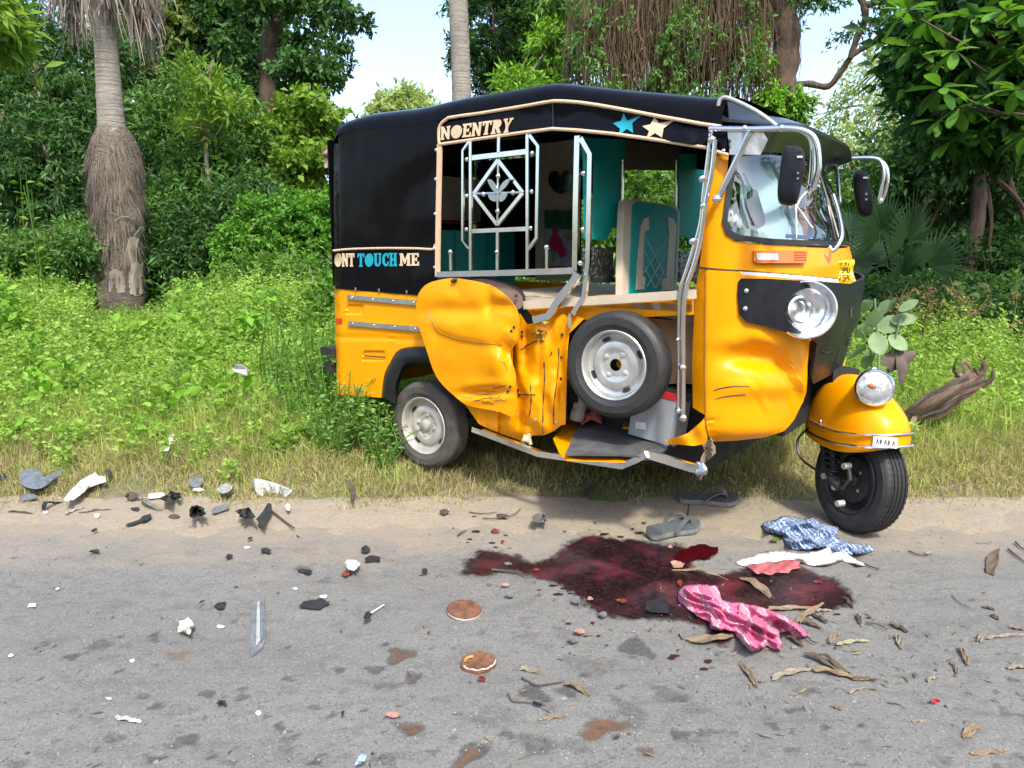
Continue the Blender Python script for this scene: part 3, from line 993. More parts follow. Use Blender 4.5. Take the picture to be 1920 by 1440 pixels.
# fibres of the skirt
fv, ff = [], []
N_ = 9500
for k in range(N_):
    y = rng.uniform(240, 400) if rng.random() < 0.85 else rng.uniform(400, 520)
    if rng.random() < 0.2:
        y = rng.uniform(236, 300)
    x, r = trunk_at(y)
    a = rng.uniform(-math.pi, 0) if rng.random() < 0.9 else rng.uniform(0, math.pi)
    rr = r * k_ * rng.uniform(0.97, 1.05) * (1 + 0.05 * math.sin(y * 0.09 + a * 5))
    c_ = at(x, y, LY) - pb
    p0 = np.array([c_.x + rr * math.cos(a), c_.y + rr * math.sin(a), c_.z])
    L = rng.uniform(0.06, 0.30)
    d = np.array([math.cos(a) * rng.uniform(-0.05, 0.22) + rng.normal(0, 0.16), math.sin(a) * 0.12, -1.0])
    d /= np.linalg.norm(d)
    p1 = p0 + d * L
    wv_ = np.array([-math.sin(a), math.cos(a), 0]) * rng.uniform(0.002, 0.006)
    o = len(fv) * 1
    fv += [p0 - wv_, p0 + wv_, p1]
    ff.append((o, o + 1, o + 2))
np_obj('fibre_skirt', np.array(fv), np.array(ff), FIBRE, sp, kind='stuff')
# peeling leaf bases, each its own piece
HUSK = leafmat('leaf_base_husk', (0.14, 0.115, 0.09), (0.30, 0.265, 0.22), 0.8, 0.1, (1, 1, 1))
rq = random.Random(17)
for (x, y, wd, hh, tw_) in ((200, 455, 22, 22, -0.9), (248, 425, 26, 18, 0.9), (232, 412, 20, 12, 0.2), (205, 500, 20, 34, -0.6), (258, 480, 20, 40, 0.7), (195, 540, 18, 40, -0.7), (262, 530, 20, 44, 0.8), (182, 465, 14, 14, -1.2), (240, 530, 22, 30, 0.3), (212, 550, 18, 30, -0.3), (265, 450, 14, 26, 1.1), (186, 510, 14, 26, -1.1)):
    cx, r = trunk_at(y)
    a = -math.pi / 2 + math.asin(max(-0.95, min(0.95, (x - cx) / r)))
    c_ = at(cx, y, LY) - pb
    rr = r * k_
    rows = []
    for i in range(6):
        t = i / 5
        row = []
        for j in range(5):
            s_ = (j / 4 - 0.5)
            wl_ = wd * k_ * (1.5 - 0.5 * t)
            ro = rr * (1.0 + 0.04 * t) + 0.075 * t * t * (0.4 + abs(tw_) * 0.6) - 0.05 * abs(s_) * t + 0.012 * math.sin(j * 2.6 + x)
            aa = a + s_ * wl_ / rr + 0.10 * tw_ * t * t
            row.append((c_.x + ro * math.cos(aa), c_.y + ro * math.sin(aa), c_.z - hh * k_ * 0.5 + hh * k_ * 1.3 * t + 0.02 * math.sin(j * 2 + i)))
        rows.append(row)
    M().grid(rows, 0.008).obj('leaf_base', HUSK, sp, sharp=50)
# dead fronds hanging round the head
for k in range(60):
    a = rq.uniform(-math.pi, math.pi)
    ro = rq.uniform(0.16, 0.62)
    c_ = at(192, rq.uniform(-110, -20), LY) - pb
    p0 = c_ + Vector((0.15 * math.cos(a), 0.15 * math.sin(a), 0))
    p1 = c_ + Vector((ro * math.cos(a), ro * math.sin(a) * 0.7, -rq.uniform(0.05, 0.35)))
    mf = M()
    nb = 12
    L = rq.uniform(0.35, 0.75)
    mf.tube([p0, (p0 + p1) / 2 + Vector((0, 0, 0.04)), p1], [0.016, 0.012, 0.008], 5)
    for i in range(nb):
        b0 = p1 + Vector((rq.gauss(0, 0.03), rq.gauss(0, 0.03), rq.uniform(-0.02, 0.05)))
        w_ = rq.uniform(0.006, 0.016)
        pts = [b0]
        dx, dy = rq.gauss(0, 0.05) + 0.03 * math.cos(a), rq.gauss(0, 0.05)
        for q in range(1, 4):
            t = q / 3
            pts.append(b0 + Vector((dx * t * 1.5 + rq.gauss(0, 0.012), dy * t, -L * t * rq.uniform(0.7, 1.0))))
        an = rq.uniform(0, 3.1)
        sv_ = Vector((math.cos(an), math.sin(an), 0)) * w_
        V_ = []
        for q, p in enumerate(pts):
            s__ = sv_ * (1 - 0.75 * q / 3)
            V_ += [p - s__, p + s__]
        mf.add(V_, [(2 * q, 2 * q + 1, 2 * q + 3, 2 * q + 2) for q in range(3)])
    mf.obj('dead_frond', DEADF, sp, smooth=False)

# ------------------------------------------------------------------ right
tr_, b_ = straight(1700, 28.0, 90, 0.16, 0.10, 0.4, 0.1, 19)
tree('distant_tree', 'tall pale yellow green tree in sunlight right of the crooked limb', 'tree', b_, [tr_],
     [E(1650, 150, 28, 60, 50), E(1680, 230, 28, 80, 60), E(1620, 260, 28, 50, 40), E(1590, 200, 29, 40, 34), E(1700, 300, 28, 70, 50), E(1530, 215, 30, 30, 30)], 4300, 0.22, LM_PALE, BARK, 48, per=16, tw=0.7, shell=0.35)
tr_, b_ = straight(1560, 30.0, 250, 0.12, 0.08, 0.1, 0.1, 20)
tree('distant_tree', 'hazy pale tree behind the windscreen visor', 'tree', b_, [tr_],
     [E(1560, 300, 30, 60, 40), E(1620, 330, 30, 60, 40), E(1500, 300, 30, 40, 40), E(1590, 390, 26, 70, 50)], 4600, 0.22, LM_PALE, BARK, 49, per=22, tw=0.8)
tr_, b_ = straight(1855, 10.4, 215, 0.115, 0.085, 0.05, 0.04, 21)
tree('broadleaf_tree', 'dark shady tree with a bare brown trunk at the right edge', 'tree', b_, [tr_],
     [E(1790, 270, 10.6, 100, 70), E(1870, 200, 10.2, 110, 90), E(1720, 330, 10.8, 70, 60), E(1700, 420, 11.2, 80, 60), E(1900, 330, 11.2, 90, 90), E(1780, 400, 11.6, 110, 70), E(1900, 450, 11.8, 110, 60), E(1660, 330, 11.6, 40, 50), E(1760, 470, 10.8, 120, 50), E(1900, 520, 10.4, 90, 50), E(1650, 470, 11.4, 60, 50), ((5.2, 5.2, 6.4), (1.9, 1.7, 0.9), 0.5), ((7.6, 5.4, 6.4), (2.0, 1.8, 1.0), 0.5), ((10.0, 5.6, 6.6), (2.2, 2.0, 1.0), 0.5)], 50000, 0.105, LM_DARK, BARKR, 50, per=28, tw=0.4, aspect=0.4)  # the overhead crowns at the end are unseen, added to shade the undergrowth
tr_, b_ = straight(1600, 13.0, 400, 0.06, 0.04, 0.0, 0.05, 22)
tree('bush', 'mid green bushes under the right wing mirror', 'bush', b_, [tr_],
     [E(1610, 400, 13, 60, 50), E(1660, 440, 12.6, 60, 40), E(1560, 430, 13, 60, 40), E(1690, 380, 13.4, 40, 40)], 11000, 0.12, LM_MID, BARK, 51, per=26, tw=0.35)
tr_, b_ = straight(1800, 12.6, 430, 0.06, 0.04, 0.0, 0.05, 23)
tree('bush', 'deep shaded thicket behind the seed heads on the right', 'bush', b_, [tr_],
     [E(1720, 480, 12.4, 110, 60), E(1860, 490, 12.2, 130, 60), E(1950, 440, 12.6, 90, 70), E(1640, 500, 12.6, 60, 50)], 17000, 0.12, LM_DARK, BARK, 52, per=26, tw=0.35)
tr_, b_ = straight(1230, 8.6, 420, 0.05, 0.03, 0.0, 0.05, 24)
tree('bush', 'green bush seen through the open cab behind the driver seat', 'bush', b_, [tr_],
     [E(1220, 370, 8.6, 80, 70), E(1160, 470, 8.4, 80, 80), E(1260, 500, 8.6, 90, 70), E(1080, 420, 9.0, 80, 90)], 14000, 0.10, LM_MID, BARK, 53, per=26, tw=0.3, aspect=0.4)
tr_, b_ = straight(900, 11.0, 330, 0.07, 0.04, 0.0, 0.05, 25)
tree('broadleaf_tree', 'green tree mostly hidden behind the passenger cabin', 'tree', b_, [tr_],
     [E(800, 330, 11, 110, 90), E(960, 300, 11, 110, 90), E(1100, 300, 11, 90, 90), E(1300, 280, 11.4, 120, 80), E(1400, 330, 11.6, 70, 60)], 15000, 0.14, LM_MID, BARK, 54, per=28, tw=0.45)

# tree with large leaves, near, top right: every leaf a piece of its own
BL = M()
rows = []
for i in range(7):
    t = i / 6
    w_ = 0.5 * math.sin(math.pi * min(1, t * 0.92 + 0.03)) ** 0.8 * (0.55 + 0.6 * t) * 0.44
    rows.append([(t, s_ * w_, 0.10 * abs(s_) * w_ * 2 - 0.16 * t * t) for s_ in (-1, 0, 1)])
BL.grid(rows)
bl_me = bpy.data.meshes.new('leaf')
bl_me.from_pydata(BL.v, [], BL.f)
bl_me.materials.append(LM_BIG)
bl_me.polygons.foreach_set('use_smooth', [True] * len(bl_me.polygons))
BY = 5.6
tb = Vector((at(2080, 600, 6.4).x, 6.4, gz(4.6, 6.4)))
bt_ = empty('large_leaved_tree', 'near tree with big glossy leaf rosettes at the top right corner', 'tree', tb)
m = M()
limb(m, [Vector((0, 0, 0)), Vector((-0.05, -0.1, 1.2)), Vector((-0.1, -0.2, 2.4)), Vector((-0.1, -0.2, 3.8))], 0.10, 0.07, 10, 0.004, 1)
ROS = [(1772, 45), (1822, 30), (1885, 20), (1790, 95), (1745, 110), (1868, 92), (1905, 110), (1830, 120), (1765, 165), (1715, 88), (1850, 178), (1905, 165), (1800, 200), (1905, 60), (1735, 40), (1880, 215), (1830, 250), (1760, 225), (1925, 20), (1700, 20), (1925, 250), (1785, 262)]
rq = random.Random(23)
lm_var = [LM_BIG, leafmat('broad_leaf_shade', (0.010, 0.038, 0.010), (0.038, 0.105, 0.020), 0.32, 0.3)]  # darker copy: shade among the leaves is put into its colour
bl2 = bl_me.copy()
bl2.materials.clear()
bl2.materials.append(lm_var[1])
cnt_ = 0
for (x, y) in ROS:
    p = at(x, y, BY + rq.uniform(-0.35, 0.5))
    limb(m, [Vector((-0.1, -0.2, rq.uniform(2.2, 3.6))), (p - tb) * 0.5 + Vector((0, 0, 1.0)), p - tb], 0.018, 0.006, 5, 0.004, int(x))
    nl = rq.randint(10, 13)
    a0 = rq.uniform(0, 6.28)
    for k in range(nl):
        a = a0 + k * 2.4
        el = rq.uniform(-0.75, 0.45)
        d = Vector((math.cos(a) * math.cos(el), math.sin(a) * math.cos(el), math.sin(el)))
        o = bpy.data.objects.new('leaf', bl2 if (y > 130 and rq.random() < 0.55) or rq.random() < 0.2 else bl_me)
        COL.objects.link(o)
        o.parent = bt_
        o.location = p - tb + d * 0.02
        q = d.to_track_quat('X', 'Z')
        o.rotation_mode = 'QUATERNION'
        o.rotation_quaternion = q @ Matrix.Rotation(rq.uniform(-0.5, 0.5), 3, 'X').to_quaternion()
        s_ = rq.uniform(0.14, 0.215)
        o.scale = (s_, s_, s_)
        cnt_ += 1
m.obj('trunk', BARKR, bt_)
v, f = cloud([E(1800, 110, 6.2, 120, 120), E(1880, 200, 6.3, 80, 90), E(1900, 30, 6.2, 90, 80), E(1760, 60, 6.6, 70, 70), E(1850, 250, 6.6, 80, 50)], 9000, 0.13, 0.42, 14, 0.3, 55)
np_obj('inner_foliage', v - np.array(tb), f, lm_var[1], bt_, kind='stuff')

# fan palms in the shade on the right
def fan_palm(px, py, Y, label, fr_, seed, R_=0.75):
    p = at(px, py, Y)
    b = Vector((p.x, Y, gz(p.x, Y)))
    e = empty('fan_palm', label, 'palm', b)
    rq_ = random.Random(seed)
    for (x, y, r) in fr_:
        q = at(x, y, Y + rq_.uniform(-0.3, 0.3)) - b
        mf = M()
        d = (q - Vector((0, 0, max(0.1, q.z * 0.3)))).normalized()
        st_ = Vector((0, 0, 0.05))
        mf.tube([st_, q * 0.5 + Vector((0, 0, 0.12)), q], [0.02, 0.014, 0.009], 5)
        fan(mf, q, d, Vector((rq_.uniform(-0.4, 0.4), -0.8, 0.5)), r, 30, 3.6, 0.035, rq_, 0.10)
        mf.obj('frond', LM_PALM2, e, smooth=False)
    return e


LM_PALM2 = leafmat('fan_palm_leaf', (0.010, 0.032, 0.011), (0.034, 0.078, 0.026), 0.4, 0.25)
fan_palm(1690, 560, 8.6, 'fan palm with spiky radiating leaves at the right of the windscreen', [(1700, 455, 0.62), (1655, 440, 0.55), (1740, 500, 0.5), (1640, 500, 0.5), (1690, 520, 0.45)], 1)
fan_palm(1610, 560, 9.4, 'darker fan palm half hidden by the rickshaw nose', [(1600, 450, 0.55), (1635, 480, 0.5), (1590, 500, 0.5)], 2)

# far-off wood closing the view
v, f = cloud([((x, 21 + 2 * math.sin(x), 1.4 + 0.5 * math.sin(x * 1.7)), (2.4, 1.2, 2.2 + 0.5 * math.sin(x * 2.3)), 1.0) for x in np.arange(-19, 24, 1.5)], 45000, 0.25, 0.45, 26, 0.6, 60, 0.6)
np_obj('distant_wood', v, f, LM_DARK, kind='stuff', label='dark mass of woodland closing the view behind all the trees', cat='woodland')
v, f = cloud([((x, 17 + math.sin(x * 2), 3.6 + 0.6 * math.sin(x * 1.3)), (1.6, 1.0, 1.9), 1.0) for x in list(np.arange(-14, -4.6, 1.3)) + list(np.arange(8.6, 17, 1.4))], 26000, 0.2, 0.45, 26, 0.5, 61, 0.6)
np_obj('distant_wood', v, f, LM_DARK, kind='stuff', label='taller dark wood behind the left and right trees', cat='woodland')
v, f = cloud([((x, 20 + 3 * math.sin(x) + 0.1 * abs(x), 2.6 + 0.8 * math.sin(x * 1.3)), (3.2, 1.8, 3.6 + 0.8 * math.sin(x * 2.1)), 1.0) for x in list(np.arange(-62, -17, 2.4)) + list(np.arange(22, 66, 2.4))], 34000, 0.42, 0.45, 24, 0.9, 63, 0.6)
np_obj('distant_wood', v, f, LM_DARK, kind='stuff', label='woodland continuing along the verge to both sides', cat='woodland')
# trees across the road, behind the camera: they show in the paint, glass and chrome
for k, (x, y, s_) in enumerate(((-9, -11, 1.0), (-3.5, -12.5, 1.15), (2.5, -11.5, 0.95), (8.5, -12, 1.1), (-15, -13, 1.2), (14, -12, 1.2))):
    if k == 0:
        rt_ = tree('roadside_tree', 'leafy roadside tree across the road behind the camera', 'tree', (x, y, 0), [([(x, y, 0), (x + 0.1, y, 1.5), (x, y, 3.0)], 0.2, 0.12)],
                   [((x, y, 4.2), (2.6, 2.0, 1.9)), ((x - 1.4, y + 0.4, 2.6), (1.8, 1.4, 1.5)), ((x + 1.5, y, 2.6), (1.8, 1.4, 1.6))], 9000, 0.30, LM_MID, BARK, 62, 'trees across the road')
    else:
        c_ = copy_tree(rt_)
        c_.location = (x, y, 0)
        c_.rotation_euler.z = k * 1.3
        c_.scale = (s_, s_, s_)

# ------------------------------------------------------------------ weeds and grass
def in_vehicle(X, Y, grow=0.0):
    dx, dy = X - ROOT.x, Y - ROOT.y
    u = dx * math.cos(YAW) + dy * math.sin(YAW)
    d = -dx * math.sin(YAW) + dy * math.cos(YAW)
    return (u > -0.72 - grow) & (u < 2.1 + grow) & (d > 0.0 - grow) & (d < 1.36 + grow)


def blades(n, xr, yr, hfun, w, mat, name, label, seed, keep=None, dens=None, lean=0.35):
    rng = np.random.default_rng(seed)
    X = rng.uniform(xr[0], xr[1], n)
    Y = yr[0] + (yr[1] - yr[0]) * rng.random(n)
    k = np.ones(n, bool)
    if keep is not None:
        k &= keep(X, Y, rng)
    X, Y = X[k], Y[k]
    n = len(X)
    H = hfun(X, Y, rng) * rng.uniform(0.5, 1.2, n)
    base = np.stack([X, Y, hgt(X, Y) - 0.004], 1)
    a = rng.uniform(0, 2 * math.pi, n)
    ln = np.abs(rng.normal(0, lean, n))
    dr = np.stack([np.cos(a), np.sin(a), np.zeros(n)], 1)
    sd_ = np.stack([-np.sin(a), np.cos(a), np.zeros(n)], 1)
    # blades turn their flat sides every which way
    b = rng.uniform(0, 2 * math.pi, n)
    sd_ = np.stack([np.cos(b), np.sin(b), np.zeros(n)], 1)
    up = np.array([0, 0, 1.0])
    W_ = (w * rng.uniform(0.6, 1.4, n))[:, None]
    H = H[:, None]
    ln = ln[:, None]
    m1 = base + up * H * 0.55 + dr * H * ln * 0.35
    tip = base + up * H * np.clip(1 - 0.35 * ln, 0.25, 1) + dr * H * ln
    v = np.stack([base - sd_ * W_, base + sd_ * W_, m1 - sd_ * W_ * 0.8, m1 + sd_ * W_ * 0.8, tip], 1).reshape(-1, 3)
    o = np.arange(n)[:, None] * 5
    f = np.concatenate([o + np.array([[0, 1, 3]]), o + np.array([[0, 3, 2]]), o + np.array([[2, 3, 4]])], 1).reshape(-1, 3)
    return np_obj(name, v, f, mat, label=label, cat='grass', kind='stuff')


def wob(X, Y, s=1.0, p=0.0):
    return 0.5 + 0.25 * np.sin(X * 2.1 * s + Y * 1.7 * s + p) + 0.25 * np.sin(X * 4.7 * s - Y * 3.9 * s + 1.3 + p)


EDGE = lambda X: 3.50 + 0.07 * np.sin(X * 2.7) + 0.06 * np.sin(X * 6.1 + 1) + 0.05 * np.sin(X * 13 + 2) + 0.10 * np.exp(-((X - 0.15) / 0.7) ** 2)
kp = lambda X, Y, rng: (Y > EDGE(X) - 0.10 + rng.exponential(0.13, len(X))) & (rng.random(len(X)) < np.clip((Y - EDGE(X)) / 0.35 + 0.32, 0, 1) * (0.25 + 0.75 * wob(X, Y, 2.2)))
blades(105000, (-4.0, 4.6), (3.4, 4.7), lambda X, Y, r_: (0.05 + 0.14 * np.clip((Y - 3.6) / 0.7, 0, 1)) * np.where(in_vehicle(X, Y, -0.05), 0.6, 1.0), 0.0017, LM_DRY, 'dry_grass', 'short straw coloured grass along the edge of the sandy shoulder', 71, kp, None, 1.25)
kp2 = lambda X, Y, rng: (Y > EDGE(X) + rng.exponential(0.20, len(X))) & (rng.random(len(X)) < (0.20 + 0.80 * wob(X, Y, 1.5, 2.0) ** 1.3))
blades(100000, (-4.6, 5.0), (3.6, 5.2), lambda X, Y, r_: (0.05 + 0.27 * np.clip((Y - 3.7) / 0.8, 0, 1)) * np.where(in_vehicle(X, Y, 0.02), 0.35, 1.0), 0.0023, LM_GRASS, 'green_grass', 'short green grass mixed into the straw on the verge', 72, kp2, None, 0.85)
kp3 = lambda X, Y, rng: ~in_vehicle(X, Y, 0.12) & ((X < 2.2) | (Y < 6.2)) & (rng.random(len(X)) < 0.25 + 0.75 * wob(X, Y, 0.8, 4.0))
blades(85000, (-7.5, 7.5), (4.2, 9.5), lambda X, Y, r_: (0.28 + 0.36 * np.clip((Y - 4.4) / 1.6, 0, 1) * wob(X, Y, 0.7)) * np.where((np.abs(X / Y + 0.507) < 0.06) & (Y > 5), 0.55, 1), 0.0034, LM_TALL, 'tall_grass', 'tall green grass standing among the weeds', 73, kp3, None, 0.45)


def herbs(n, xr, yr, hfun, leafL, per, mat, name, label, seed, keep, aspect=0.5):
    rng = np.random.default_rng(seed)
    X = rng.uniform(xr[0], xr[1], n)
    Y = rng.uniform(yr[0], yr[1], n)
    k = keep(X, Y, rng)
    X, Y = X[k], Y[k]
    n = len(X)
    H = hfun(X, Y) * rng.uniform(0.6, 1.2, n)
    ln = rng.normal(0, 0.22, (n, 2))
    idx = np.repeat(np.arange(n), per)
    m_ = len(idx)
    t = rng.random(m_) ** 0.75
    a = rng.uniform(0, 2 * math.pi, m_)
    ro = rng.uniform(0.0, 0.16, m_) * (1.15 - t) * np.clip(H[idx] / 0.45, 0.4, 1.4)
    base = np.stack([X[idx] + ln[idx, 0] * H[idx] * t + ro * np.cos(a), Y[idx] + ln[idx, 1] * H[idx] * t + ro * np.sin(a), hgt(X[idx], Y[idx]) + H[idx] * (0.12 + 0.88 * t)], 1)
    d = np.stack([np.cos(a) * 0.9, np.sin(a) * 0.9, rng.normal(0.25, 0.4, m_)], 1) + rng.normal(0, 0.25, (m_, 3))
    d /= np.linalg.norm(d, axis=1, keepdims=True)
    L = leafL * rng.uniform(0.5, 1.35, m_)
    v, f = leaf_mesh(base, d, L, L * aspect * rng.uniform(0.8, 1.2, m_), rng)
    return np_obj(name, v, f, mat, label=label, cat='weeds', kind='stuff')


hh = lambda X, Y: (0.16 + 0.38 * np.clip((Y - 3.95) / 1.6, 0, 1)) * (0.60 + 0.65 * wob(X, Y, 0.9)) * np.where((np.abs(X / Y + 0.507) < 0.06) & (Y > 5), 0.5, 1)
kh = lambda X, Y, rng: ~in_vehicle(X, Y, 0.10) & (Y > 3.70 + rng.exponential(0.26, len(X)) + 0.28 * wob(X, Y, 1.3))
herbs(4600, (-7.5, -0.2), (3.75, 9.0), hh, 0.035, 68, LM_HERB, 'weeds', 'thick bright green weeds filling the bank left of the rickshaw', 81, kh)
herbs(900, (-7.0, -0.3), (4.2, 7.5), lambda X, Y: hh(X, Y) * 1.08, 0.08, 24, LM_BRIGHT, 'weeds', 'larger leaved weeds scattered through the left bank', 82, lambda X, Y, r_: kh(X, Y, r_) & (wob(X, Y, 1.2, 1.0) > 0.45), 0.62)
kr = lambda X, Y, rng: ~in_vehicle(X, Y, 0.12) & (Y > 4.1 + rng.exponential(0.2, len(X))) & ((Y < 6.0 + 0.5 * wob(X, Y, 1.4)) | (X < 2.2))
herbs(3000, (0.3, 7.5), (4.0, 9.0), lambda X, Y: hh(X, Y) * 0.95, 0.037, 56, LM_HERB, 'weeds', 'bright green weeds on the bank right of and behind the rickshaw', 83, kr)
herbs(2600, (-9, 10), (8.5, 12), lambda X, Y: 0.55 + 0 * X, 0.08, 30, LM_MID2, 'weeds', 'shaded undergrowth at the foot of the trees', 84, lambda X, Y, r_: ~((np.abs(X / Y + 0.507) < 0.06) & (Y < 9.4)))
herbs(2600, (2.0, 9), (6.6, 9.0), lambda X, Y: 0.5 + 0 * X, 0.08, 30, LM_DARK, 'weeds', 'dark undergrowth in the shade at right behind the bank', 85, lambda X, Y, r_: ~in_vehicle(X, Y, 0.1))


def plant(name, label, cat, base, leaves, mat, L, asp, stem_top, seed, n_st=1, group=None):
    """single plant: stems and leaves of its own"""
    b = Vector(base)
    e = empty(name, label, cat, b, 0, group)
    rq_ = random.Random(seed)
    rng = np.random.default_rng(seed)
    m = M()
    P, D = [], []
    for k in range(n_st):
        tp = Vector(stem_top) - b + Vector((rq_.gauss(0, 0.09), rq_.gauss(0, 0.08), rq_.gauss(0, 0.06))) * (1 if n_st > 1 else 0)
        md = tp * 0.5 + Vector((rq_.gauss(0, 0.04), rq_.gauss(0, 0.04), 0.03))
        pp = cr([(0, 0, 0), tuple(md), tuple(tp)], 6, False)
        m.tube([Vector(p) for p in pp], [lerp(0.006, 0.0025, i / (len(pp) - 1)) for i in range(len(pp))], 5)
        for q in range(leaves // n_st):
            t = rq_.uniform(0.2, 1.0)
            p = Vector(pp[int(t * (len(pp) - 1))])
            a = rq_.uniform(0, 6.28)
            d = Vector((math.cos(a), math.sin(a), rq_.uniform(-0.1, 0.6))).normalized()
            s0 = rq_.uniform(0.0, L * 0.9)
            P.append(p + d * s0)
            D.append(d)
    m.obj('stem', LM_MID, e)
    Ls = L * rng.uniform(0.6, 1.2, len(P))
    v, f = leaf_mesh(np.array([tuple(p) for p in P]), np.array([tuple(d) for d in D]), Ls, Ls * asp, rng)
    np_obj('foliage', v, f, mat, e)
    return e


# weeds growing up in front of the rear corner of the rickshaw
LM_FEATH = leafmat('feathery_leaf', (0.08, 0.18, 0.04), (0.22, 0.37, 0.10), 0.5, 0.4)
for k, (px, py, topx, topy, Yd, lab) in enumerate(((655, 800, 668, 715, 4.10, 'feathery weed in front of the rear body corner'), (690, 810, 705, 752, 4.0, 'feathery weed beside the rear wheel arch'), (610, 830, 612, 740, 4.05, 'feathery weed just left of the rear bumper'), (640, 830, 640, 775, 4.0, 'low feathery weed below the rear corner'), (718, 830, 722, 795, 3.9, 'small feathery weed touching the rear tyre'), (585, 790, 590, 600, 4.45, 'tall feathery weed left of the rear bumper'), (550, 790, 545, 640, 4.4, 'feathery weed standing in the grass left of the bumper'), (620, 800, 622, 660, 4.35, 'feathery weed covering the bumper stubs'), (520, 790, 510, 590, 4.8, 'tall feathery weed farther left on the bank'))):
    p = at(px, py, Yd)
    plant('feathery_weed', lab, 'weed', (p.x, Yd, gz(p.x, Yd)), 300, LM_FEATH, 0.030, 0.42, at(topx, topy, Yd), 90 + k, 12, 'feathery weeds at the rear corner')
# grey green plant with big round leaves right of the nose
p = at(1655, 720, 4.6)
e = empty('milkweed', 'grey green plant with broad rounded leaves right of the headlamp', 'plant', (p.x, 4.6, gz(p.x, 4.6)))
b = Vector(e.location)
ml = M()
rows = []
for i in range(9):
    t = i / 8
    w_ = 0.40 * math.sin(math.pi * min(1, t * 0.97 + 0.015)) ** 0.6
    rows.append([(t, s_ * w_, 0.05 * abs(s_) - 0.10 * t * t) for s_ in (-1, -0.5, 0, 0.5, 1)])
ml.grid(rows)
me_ = bpy.data.meshes.new('leaf')
me_.from_pydata(ml.v, [], ml.f)
me_.materials.append(LM_GREY)
me_.polygons.foreach_set('use_smooth', [True] * len(me_.polygons))
m = M()
rq = random.Random(2)
for (x0, x1, y1) in ((1655, 1640, 560), (1660, 1690, 590), (1650, 1615, 620)):
    m.tube([Vector((0, 0, 0)), at((x0 + x1) / 2, 650, 4.6) - b, at(x1, y1, 4.6) - b], [0.012, 0.008, 0.005], 6)
m.obj('stem', LM_GREY, e)
for (x, y, s_, rot) in ((1622, 620, 0.16, 2.8), (1640, 600, 0.15, 1.8), (1665, 610, 0.16, 0.6), (1690, 600, 0.14, 0.3), (1610, 660, 0.17, 3.3), (1630, 668, 0.15, 4.2), (1680, 640, 0.13, 5.6), (1655, 580, 0.12, 1.2), (1625, 575, 0.12, 2.4), (1700, 575, 0.12, 0.8), (1645, 640, 0.14, 4.9), (1600, 600, 0.14, 3.0), (1670, 575, 0.11, 1.5)):
    q = at(x, y, 4.6 + rq.uniform(-0.1, 0.1)) - b
    o = bpy.data.objects.new('leaf', me_)
    COL.objects.link(o)
    o.parent = e
    d = Vector((math.cos(rot), -0.5, math.sin(rot) * 0.9)).normalized()
    o.location = q - d * s_ * 0.4
    o.rotation_mode = 'QUATERNION'
    o.rotation_quaternion = d.to_track_quat('X', 'Z') @ Matrix.Rotation(rq.uniform(0.5, 1.1), 3, 'X').to_quaternion()
    o.scale = (s_, s_, s_)
# tall stalky weed left of the shaggy palm
p = at(75, 560, 6.6)
plant('stalky_weed', 'tall thin weed with sparse leaves left of the shaggy palm', 'weed', (p.x, 6.6, gz(p.x, 6.6)), 70, LM_LIME, 0.07, 0.5, at(62, 345, 6.6), 95, 5)
# seed heads on the right, each stalk a thing
SEED = M()
rq = random.Random(9)
SEED.tube([(0, 0, 0), (0.01, 0, 0.3), (0.05, 0, 0.58), (0.14, 0, 0.72)], [0.005, 0.004, 0.003, 0.002], 5)
for k in range(46):
    t = rq.random()
    c_ = Vector((0.05 + 0.13 * t, rq.gauss(0, 0.018), 0.56 + 0.20 * t - 0.10 * t * t))
    a = rq.uniform(0, 6.28)
    d = Vector((math.cos(a) * 0.6, math.sin(a) * 0.6, rq.uniform(-0.6, 0.6))).normalized()
    l_ = rq.uniform(0.025, 0.055)
    s_ = d.cross(Vector((0, 0, 1))).normalized() * 0.007
    SEED.add([c_, c_ + d * l_ * 0.5 + s_, c_ + d * l_, c_ + d * l_ * 0.5 - s_], [(0, 1, 2, 3)])
sd_o = SEED.obj('seeding_stalk', LM_STRAW, None, 'dry stalk with a drooping brown seed head on the right bank', 'weed', 'seed heads on the right bank', smooth=False)
rq = random.Random(31)
first = True
for k in range(58):
    px = rq.uniform(1690, 1935) if k < 46 else rq.uniform(1620, 1700)
    Y = rq.uniform(5.6, 7.0)
    p = at(px, rq.uniform(520, 610), Y)
    b_z = gz(p.x, Y)
    o = sd_o if first else sd_o.copy()
    if not first:
        COL.objects.link(o)
    first = False
    o.location = (p.x, Y, b_z)
    s_ = max(0.5, (p.z - b_z) / 0.72)
    o.scale = (1, 1, s_)
    o.rotation_euler = (rq.gauss(0, 0.08), rq.gauss(0, 0.10), rq.uniform(0, 6.28))
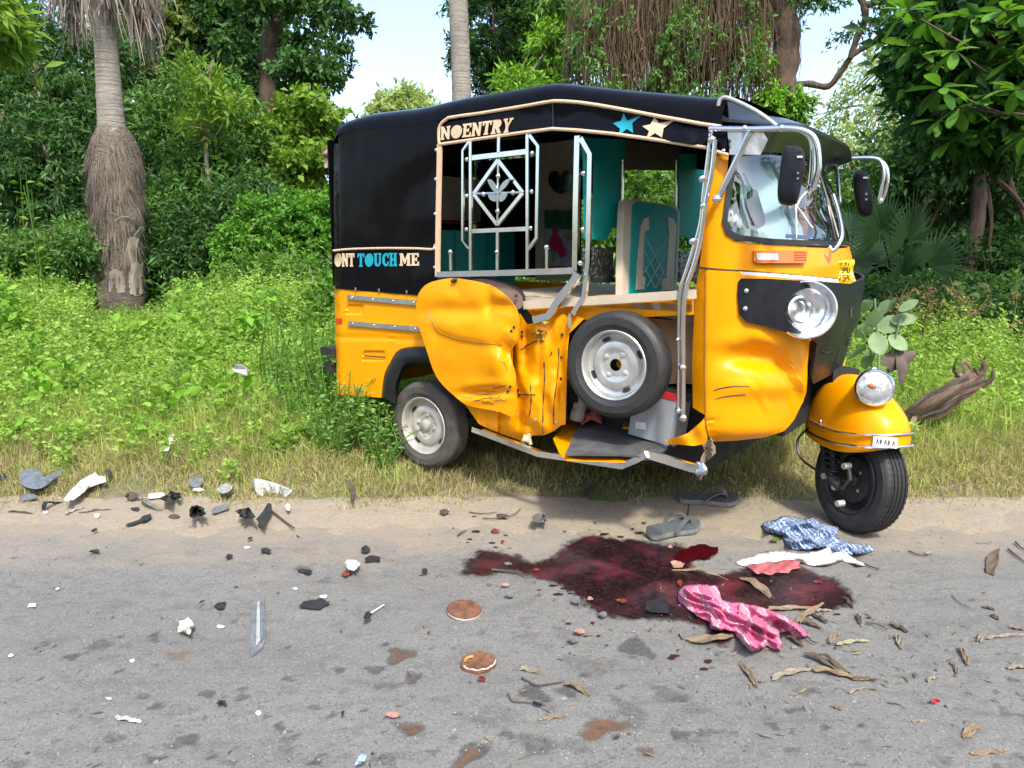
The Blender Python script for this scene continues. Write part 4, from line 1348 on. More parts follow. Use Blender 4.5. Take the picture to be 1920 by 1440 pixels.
# ================================================================== auto rickshaw
def m_paint(name, dirt=0.0):
    m = Mat(name)
    c = m.coord()
    base = m.ramp(m.noise(5, 4, 0.6, c), [(0.3, (0.65, 0.243, 0.0003)), (0.7, (0.71, 0.276, 0.0005))])
    dust = m.ramp(m.noise(11, 8, 0.72, c), [(0.56, 0.0), (0.74, 1.0)])
    col = m.mix(m.math('MULTIPLY', dust, 0.08 + dirt * 0.12), base, (0.30, 0.19, 0.06))
    if dirt:
        st = m.n('ShaderNodeMapping')
        st.inputs['Scale'].default_value = (26, 26, 3.2)
        m.l(c, st.inputs[0])
        scr = m.ramp(m.noise(1.0, 9, 0.75, st.outputs[0], 0.6), [(0.60, 0.0), (0.68, 1.0)])
        gr = m.ramp(m.noise(4.2, 5, 0.7, c), [(0.52, 0.0), (0.66, 1.0)])
        col = m.mix(m.math('MULTIPLY', m.math('MULTIPLY', scr, gr), 0.55 * dirt), col, (0.10, 0.045, 0.012))
    rr = m.ramp(m.noise(14, 5, 0.6, c), [(0.3, 0.24), (0.7, 0.42)])
    bp = m.bump(m.noise(3.5, 2, 0.5, c), 0.06, 0.03)
    return m.done(m.pbr(col, rr, 0.0, bp, Specular_IOR_Level=0.18, Coat_Weight=0.10, Coat_Roughness=0.10))


YEL = m_paint('yellow_paint')
YELD = m_paint('scuffed_yellow_paint', 1.0)
VINYL = simple('black_vinyl', (0.003, 0.003, 0.004), 0.13, 0, 0.3, 12, 0.04, 7, Specular_IOR_Level=0.09)
VINYL2 = simple('black_vinyl_valance', (0.003, 0.003, 0.005), 0.17, 0, 0.3, 12, 0.06, 10, Specular_IOR_Level=0.14)
CHROME = simple('chrome', (0.72, 0.74, 0.76), 0.13, 1.0, 0.06, 20, 0.03, 60, rvar=0.5)
STEEL = simple('dull_steel', (0.50, 0.51, 0.52), 0.32, 1.0, 0.15, 25, 0.06)
DARKST = simple('dark_steel', (0.05, 0.05, 0.052), 0.45, 0.6, 0.3, 30, 0.1)
BEIGE = simple('beige_piping', (0.52, 0.36, 0.235), 0.55, 0, 0.08, 40)
LETB = simple('beige_letter_vinyl', (0.55, 0.42, 0.27), 0.5, 0, 0.05, 40)
LETT = simple('teal_letter_vinyl', (0.002, 0.25, 0.34), 0.45, 0, 0.05, 40)
TEAL = simple('teal_leatherette', (0.001, 0.21, 0.195), 0.42, 0, 0.12, 14, 0.2, 160, Specular_IOR_Level=0.22)
CREAM = simple('cream_leatherette', (0.42, 0.36, 0.27), 0.5, 0, 0.12, 12, 0.15, 120)
RUBBER = simple('tyre_rubber', (0.016, 0.016, 0.016), 0.62, 0, 0.35, 26, 0.25, 120)
DUSTRUB = simple('dusty_tyre_rubber', (0.052, 0.047, 0.041), 0.8, 0, 0.45, 14, 0.3, 90)
RIMS = simple('silver_rim_paint', (0.52, 0.52, 0.50), 0.33, 0.75, 0.2, 16, 0.06, 40)
RIMD = simple('dusty_rim_paint', (0.42, 0.40, 0.36), 0.5, 0.5, 0.25, 14, 0.1, 40)
PLAST = simple('black_plastic', (0.010, 0.0115, 0.015), 0.38, 0, 0.2, 30, 0.12, 260, Specular_IOR_Level=0.22)
GASK = simple('gasket_rubber', (0.012, 0.012, 0.013), 0.4, 0, 0.2, 30)
DARK = simple('black_interior', (0.012, 0.012, 0.013), 0.7, 0, 0.3, 20)
MATG = simple('grey_floor_mat', (0.055, 0.057, 0.06), 0.8, 0, 0.4, 22, 0.5, 220)
BOARD = simple('brown_board', (0.20, 0.15, 0.125), 0.5, 0, 0.15, 10)
CARD = simple('brown_cardboard', (0.42, 0.30, 0.18), 0.85, 0, 0.2, 12, 0.2)
ORANGE = simple('amber_lens', (0.55, 0.115, 0.003), 0.15, 0, 0.1, 60, Coat_Weight=0.6)
REDL = simple('red_reflector', (0.62, 0.03, 0.015), 0.25, 0, 0.1, 60)
WHITEL = simple('clear_lens', (0.46, 0.45, 0.43), 0.12, 0, 0.1, 90, Coat_Weight=0.6)
LENSM = simple('ribbed_lens', (0.62, 0.65, 0.69), 0.12, 0.75, 0.25, 30, 0.9, 26, Coat_Weight=0.7)
TARP = simple('rolled_tarp', (0.40, 0.30, 0.22), 0.75, 0, 0.15, 25, 0.2)
PLATEY = simple('yellow_plate', (0.66, 0.42, 0.003), 0.45, 0, 0.06, 30, 0.3, 40)
INK = simple('dark_ink', (0.03, 0.028, 0.02), 0.6)
BATT = simple('grey_battery_case', (0.24, 0.265, 0.295), 0.5, 0, 0.1, 20)
REDC = simple('red_plastic', (0.42, 0.02, 0.02), 0.45)
WHITEP = simple('white_sticker', (0.80, 0.80, 0.78), 0.5)
BLUEP = simple('blue_sticker', (0.02, 0.08, 0.42), 0.5)
mm = Mat('windscreen_glass')
fr = mm.n('ShaderNodeFresnel', i_IOR=1.52)
tr = mm.n('ShaderNodeBsdfTransparent')
tr.inputs[0].default_value = (0.80, 0.88, 0.86, 1)
gl = mm.n('ShaderNodeBsdfGlossy', i_Roughness=0.03)
mx = mm.n('ShaderNodeMixShader')
mm.l(mm.math('ADD', mm.math('MULTIPLY', fr.outputs[0], 1.7, True), 0.07, True), mx.inputs[0])
mm.l(tr.outputs[0], mx.inputs[1])
mm.l(gl.outputs[0], mx.inputs[2])
GLASS = mm.done(mx.outputs[0])
mm = Mat('clear_plastic_sheet')
tr = mm.n('ShaderNodeBsdfTransparent')
tr.inputs[0].default_value = (0.42, 0.42, 0.40, 1)
gl = mm.n('ShaderNodeBsdfGlossy', i_Roughness=0.15)
mx = mm.n('ShaderNodeMixShader', i_0=0.12)
mm.l(tr.outputs[0], mx.inputs[1])
mm.l(gl.outputs[0], mx.inputs[2])
CLEARP = mm.done(mx.outputs[0])

rick = empty('auto_rickshaw', 'yellow and black three wheeled auto rickshaw with crushed side, standing on the verge',
             'auto rickshaw', ROOT, YAW)
UP = Vector((0, 0, 1))

# ---- rear body, near side
arch = [(718, 746), (722, 708), (733, 682), (752, 657), (800, 653), (850, 662), (890, 690), (915, 730), (930, 770)]
out = [(627, 541), (660, 544), (745, 551), (800, 555), (925, 566), (960, 620), (962, 760)] + arch[::-1] + [(633, 739), (629, 640)]


def body_d(x, y):
    d = 0.0
    if x < 640:
        d += 0.05 * ((640 - x) / 14) ** 2
    for (x0, y0, x1, y1) in ((650, 573, 680, 591), (628, 573, 637, 591), (680, 659, 724, 677), (628, 655, 634, 690)):
        if x0 < x < x1 and y0 < y < y1:
            d += 0.008
    if abs(y - 632 - (x - 640) * 0.03) < 4:
        d += 0.005
    return d


m = M().sheet(out, lambda x, y: V(x, y, body_d(x, y)), 5, 0.003)
rb = m.obj('rear_body', YEL, rick, sharp=28)
m = M()
zt, zb = V(627, 541).z, V(633, 739).z
m.box((-0.69, 0.69, (zt + zb) / 2), (0.012, 1.20, zt - zb))
m.box((0.0, 1.33, (zt + zb) / 2), (1.36, 0.012, zt - zb))
m.obj('rear_panel', YEL, rick)
for (a, b) in (((652, 557), (784, 568)), ((653, 606), (788, 617))):
    st = M().tube([V(a[0], a[1], -0.008), V(b[0] + 10, b[1] + 1, -0.008)], 0, flat=(0.0125, 0.004)).obj('trim_strip', STEEL, rick)
    n_ = 3
    for k in range(4):
        t = 0.06 + k * 0.29
        M().ball(V(lerp(a[0], b[0], t), lerp(a[1], b[1], t), -0.014), 0.006, 8, 5, (1, 0.6, 1)).obj('rivet', CHROME, st)
M().sheet([(630, 597), (640, 597), (640, 606), (630, 606)], lambda x, y: V(x, y, -0.006 + body_d(x, y)), 6, 0.006).obj('reflector', REDL, rick)
M().sheet([(682, 666), (722, 669), (722, 671), (682, 668)], lambda x, y: V(x, y, -0.002), 4, 0.002).obj('pressed_line', DARKST, rick)
# rear bumper stubs
for yy in (660, 688):
    p = U(617, yy, -0.74)
    M().box(p + Vector((0, 0.03, 0)), (0.10, 0.10, 0.055)).obj('bumper_stub', DARKST, rick)
# black flared arch
ar = cr(arch[:7], 4, False)
rows = []
for i, (x, y) in enumerate(ar):
    cx, cy = 812, 790
    vx, vy = x - cx, y - cy
    L = math.hypot(vx, vy)
    vx, vy = vx / L, vy / L
    rows.append([V(x + vx * 3, y + vy * 3, -0.001), V(x - vx * 2, y - vy * 2, -0.035), V(x - vx * 14, y - vy * 14, -0.055), V(x - vx * 26, y - vy * 26, -0.045), V(x - vx * 32, y - vy * 32, 0.0), V(x - vx * 34, y - vy * 34, 0.10)])
M().grid(rows, 0.003).obj('wheel_arch_flare', PLAST, rick, sharp=60)
rows = []
for (x, y) in ar:
    rows.append([V(x, y, 0.002), V(x, y, 0.2), V(x, y, 0.40)])
M().grid(rows).obj('inner_wheel_arch', DARK, rick)


# ---- wheels
def lump(c, r, scale, seed, amp=0.45):
    m_ = M().ball((0, 0, 0), r, 14, 10, scale)
    c = Vector(c)
    m_.v = [tuple(c + Vector(p) * (1 + amp * noise.noise((p[0] / r * 1.7 + seed, p[1] / r * 1.7, p[2] / r * 1.7)))) for p in m_.v]
    return m_


def wheel(parent, c, axis, Rr, hw, tyre_mat, rim_mat, name, hub=True, groove=True, tilt=0.0, slots=True):
    c = Vector(c)
    axis = Vector(axis).normalized()
    e = empty(name)
    e.parent = parent
    g = []
    if groove:
        for hc in (-0.46, -0.16, 0.16, 0.46):
            g += [(Rr, (hc - 0.05) * hw), (Rr - 0.007, (hc - 0.03) * hw), (Rr - 0.007, (hc + 0.03) * hw), (Rr, (hc + 0.05) * hw)]
    prof = [(0.60 * Rr, -hw * 0.55), (0.64 * Rr, -hw * 0.85), (0.76 * Rr, -hw), (0.88 * Rr, -hw * 0.98), (0.955 * Rr, -hw * 0.86), (0.985 * Rr, -hw * 0.72), (Rr, -hw * 0.6)] + g + \
           [(Rr, hw * 0.6), (0.985 * Rr, hw * 0.72), (0.955 * Rr, hw * 0.86), (0.90 * Rr, hw * 0.955), (0.895 * Rr, hw * 0.985), (0.80 * Rr, hw * 1.0), (0.76 * Rr, hw), (0.75 * Rr, hw * 0.97), (0.67 * Rr, hw * 0.88), (0.64 * Rr, hw * 0.82), (0.60 * Rr, hw * 0.55)]
    M().lathe(prof, c, axis, 64).obj('tyre', tyre_mat, e, sharp=30)
    rp = [(0.60 * Rr, -hw * 0.5), (0.60 * Rr, hw * 0.5), (0.645 * Rr, hw * 0.80), (0.66 * Rr, hw * 0.88), (0.645 * Rr, hw * 0.93), (0.615 * Rr, hw * 0.86), (0.59 * Rr, hw * 0.62),
          (0.575 * Rr, hw * 0.36), (0.53 * Rr, hw * 0.28), (0.50 * Rr, hw * 0.22), (0.47 * Rr, hw * 0.30), (0.44 * Rr, hw * 0.46), (0.34 * Rr, hw * 0.56), (0.30 * Rr, hw * 0.52), (0.24 * Rr, hw * 0.40), (0.20 * Rr, hw * 0.42)]
    rp += [(0.115 * Rr, hw * 0.42)] if not hub else [(0.13 * Rr, hw * 0.42), (0.13 * Rr, hw * 0.62), (0.09 * Rr, hw * 0.72), (0.001, hw * 0.74)]
    rim = M().lathe(rp, c, axis, 48).obj('rim', rim_mat, e, sharp=35)
    q = Vector((0, 0, 1))
    a = axis.cross(q).normalized()
    b = axis.cross(a)
    if slots:
        for k in range(4):
            th = tilt + k * math.pi / 2
            er = a * math.cos(th) + b * math.sin(th)
            et = b * math.cos(th) - a * math.sin(th)
            P = []
            for j in range(12):
                f = 2 * math.pi * j / 12
                P.append(c + er * (0.51 * Rr + 0.030 * Rr * math.sin(f)) + et * (0.085 * Rr * math.cos(f)) + axis * (hw * 0.36 + 0.0015))
            Q = [p - axis * 0.012 for p in P]
            M().add(P + Q, [tuple(range(11, -1, -1))] + [(i, (i + 1) % 12, 12 + (i + 1) % 12, 12 + i) for i in range(12)]).obj('rim_slot', DARK, rim, sharp=20)
    for k in range(4):
        th = tilt + 0.5 + k * math.pi / 2
        er = a * math.cos(th) + b * math.sin(th)
        p = c + er * 0.245 * Rr + axis * hw * 0.42
        M().lathe([(0.0001, 0.010), (0.007, 0.010), (0.008, 0.004), (0.014, 0.002), (0.015, -0.002)], p, axis, 8).obj('wheel_nut', rim_mat if not hub else RIMD, rim)
    return e


NEAR = Vector((0, -1, 0))
wheel(rick, V(806, 795, 0.045) , NEAR, 0.232, 0.062, DUSTRUB, RIMD, 'rear_wheel', True, True, 0.9)
fw = V(806, 795, 0.045)
wheel(rick, (fw.x, 1.27, fw.z), (0, 1, 0), 0.232, 0.062, DUSTRUB, RIMD, 'rear_wheel', True, False, 0.2, False)
M().tube([(fw.x, 0.1, fw.z), (fw.x, 1.2, fw.z)], 0.03).obj('rear_axle', DARKST, rick)
M().tube([(fw.x + 0.12, 0.66, fw.z + 0.02), (fw.x + 0.12, 0.95, fw.z + 0.02)], 0.13, 14).obj('engine_casing', DARKST, rick)
# spare wheel on the side, a bit outside the body line
SPC = V(1159, 683, -0.055)
wheel(rick, SPC, Vector((0.06, -1, 0.02)), 0.224, 0.058, RUBBER, RIMS, 'spare_wheel', False, False, 0.45)
M().tube([SPC + Vector((0.0, 0.02, 0)), SPC + Vector((0.0, 0.16, 0))], 0.02).obj('spare_wheel_bracket', YEL, rick)

# ---- canopy: loft of the roof, from the seam up and over
ST = [(627, 262, 254), (631, 255, 245), (638, 250, 239), (650, 246, 234), (675, 242, 226), (705, 240, 215), (740, 238, 210), (770, 236, 206.5), (800, 231, 203), (822, 226, 199.5),
      (840, 221, 194.5), (865, 217, 188), (900, 212.5, 181.5), (940, 206, 175), (985, 198.5, 168), (1015, 193, 162.5), (1038, 189.5, 158.5), (1060, 190, 156.5), (1085, 192, 158.5), (1120, 197, 163),
      (1160, 204, 167.5), (1200, 211.5, 171), (1240, 219, 174.5), (1280, 226, 178), (1315, 232.5, 181), (1340, 236, 183), (1352, 238, 184.5)]
rows, tops, seams = [], [], []
for (x, ys, yt) in ST:
    s_ = V(x, ys, 0.0)
    t_ = U(x, yt, s_.x + 0.02)
    t_ = V(x, yt, 0.15)
    u = s_.x
    tops.append((t_.x, t_.z))
    seams.append((u, s_.z))
tu, tz = zip(*tops)
half = [(0.0, 0.0), (0.004, 0.22), (0.018, 0.48), (0.05, 0.76), (0.10, 0.94), (0.15, 1.0), (0.28, 1.02), (0.45, 1.03), (0.66, 1.04)]
for i, (u, zs) in enumerate(seams):
    dz = max(float(np.interp(u, tu, tz)) - zs, 0.012)
    row = [(u, d, zs + dz * k) for d, k in half]
    row += [(u, 1.32 - d, zs + dz * k) for d, k in half[-2::-1]]
    rows.append(row)
LAST = rows[-1]
R0 = rows[0]
rows.insert(0, [(R0[0][0] - 0.004, p[1], R0[0][2] - 0.03 + (p[2] - R0[0][2]) * 0.3) for p in R0])
M().grid(rows).obj('canopy_roof', VINYL, rick, sharp=70)
# rear quarter of black vinyl
seam = [(x, ys + 0.5) for (x, ys, yt) in ST if x <= 822]
out = [(627, 541)] + [(626, 400), (626, 300)] + seam + [(820, 300), (819, 420), (818, 556), (745, 551), (660, 544)]


def quarter_d(x, y):
    d = 0.009 * noise.noise((x * 0.010, y * 0.007, 3.0)) + 0.003 * noise.noise((x * 0.05, y * 0.012, 6.0)) + 0.003 * math.sin(y * 0.05 + x * 0.02) * (1 if x > 770 else 0.3)
    if x < 638:
        d += 0.03 * ((638 - x) / 12) ** 2
    if x > 780:
        d += 0.006 * math.sin((x - 780) / 40 * math.pi) * math.sin((y - 230) * 0.012)
    return d - 0.002


M().sheet(out, lambda x, y: V(x, y, quarter_d(x, y)), 8, 0.003).obj('canopy_side', VINYL, rick, sharp=60)
m = M()
zt2, zb2 = V(627, 262).z, V(627, 541).z
m.box((-0.70, 0.66, (zt2 + zb2) / 2), (0.008, 1.24, zt2 - zb2 + 0.02))
m.box((-0.655, 0.66, zt2 - 0.02), (0.008, 1.20, 0.16))
m.obj('canopy_back', VINYL, rick)
m = M()
zb2 = V(627, 541).z
m.box((-0.27, 1.325, (1.84 + zb2) / 2), (0.84, 0.008, 1.78 - zb2))
m.obj('canopy_far_side', VINYL, rick)
# valance over the door opening
up_ = [(x, ys + 0.6) for (x, ys, yt) in ST if x >= 860]
out = [(823, 262), (823, 243), (828, 231), (838, 223.5)] + up_ + [(1362, 241), (1364, 291), (1345, 283), (1330, 276), (1240, 262), (1150, 249.5), (1085, 243), (1036, 240), (980, 247), (900, 258), (823, 269)]
out[3:3] = []


def val_d(x, y):
    return -0.003 + 0.004 * noise.noise((x * 0.06, y * 0.03, 2.0)) + 0.010 * noise.noise((x * 0.016, y * 0.03, 9.0)) + (0.012 * math.sin((y - 195) / 50 * math.pi) if x > 1036 else 0.006)


M().sheet(out, lambda x, y: V(x, y, val_d(x, y)), 7, 0.003).obj('canopy_valance', VINYL2, rick, sharp=60)
mir = M()
for a, b in zip([(823, 240), (900, 225), (1036, 205), (1200, 225)], [(900, 225), (1036, 205), (1200, 225), (1350, 250)]):
    pa, pb = V(*a), V(*b)
    mir.add([(pa.x, 1.322, pa.z + 0.06), (pb.x, 1.322, pb.z + 0.06), (pb.x, 1.322, pb.z - (0.27 if b[0] < 1000 else 0.13)), (pa.x, 1.322, pa.z - (0.27 if b[0] < 1000 else 0.13))], [(0, 1, 2, 3)])
mir.obj('canopy_far_valance', VINYL2, rick)


def piping(pts, name='piping', r=0.0075, mat=None, d=-0.008, flat=None):
    return M().tube([V(x, y, d) for x, y in pts], r, 8, flat=flat).obj(name, mat or BEIGE, rick)


piping(cr([(823, 268), (823, 243), (828, 231), (838, 223)], 5, False)[:-1] + [(x, ys) for (x, ys, yt) in ST if x >= 840])
piping([(823, 271), (900, 260), (980, 248.5), (1036, 241.5), (1085, 244.5), (1150, 251), (1240, 263.5), (1330, 277.5), (1346, 284.5), (1366, 291)])
piping([(824.5, 270), (823.5, 330), (822, 400), (821, 470), (820.5, 519)], 'piping', 0.012, None, -0.006, (0.0135, 0.005))
piping(cr([(625, 470), (660, 467), (720, 465.5), (780, 466), (806, 467.5), (813, 466), (816, 458)], 4, False), 'piping', 0.006)
for (x, y) in ((817, 281), (816, 336), (815, 401), (814.5, 466), (814, 501)):
    M().ball(V(x, y, -0.008), 0.008, 8, 6, (1, 0.5, 1)).obj('snap_button', CHROME, rick)
for (x, y) in ((627, 538), (667, 541), (711, 543), (763, 546)):
    M().tube([V(x, y - 2, -0.008), V(x, y + 4, -0.008)], 0.006, 8).obj('hook_button', CHROME, rick)
# faint welded seam lines
M().tube([V(1036, 193, -0.006), V(1037, 240, -0.006)], 0.0014, 6).obj('canopy_seam', simple('seam', (0.03, 0.03, 0.032), 0.4), rick)
M().tube([V(1062, 160, 0.10), V(1130, 184, 0.02), V(1202, 211, -0.004)], 0.002, 6).obj('canopy_cord', DARK, rick)
# rolled tarp behind the rear edge
tp = U(615, 288, -0.76)
m = M()
for k in range(5):
    rr = 0.026 - k * 0.005
    m.tube([tp + Vector((0, -0.02 - 0.004 * k, 0)), tp + Vector((0, 1.15, 0))], rr, 16, caps=False)
m.tube([tp + Vector((0.008, 0.0, -0.01)), tp + Vector((0.012, 0.0, -0.075))], 0, flat=(0.035, 0.008))
m.tube([tp + Vector((0, 0.0, 0)), tp + Vector((0, 1.15, 0))], 0.008, 10)
m.obj('rolled_tarp', TARP, rick)

# ---- lettering
GLY = {
    'N': (5.6, [(0, 0), (2.1, 0), (2.1, .9), (1.7, .9), (1.7, 4.2), (4.0, 0), (5.2, 0), (5.2, 6.1), (5.6, 6.1), (5.6, 7), (3.5, 7), (3.5, 6.1), (3.9, 6.1), (3.9, 2.9), (1.7, 7), (0, 7), (0, 6.1), (.4, 6.1), (.4, .9), (0, .9)]),
    'O': (6.4, [(3.2 + 3.2 * math.cos(i * math.pi / 12), 3.4 + 3.5 * math.sin(i * math.pi / 12)) for i in range(24)]),
    'E': (5, [(0, 0), (5, 0), (5, 2.3), (4.2, 2.3), (4.0, 1), (2.1, 1), (2.1, 3), (3, 3), (3, 2.5), (3.7, 2.5), (3.7, 4.6), (3, 4.6), (3, 4.1), (2.1, 4.1), (2.1, 6), (3.9, 6), (4.1, 4.9), (4.9, 4.9), (4.9, 7), (0, 7), (0, 6.1), (.5, 6.1), (.5, .9), (0, .9)]),
    'T': (5.2, [(1.3, 0), (3.9, 0), (3.9, .9), (3.4, .9), (3.4, 6), (4.3, 6), (4.4, 4.8), (5.2, 4.8), (5.2, 7), (0, 7), (0, 4.8), (.8, 4.8), (.9, 6), (1.8, 6), (1.8, .9), (1.3, .9)]),
    'R': (5.8, [(0, 0), (2.6, 0), (2.6, .9), (2.1, .9), (2.1, 2.6), (2.6, 2.6), (3.9, 0), (5.8, 0), (5.8, .9), (5.2, .9), (4.1, 2.9), (4.9, 3.5), (5.2, 4.6), (5.0, 5.8), (4.3, 6.7), (3.2, 7), (0, 7), (0, 6.1), (.5, 6.1), (.5, .9), (0, .9)]),
    'Y': (5.6, [(1.5, 0), (4.1, 0), (4.1, .9), (3.6, .9), (3.6, 2.9), (5.0, 6.1), (5.6, 6.1), (5.6, 7), (3.4, 7), (3.4, 6.1), (3.8, 6.1), (2.9, 4.2), (2.0, 6.1), (2.4, 6.1), (2.4, 7), (0, 7), (0, 6.1), (.6, 6.1), (2.0, 2.9), (2.0, .9), (1.5, .9)]),
    'U': (5.6, [(2.0, 0), (3.6, 0), (4.6, .6), (5.1, 1.8), (5.1, 6.1), (5.6, 6.1), (5.6, 7), (3.4, 7), (3.4, 6.1), (3.9, 6.1), (3.9, 2.0), (3.5, 1.2), (2.6, 1.2), (2.1, 2.0), (2.1, 6.1), (2.6, 6.1), (2.6, 7), (0, 7), (0, 6.1), (.5, 6.1), (.5, 1.8), (1.0, .6)]),
    'C': (5.2, [(3.2, 0), (4.6, .4), (5.2, 1.4), (5.2, 2.5), (4.3, 2.5), (4, 1.5), (3.3, 1.1), (2.5, 1.5), (2.1, 2.6), (2.1, 4.4), (2.5, 5.5), (3.2, 5.9), (3.9, 5.5), (4.2, 4.4), (5.1, 4.4), (5.1, 7), (4.4, 7), (4.2, 6.4), (3.2, 7), (1.8, 6.7), (.7, 5.6), (.3, 4.2), (.3, 2.8), (.7, 1.4), (1.8, .3)]),
    'H': (5.7, [(0, 0), (2.5, 0), (2.5, .9), (2.1, .9), (2.1, 3), (3.6, 3), (3.6, .9), (3.2, .9), (3.2, 0), (5.7, 0), (5.7, .9), (5.2, .9), (5.2, 6.1), (5.7, 6.1), (5.7, 7), (3.2, 7), (3.2, 6.1), (3.6, 6.1), (3.6, 4.1), (2.1, 4.1), (2.1, 6.1), (2.5, 6.1), (2.5, 7), (0, 7), (0, 6.1), (.5, 6.1), (.5, .9), (0, .9)]),
    'M': (7.2, [(0, 0), (2.1, 0), (2.1, .9), (1.7, .9), (1.7, 4.4), (3.0, 1.2), (3.8, 1.2), (5.1, 4.4), (5.1, .9), (4.7, .9), (4.7, 0), (7.2, 0), (7.2, .9), (6.7, .9), (6.7, 6.1), (7.2, 6.1), (7.2, 7), (5.2, 7), (3.5, 3.2), (1.9, 7), (0, 7), (0, 6.1), (.5, 6.1), (.5, .9), (0, .9)]),
    'D': (5.6, [(0, 0), (3, 0), (4.6, .8), (5.4, 2.4), (5.4, 4.6), (4.6, 6.2), (3, 7), (0, 7), (0, 6.1), (.5, 6.1), (.5, .9), (0, .9)]),
}


def word(txt, q, mat, d, step=30):
    """q: picture corners bottom-left, bottom-right, top-left, top-right"""
    tot = sum(GLY[c][0] for c in txt) + 0.45 * (len(txt) - 1)
    m = M()
    x = 0.0
    for c in txt:
        wd, pl = GLY[c]
        P = []
        for (gx, gy) in pl:
            s_, t_ = (x + gx) / tot, gy / 7
            b = (lerp(q[0][0], q[1][0], s_), lerp(q[0][1], q[1][1], s_))
            t2 = (lerp(q[2][0], q[3][0], s_), lerp(q[2][1], q[3][1], s_))
            P.append((lerp(b[0], t2[0], t_), lerp(b[1], t2[1], t_)))
        m.sheet(P, lambda x_, y_: V(x_, y_, d(x_, y_) if callable(d) else d), step, 0.0025)
        x += wd + 0.45
    return m.obj('lettering', mat, rick, sharp=20)


word('NOENTRY', ((826, 262.5), (957, 247.5), (826, 238), (963, 220.5)), LETB, lambda x, y: val_d(x, y) - 0.006)
word('ONT', ((627, 500), (664, 500), (627, 475), (664, 475)), LETB, lambda x, y: quarter_d(x, y) - 0.006)
word('TOUCH', ((670, 500.5), (744, 499), (670, 475.5), (744, 474)), LETT, lambda x, y: quarter_d(x, y) - 0.006)
word('ME', ((749, 498.5), (785, 498), (749, 475), (785, 474.5)), LETB, lambda x, y: quarter_d(x, y) - 0.006)
# the D lies round the corner on the back
zc = V(640, 487).z
mD = M()
Pd = [(-0.7065, 0.10 - gx * 0.0105 + 0.0, zc - 0.036 + gy * 0.0103) for gx, gy in GLY['D'][1]]
mD.add(Pd, [tuple(range(len(Pd)))])
mD.obj('lettering', LETB, rick)
s1 = [(1169, 212), (1176, 226.5), (1202, 217), (1185, 231), (1186.5, 249), (1175, 241.5), (1159, 255), (1162.5, 241), (1149, 231), (1164.5, 226.5)]
s2 = [(1227, 220), (1235.5, 231), (1265, 225), (1244, 240.5), (1240.6, 257.5), (1228, 249.5), (1211, 261), (1217, 245.5), (1204, 236.5), (1219.5, 233)]
M().sheet(s1, lambda x, y: V(x, y, val_d(x, y) - 0.006), 6, 0.0025).obj('star_patch', LETT, rick, 'teal five pointed star on the canopy valance')
M().sheet(s2, lambda x, y: V(x, y, val_d(x, y) - 0.006), 6, 0.0025).obj('star_patch', LETB, rick, 'beige five pointed star on the canopy valance')

# ---- chrome window guard
G = empty('window_guard')
G.parent = rick


def bar(pts, w_, t_=0.006, d=-0.012, mat=None, name='guard_bar', par=None):
    return M().tube([V(x, y, d) for x, y in pts], 0, flat=(w_, t_)).obj(name, mat or CHROME, par or G)


def rod(pts, r=0.006, d=-0.012, name='guard_rod', par=None, mat=None, smooth=0):
    pp = cr(pts, smooth, False) if smooth else pts
    return M().tube([V(p[0], p[1], p[2] if len(p) > 2 else d) for p in pp], r, 10).obj(name, mat or CHROME, par or G)


def knob(x, y, r=0.011, d=-0.012, par=None, name='guard_knob'):
    return M().ball(V(x, y, d), r, 12, 8).obj(name, CHROME, par or G)


bar([(883, 265), (883, 507)], 0.0075)
bar([(989.5, 252), (989.5, 505)], 0.0075)
bar([(880, 266), (868.5, 282), (868, 451), (879, 465)], 0.006)
bar([(993.5, 253), (1009.5, 274), (1006.5, 446), (991, 467)], 0.0075)
bar([(886, 296), (987, 284.5)], 0.011, 0.006, -0.010)
bar([(886, 433.5), (987, 429)], 0.0095, 0.006, -0.010)
bar([(936, 257), (935.5, 288)], 0.0075, 0.005, -0.011)
bar([(933.5, 434), (933, 506)], 0.0075, 0.005, -0.011)
m = M()
dm = [(934.5, 300), (981.5, 361), (933, 421), (889, 363.5)]
for a, b in zip(dm, dm[1:] + dm[:1]):
    m.tube([V(*a, -0.014), V(*b, -0.014)], 0, flat=(0.0085, 0.006))
m.obj('guard_diamond', CHROME, G)
rod([(934.5, 306), (933, 416)], 0.006, -0.016)
rod([(893, 363), (977, 360.5)], 0.006, -0.017)
for (x, y) in ((934.5, 330), (933.5, 396), (907, 364), (962, 361)):
    knob(x, y, 0.0125, -0.018)
for (x, y) in ((875.5, 299), (875.5, 367), (875, 430), (998, 287), (997, 359), (995, 427.5)):
    knob(x, y, 0.011, -0.013)
for (x, y) in ((845, 472), (1025, 463.5)):
    knob(x, y, 0.013)
    rod([(x, y + 3), (x + 0.5, 507)], 0.0085)
knob(932, 472, 0.012, -0.016)
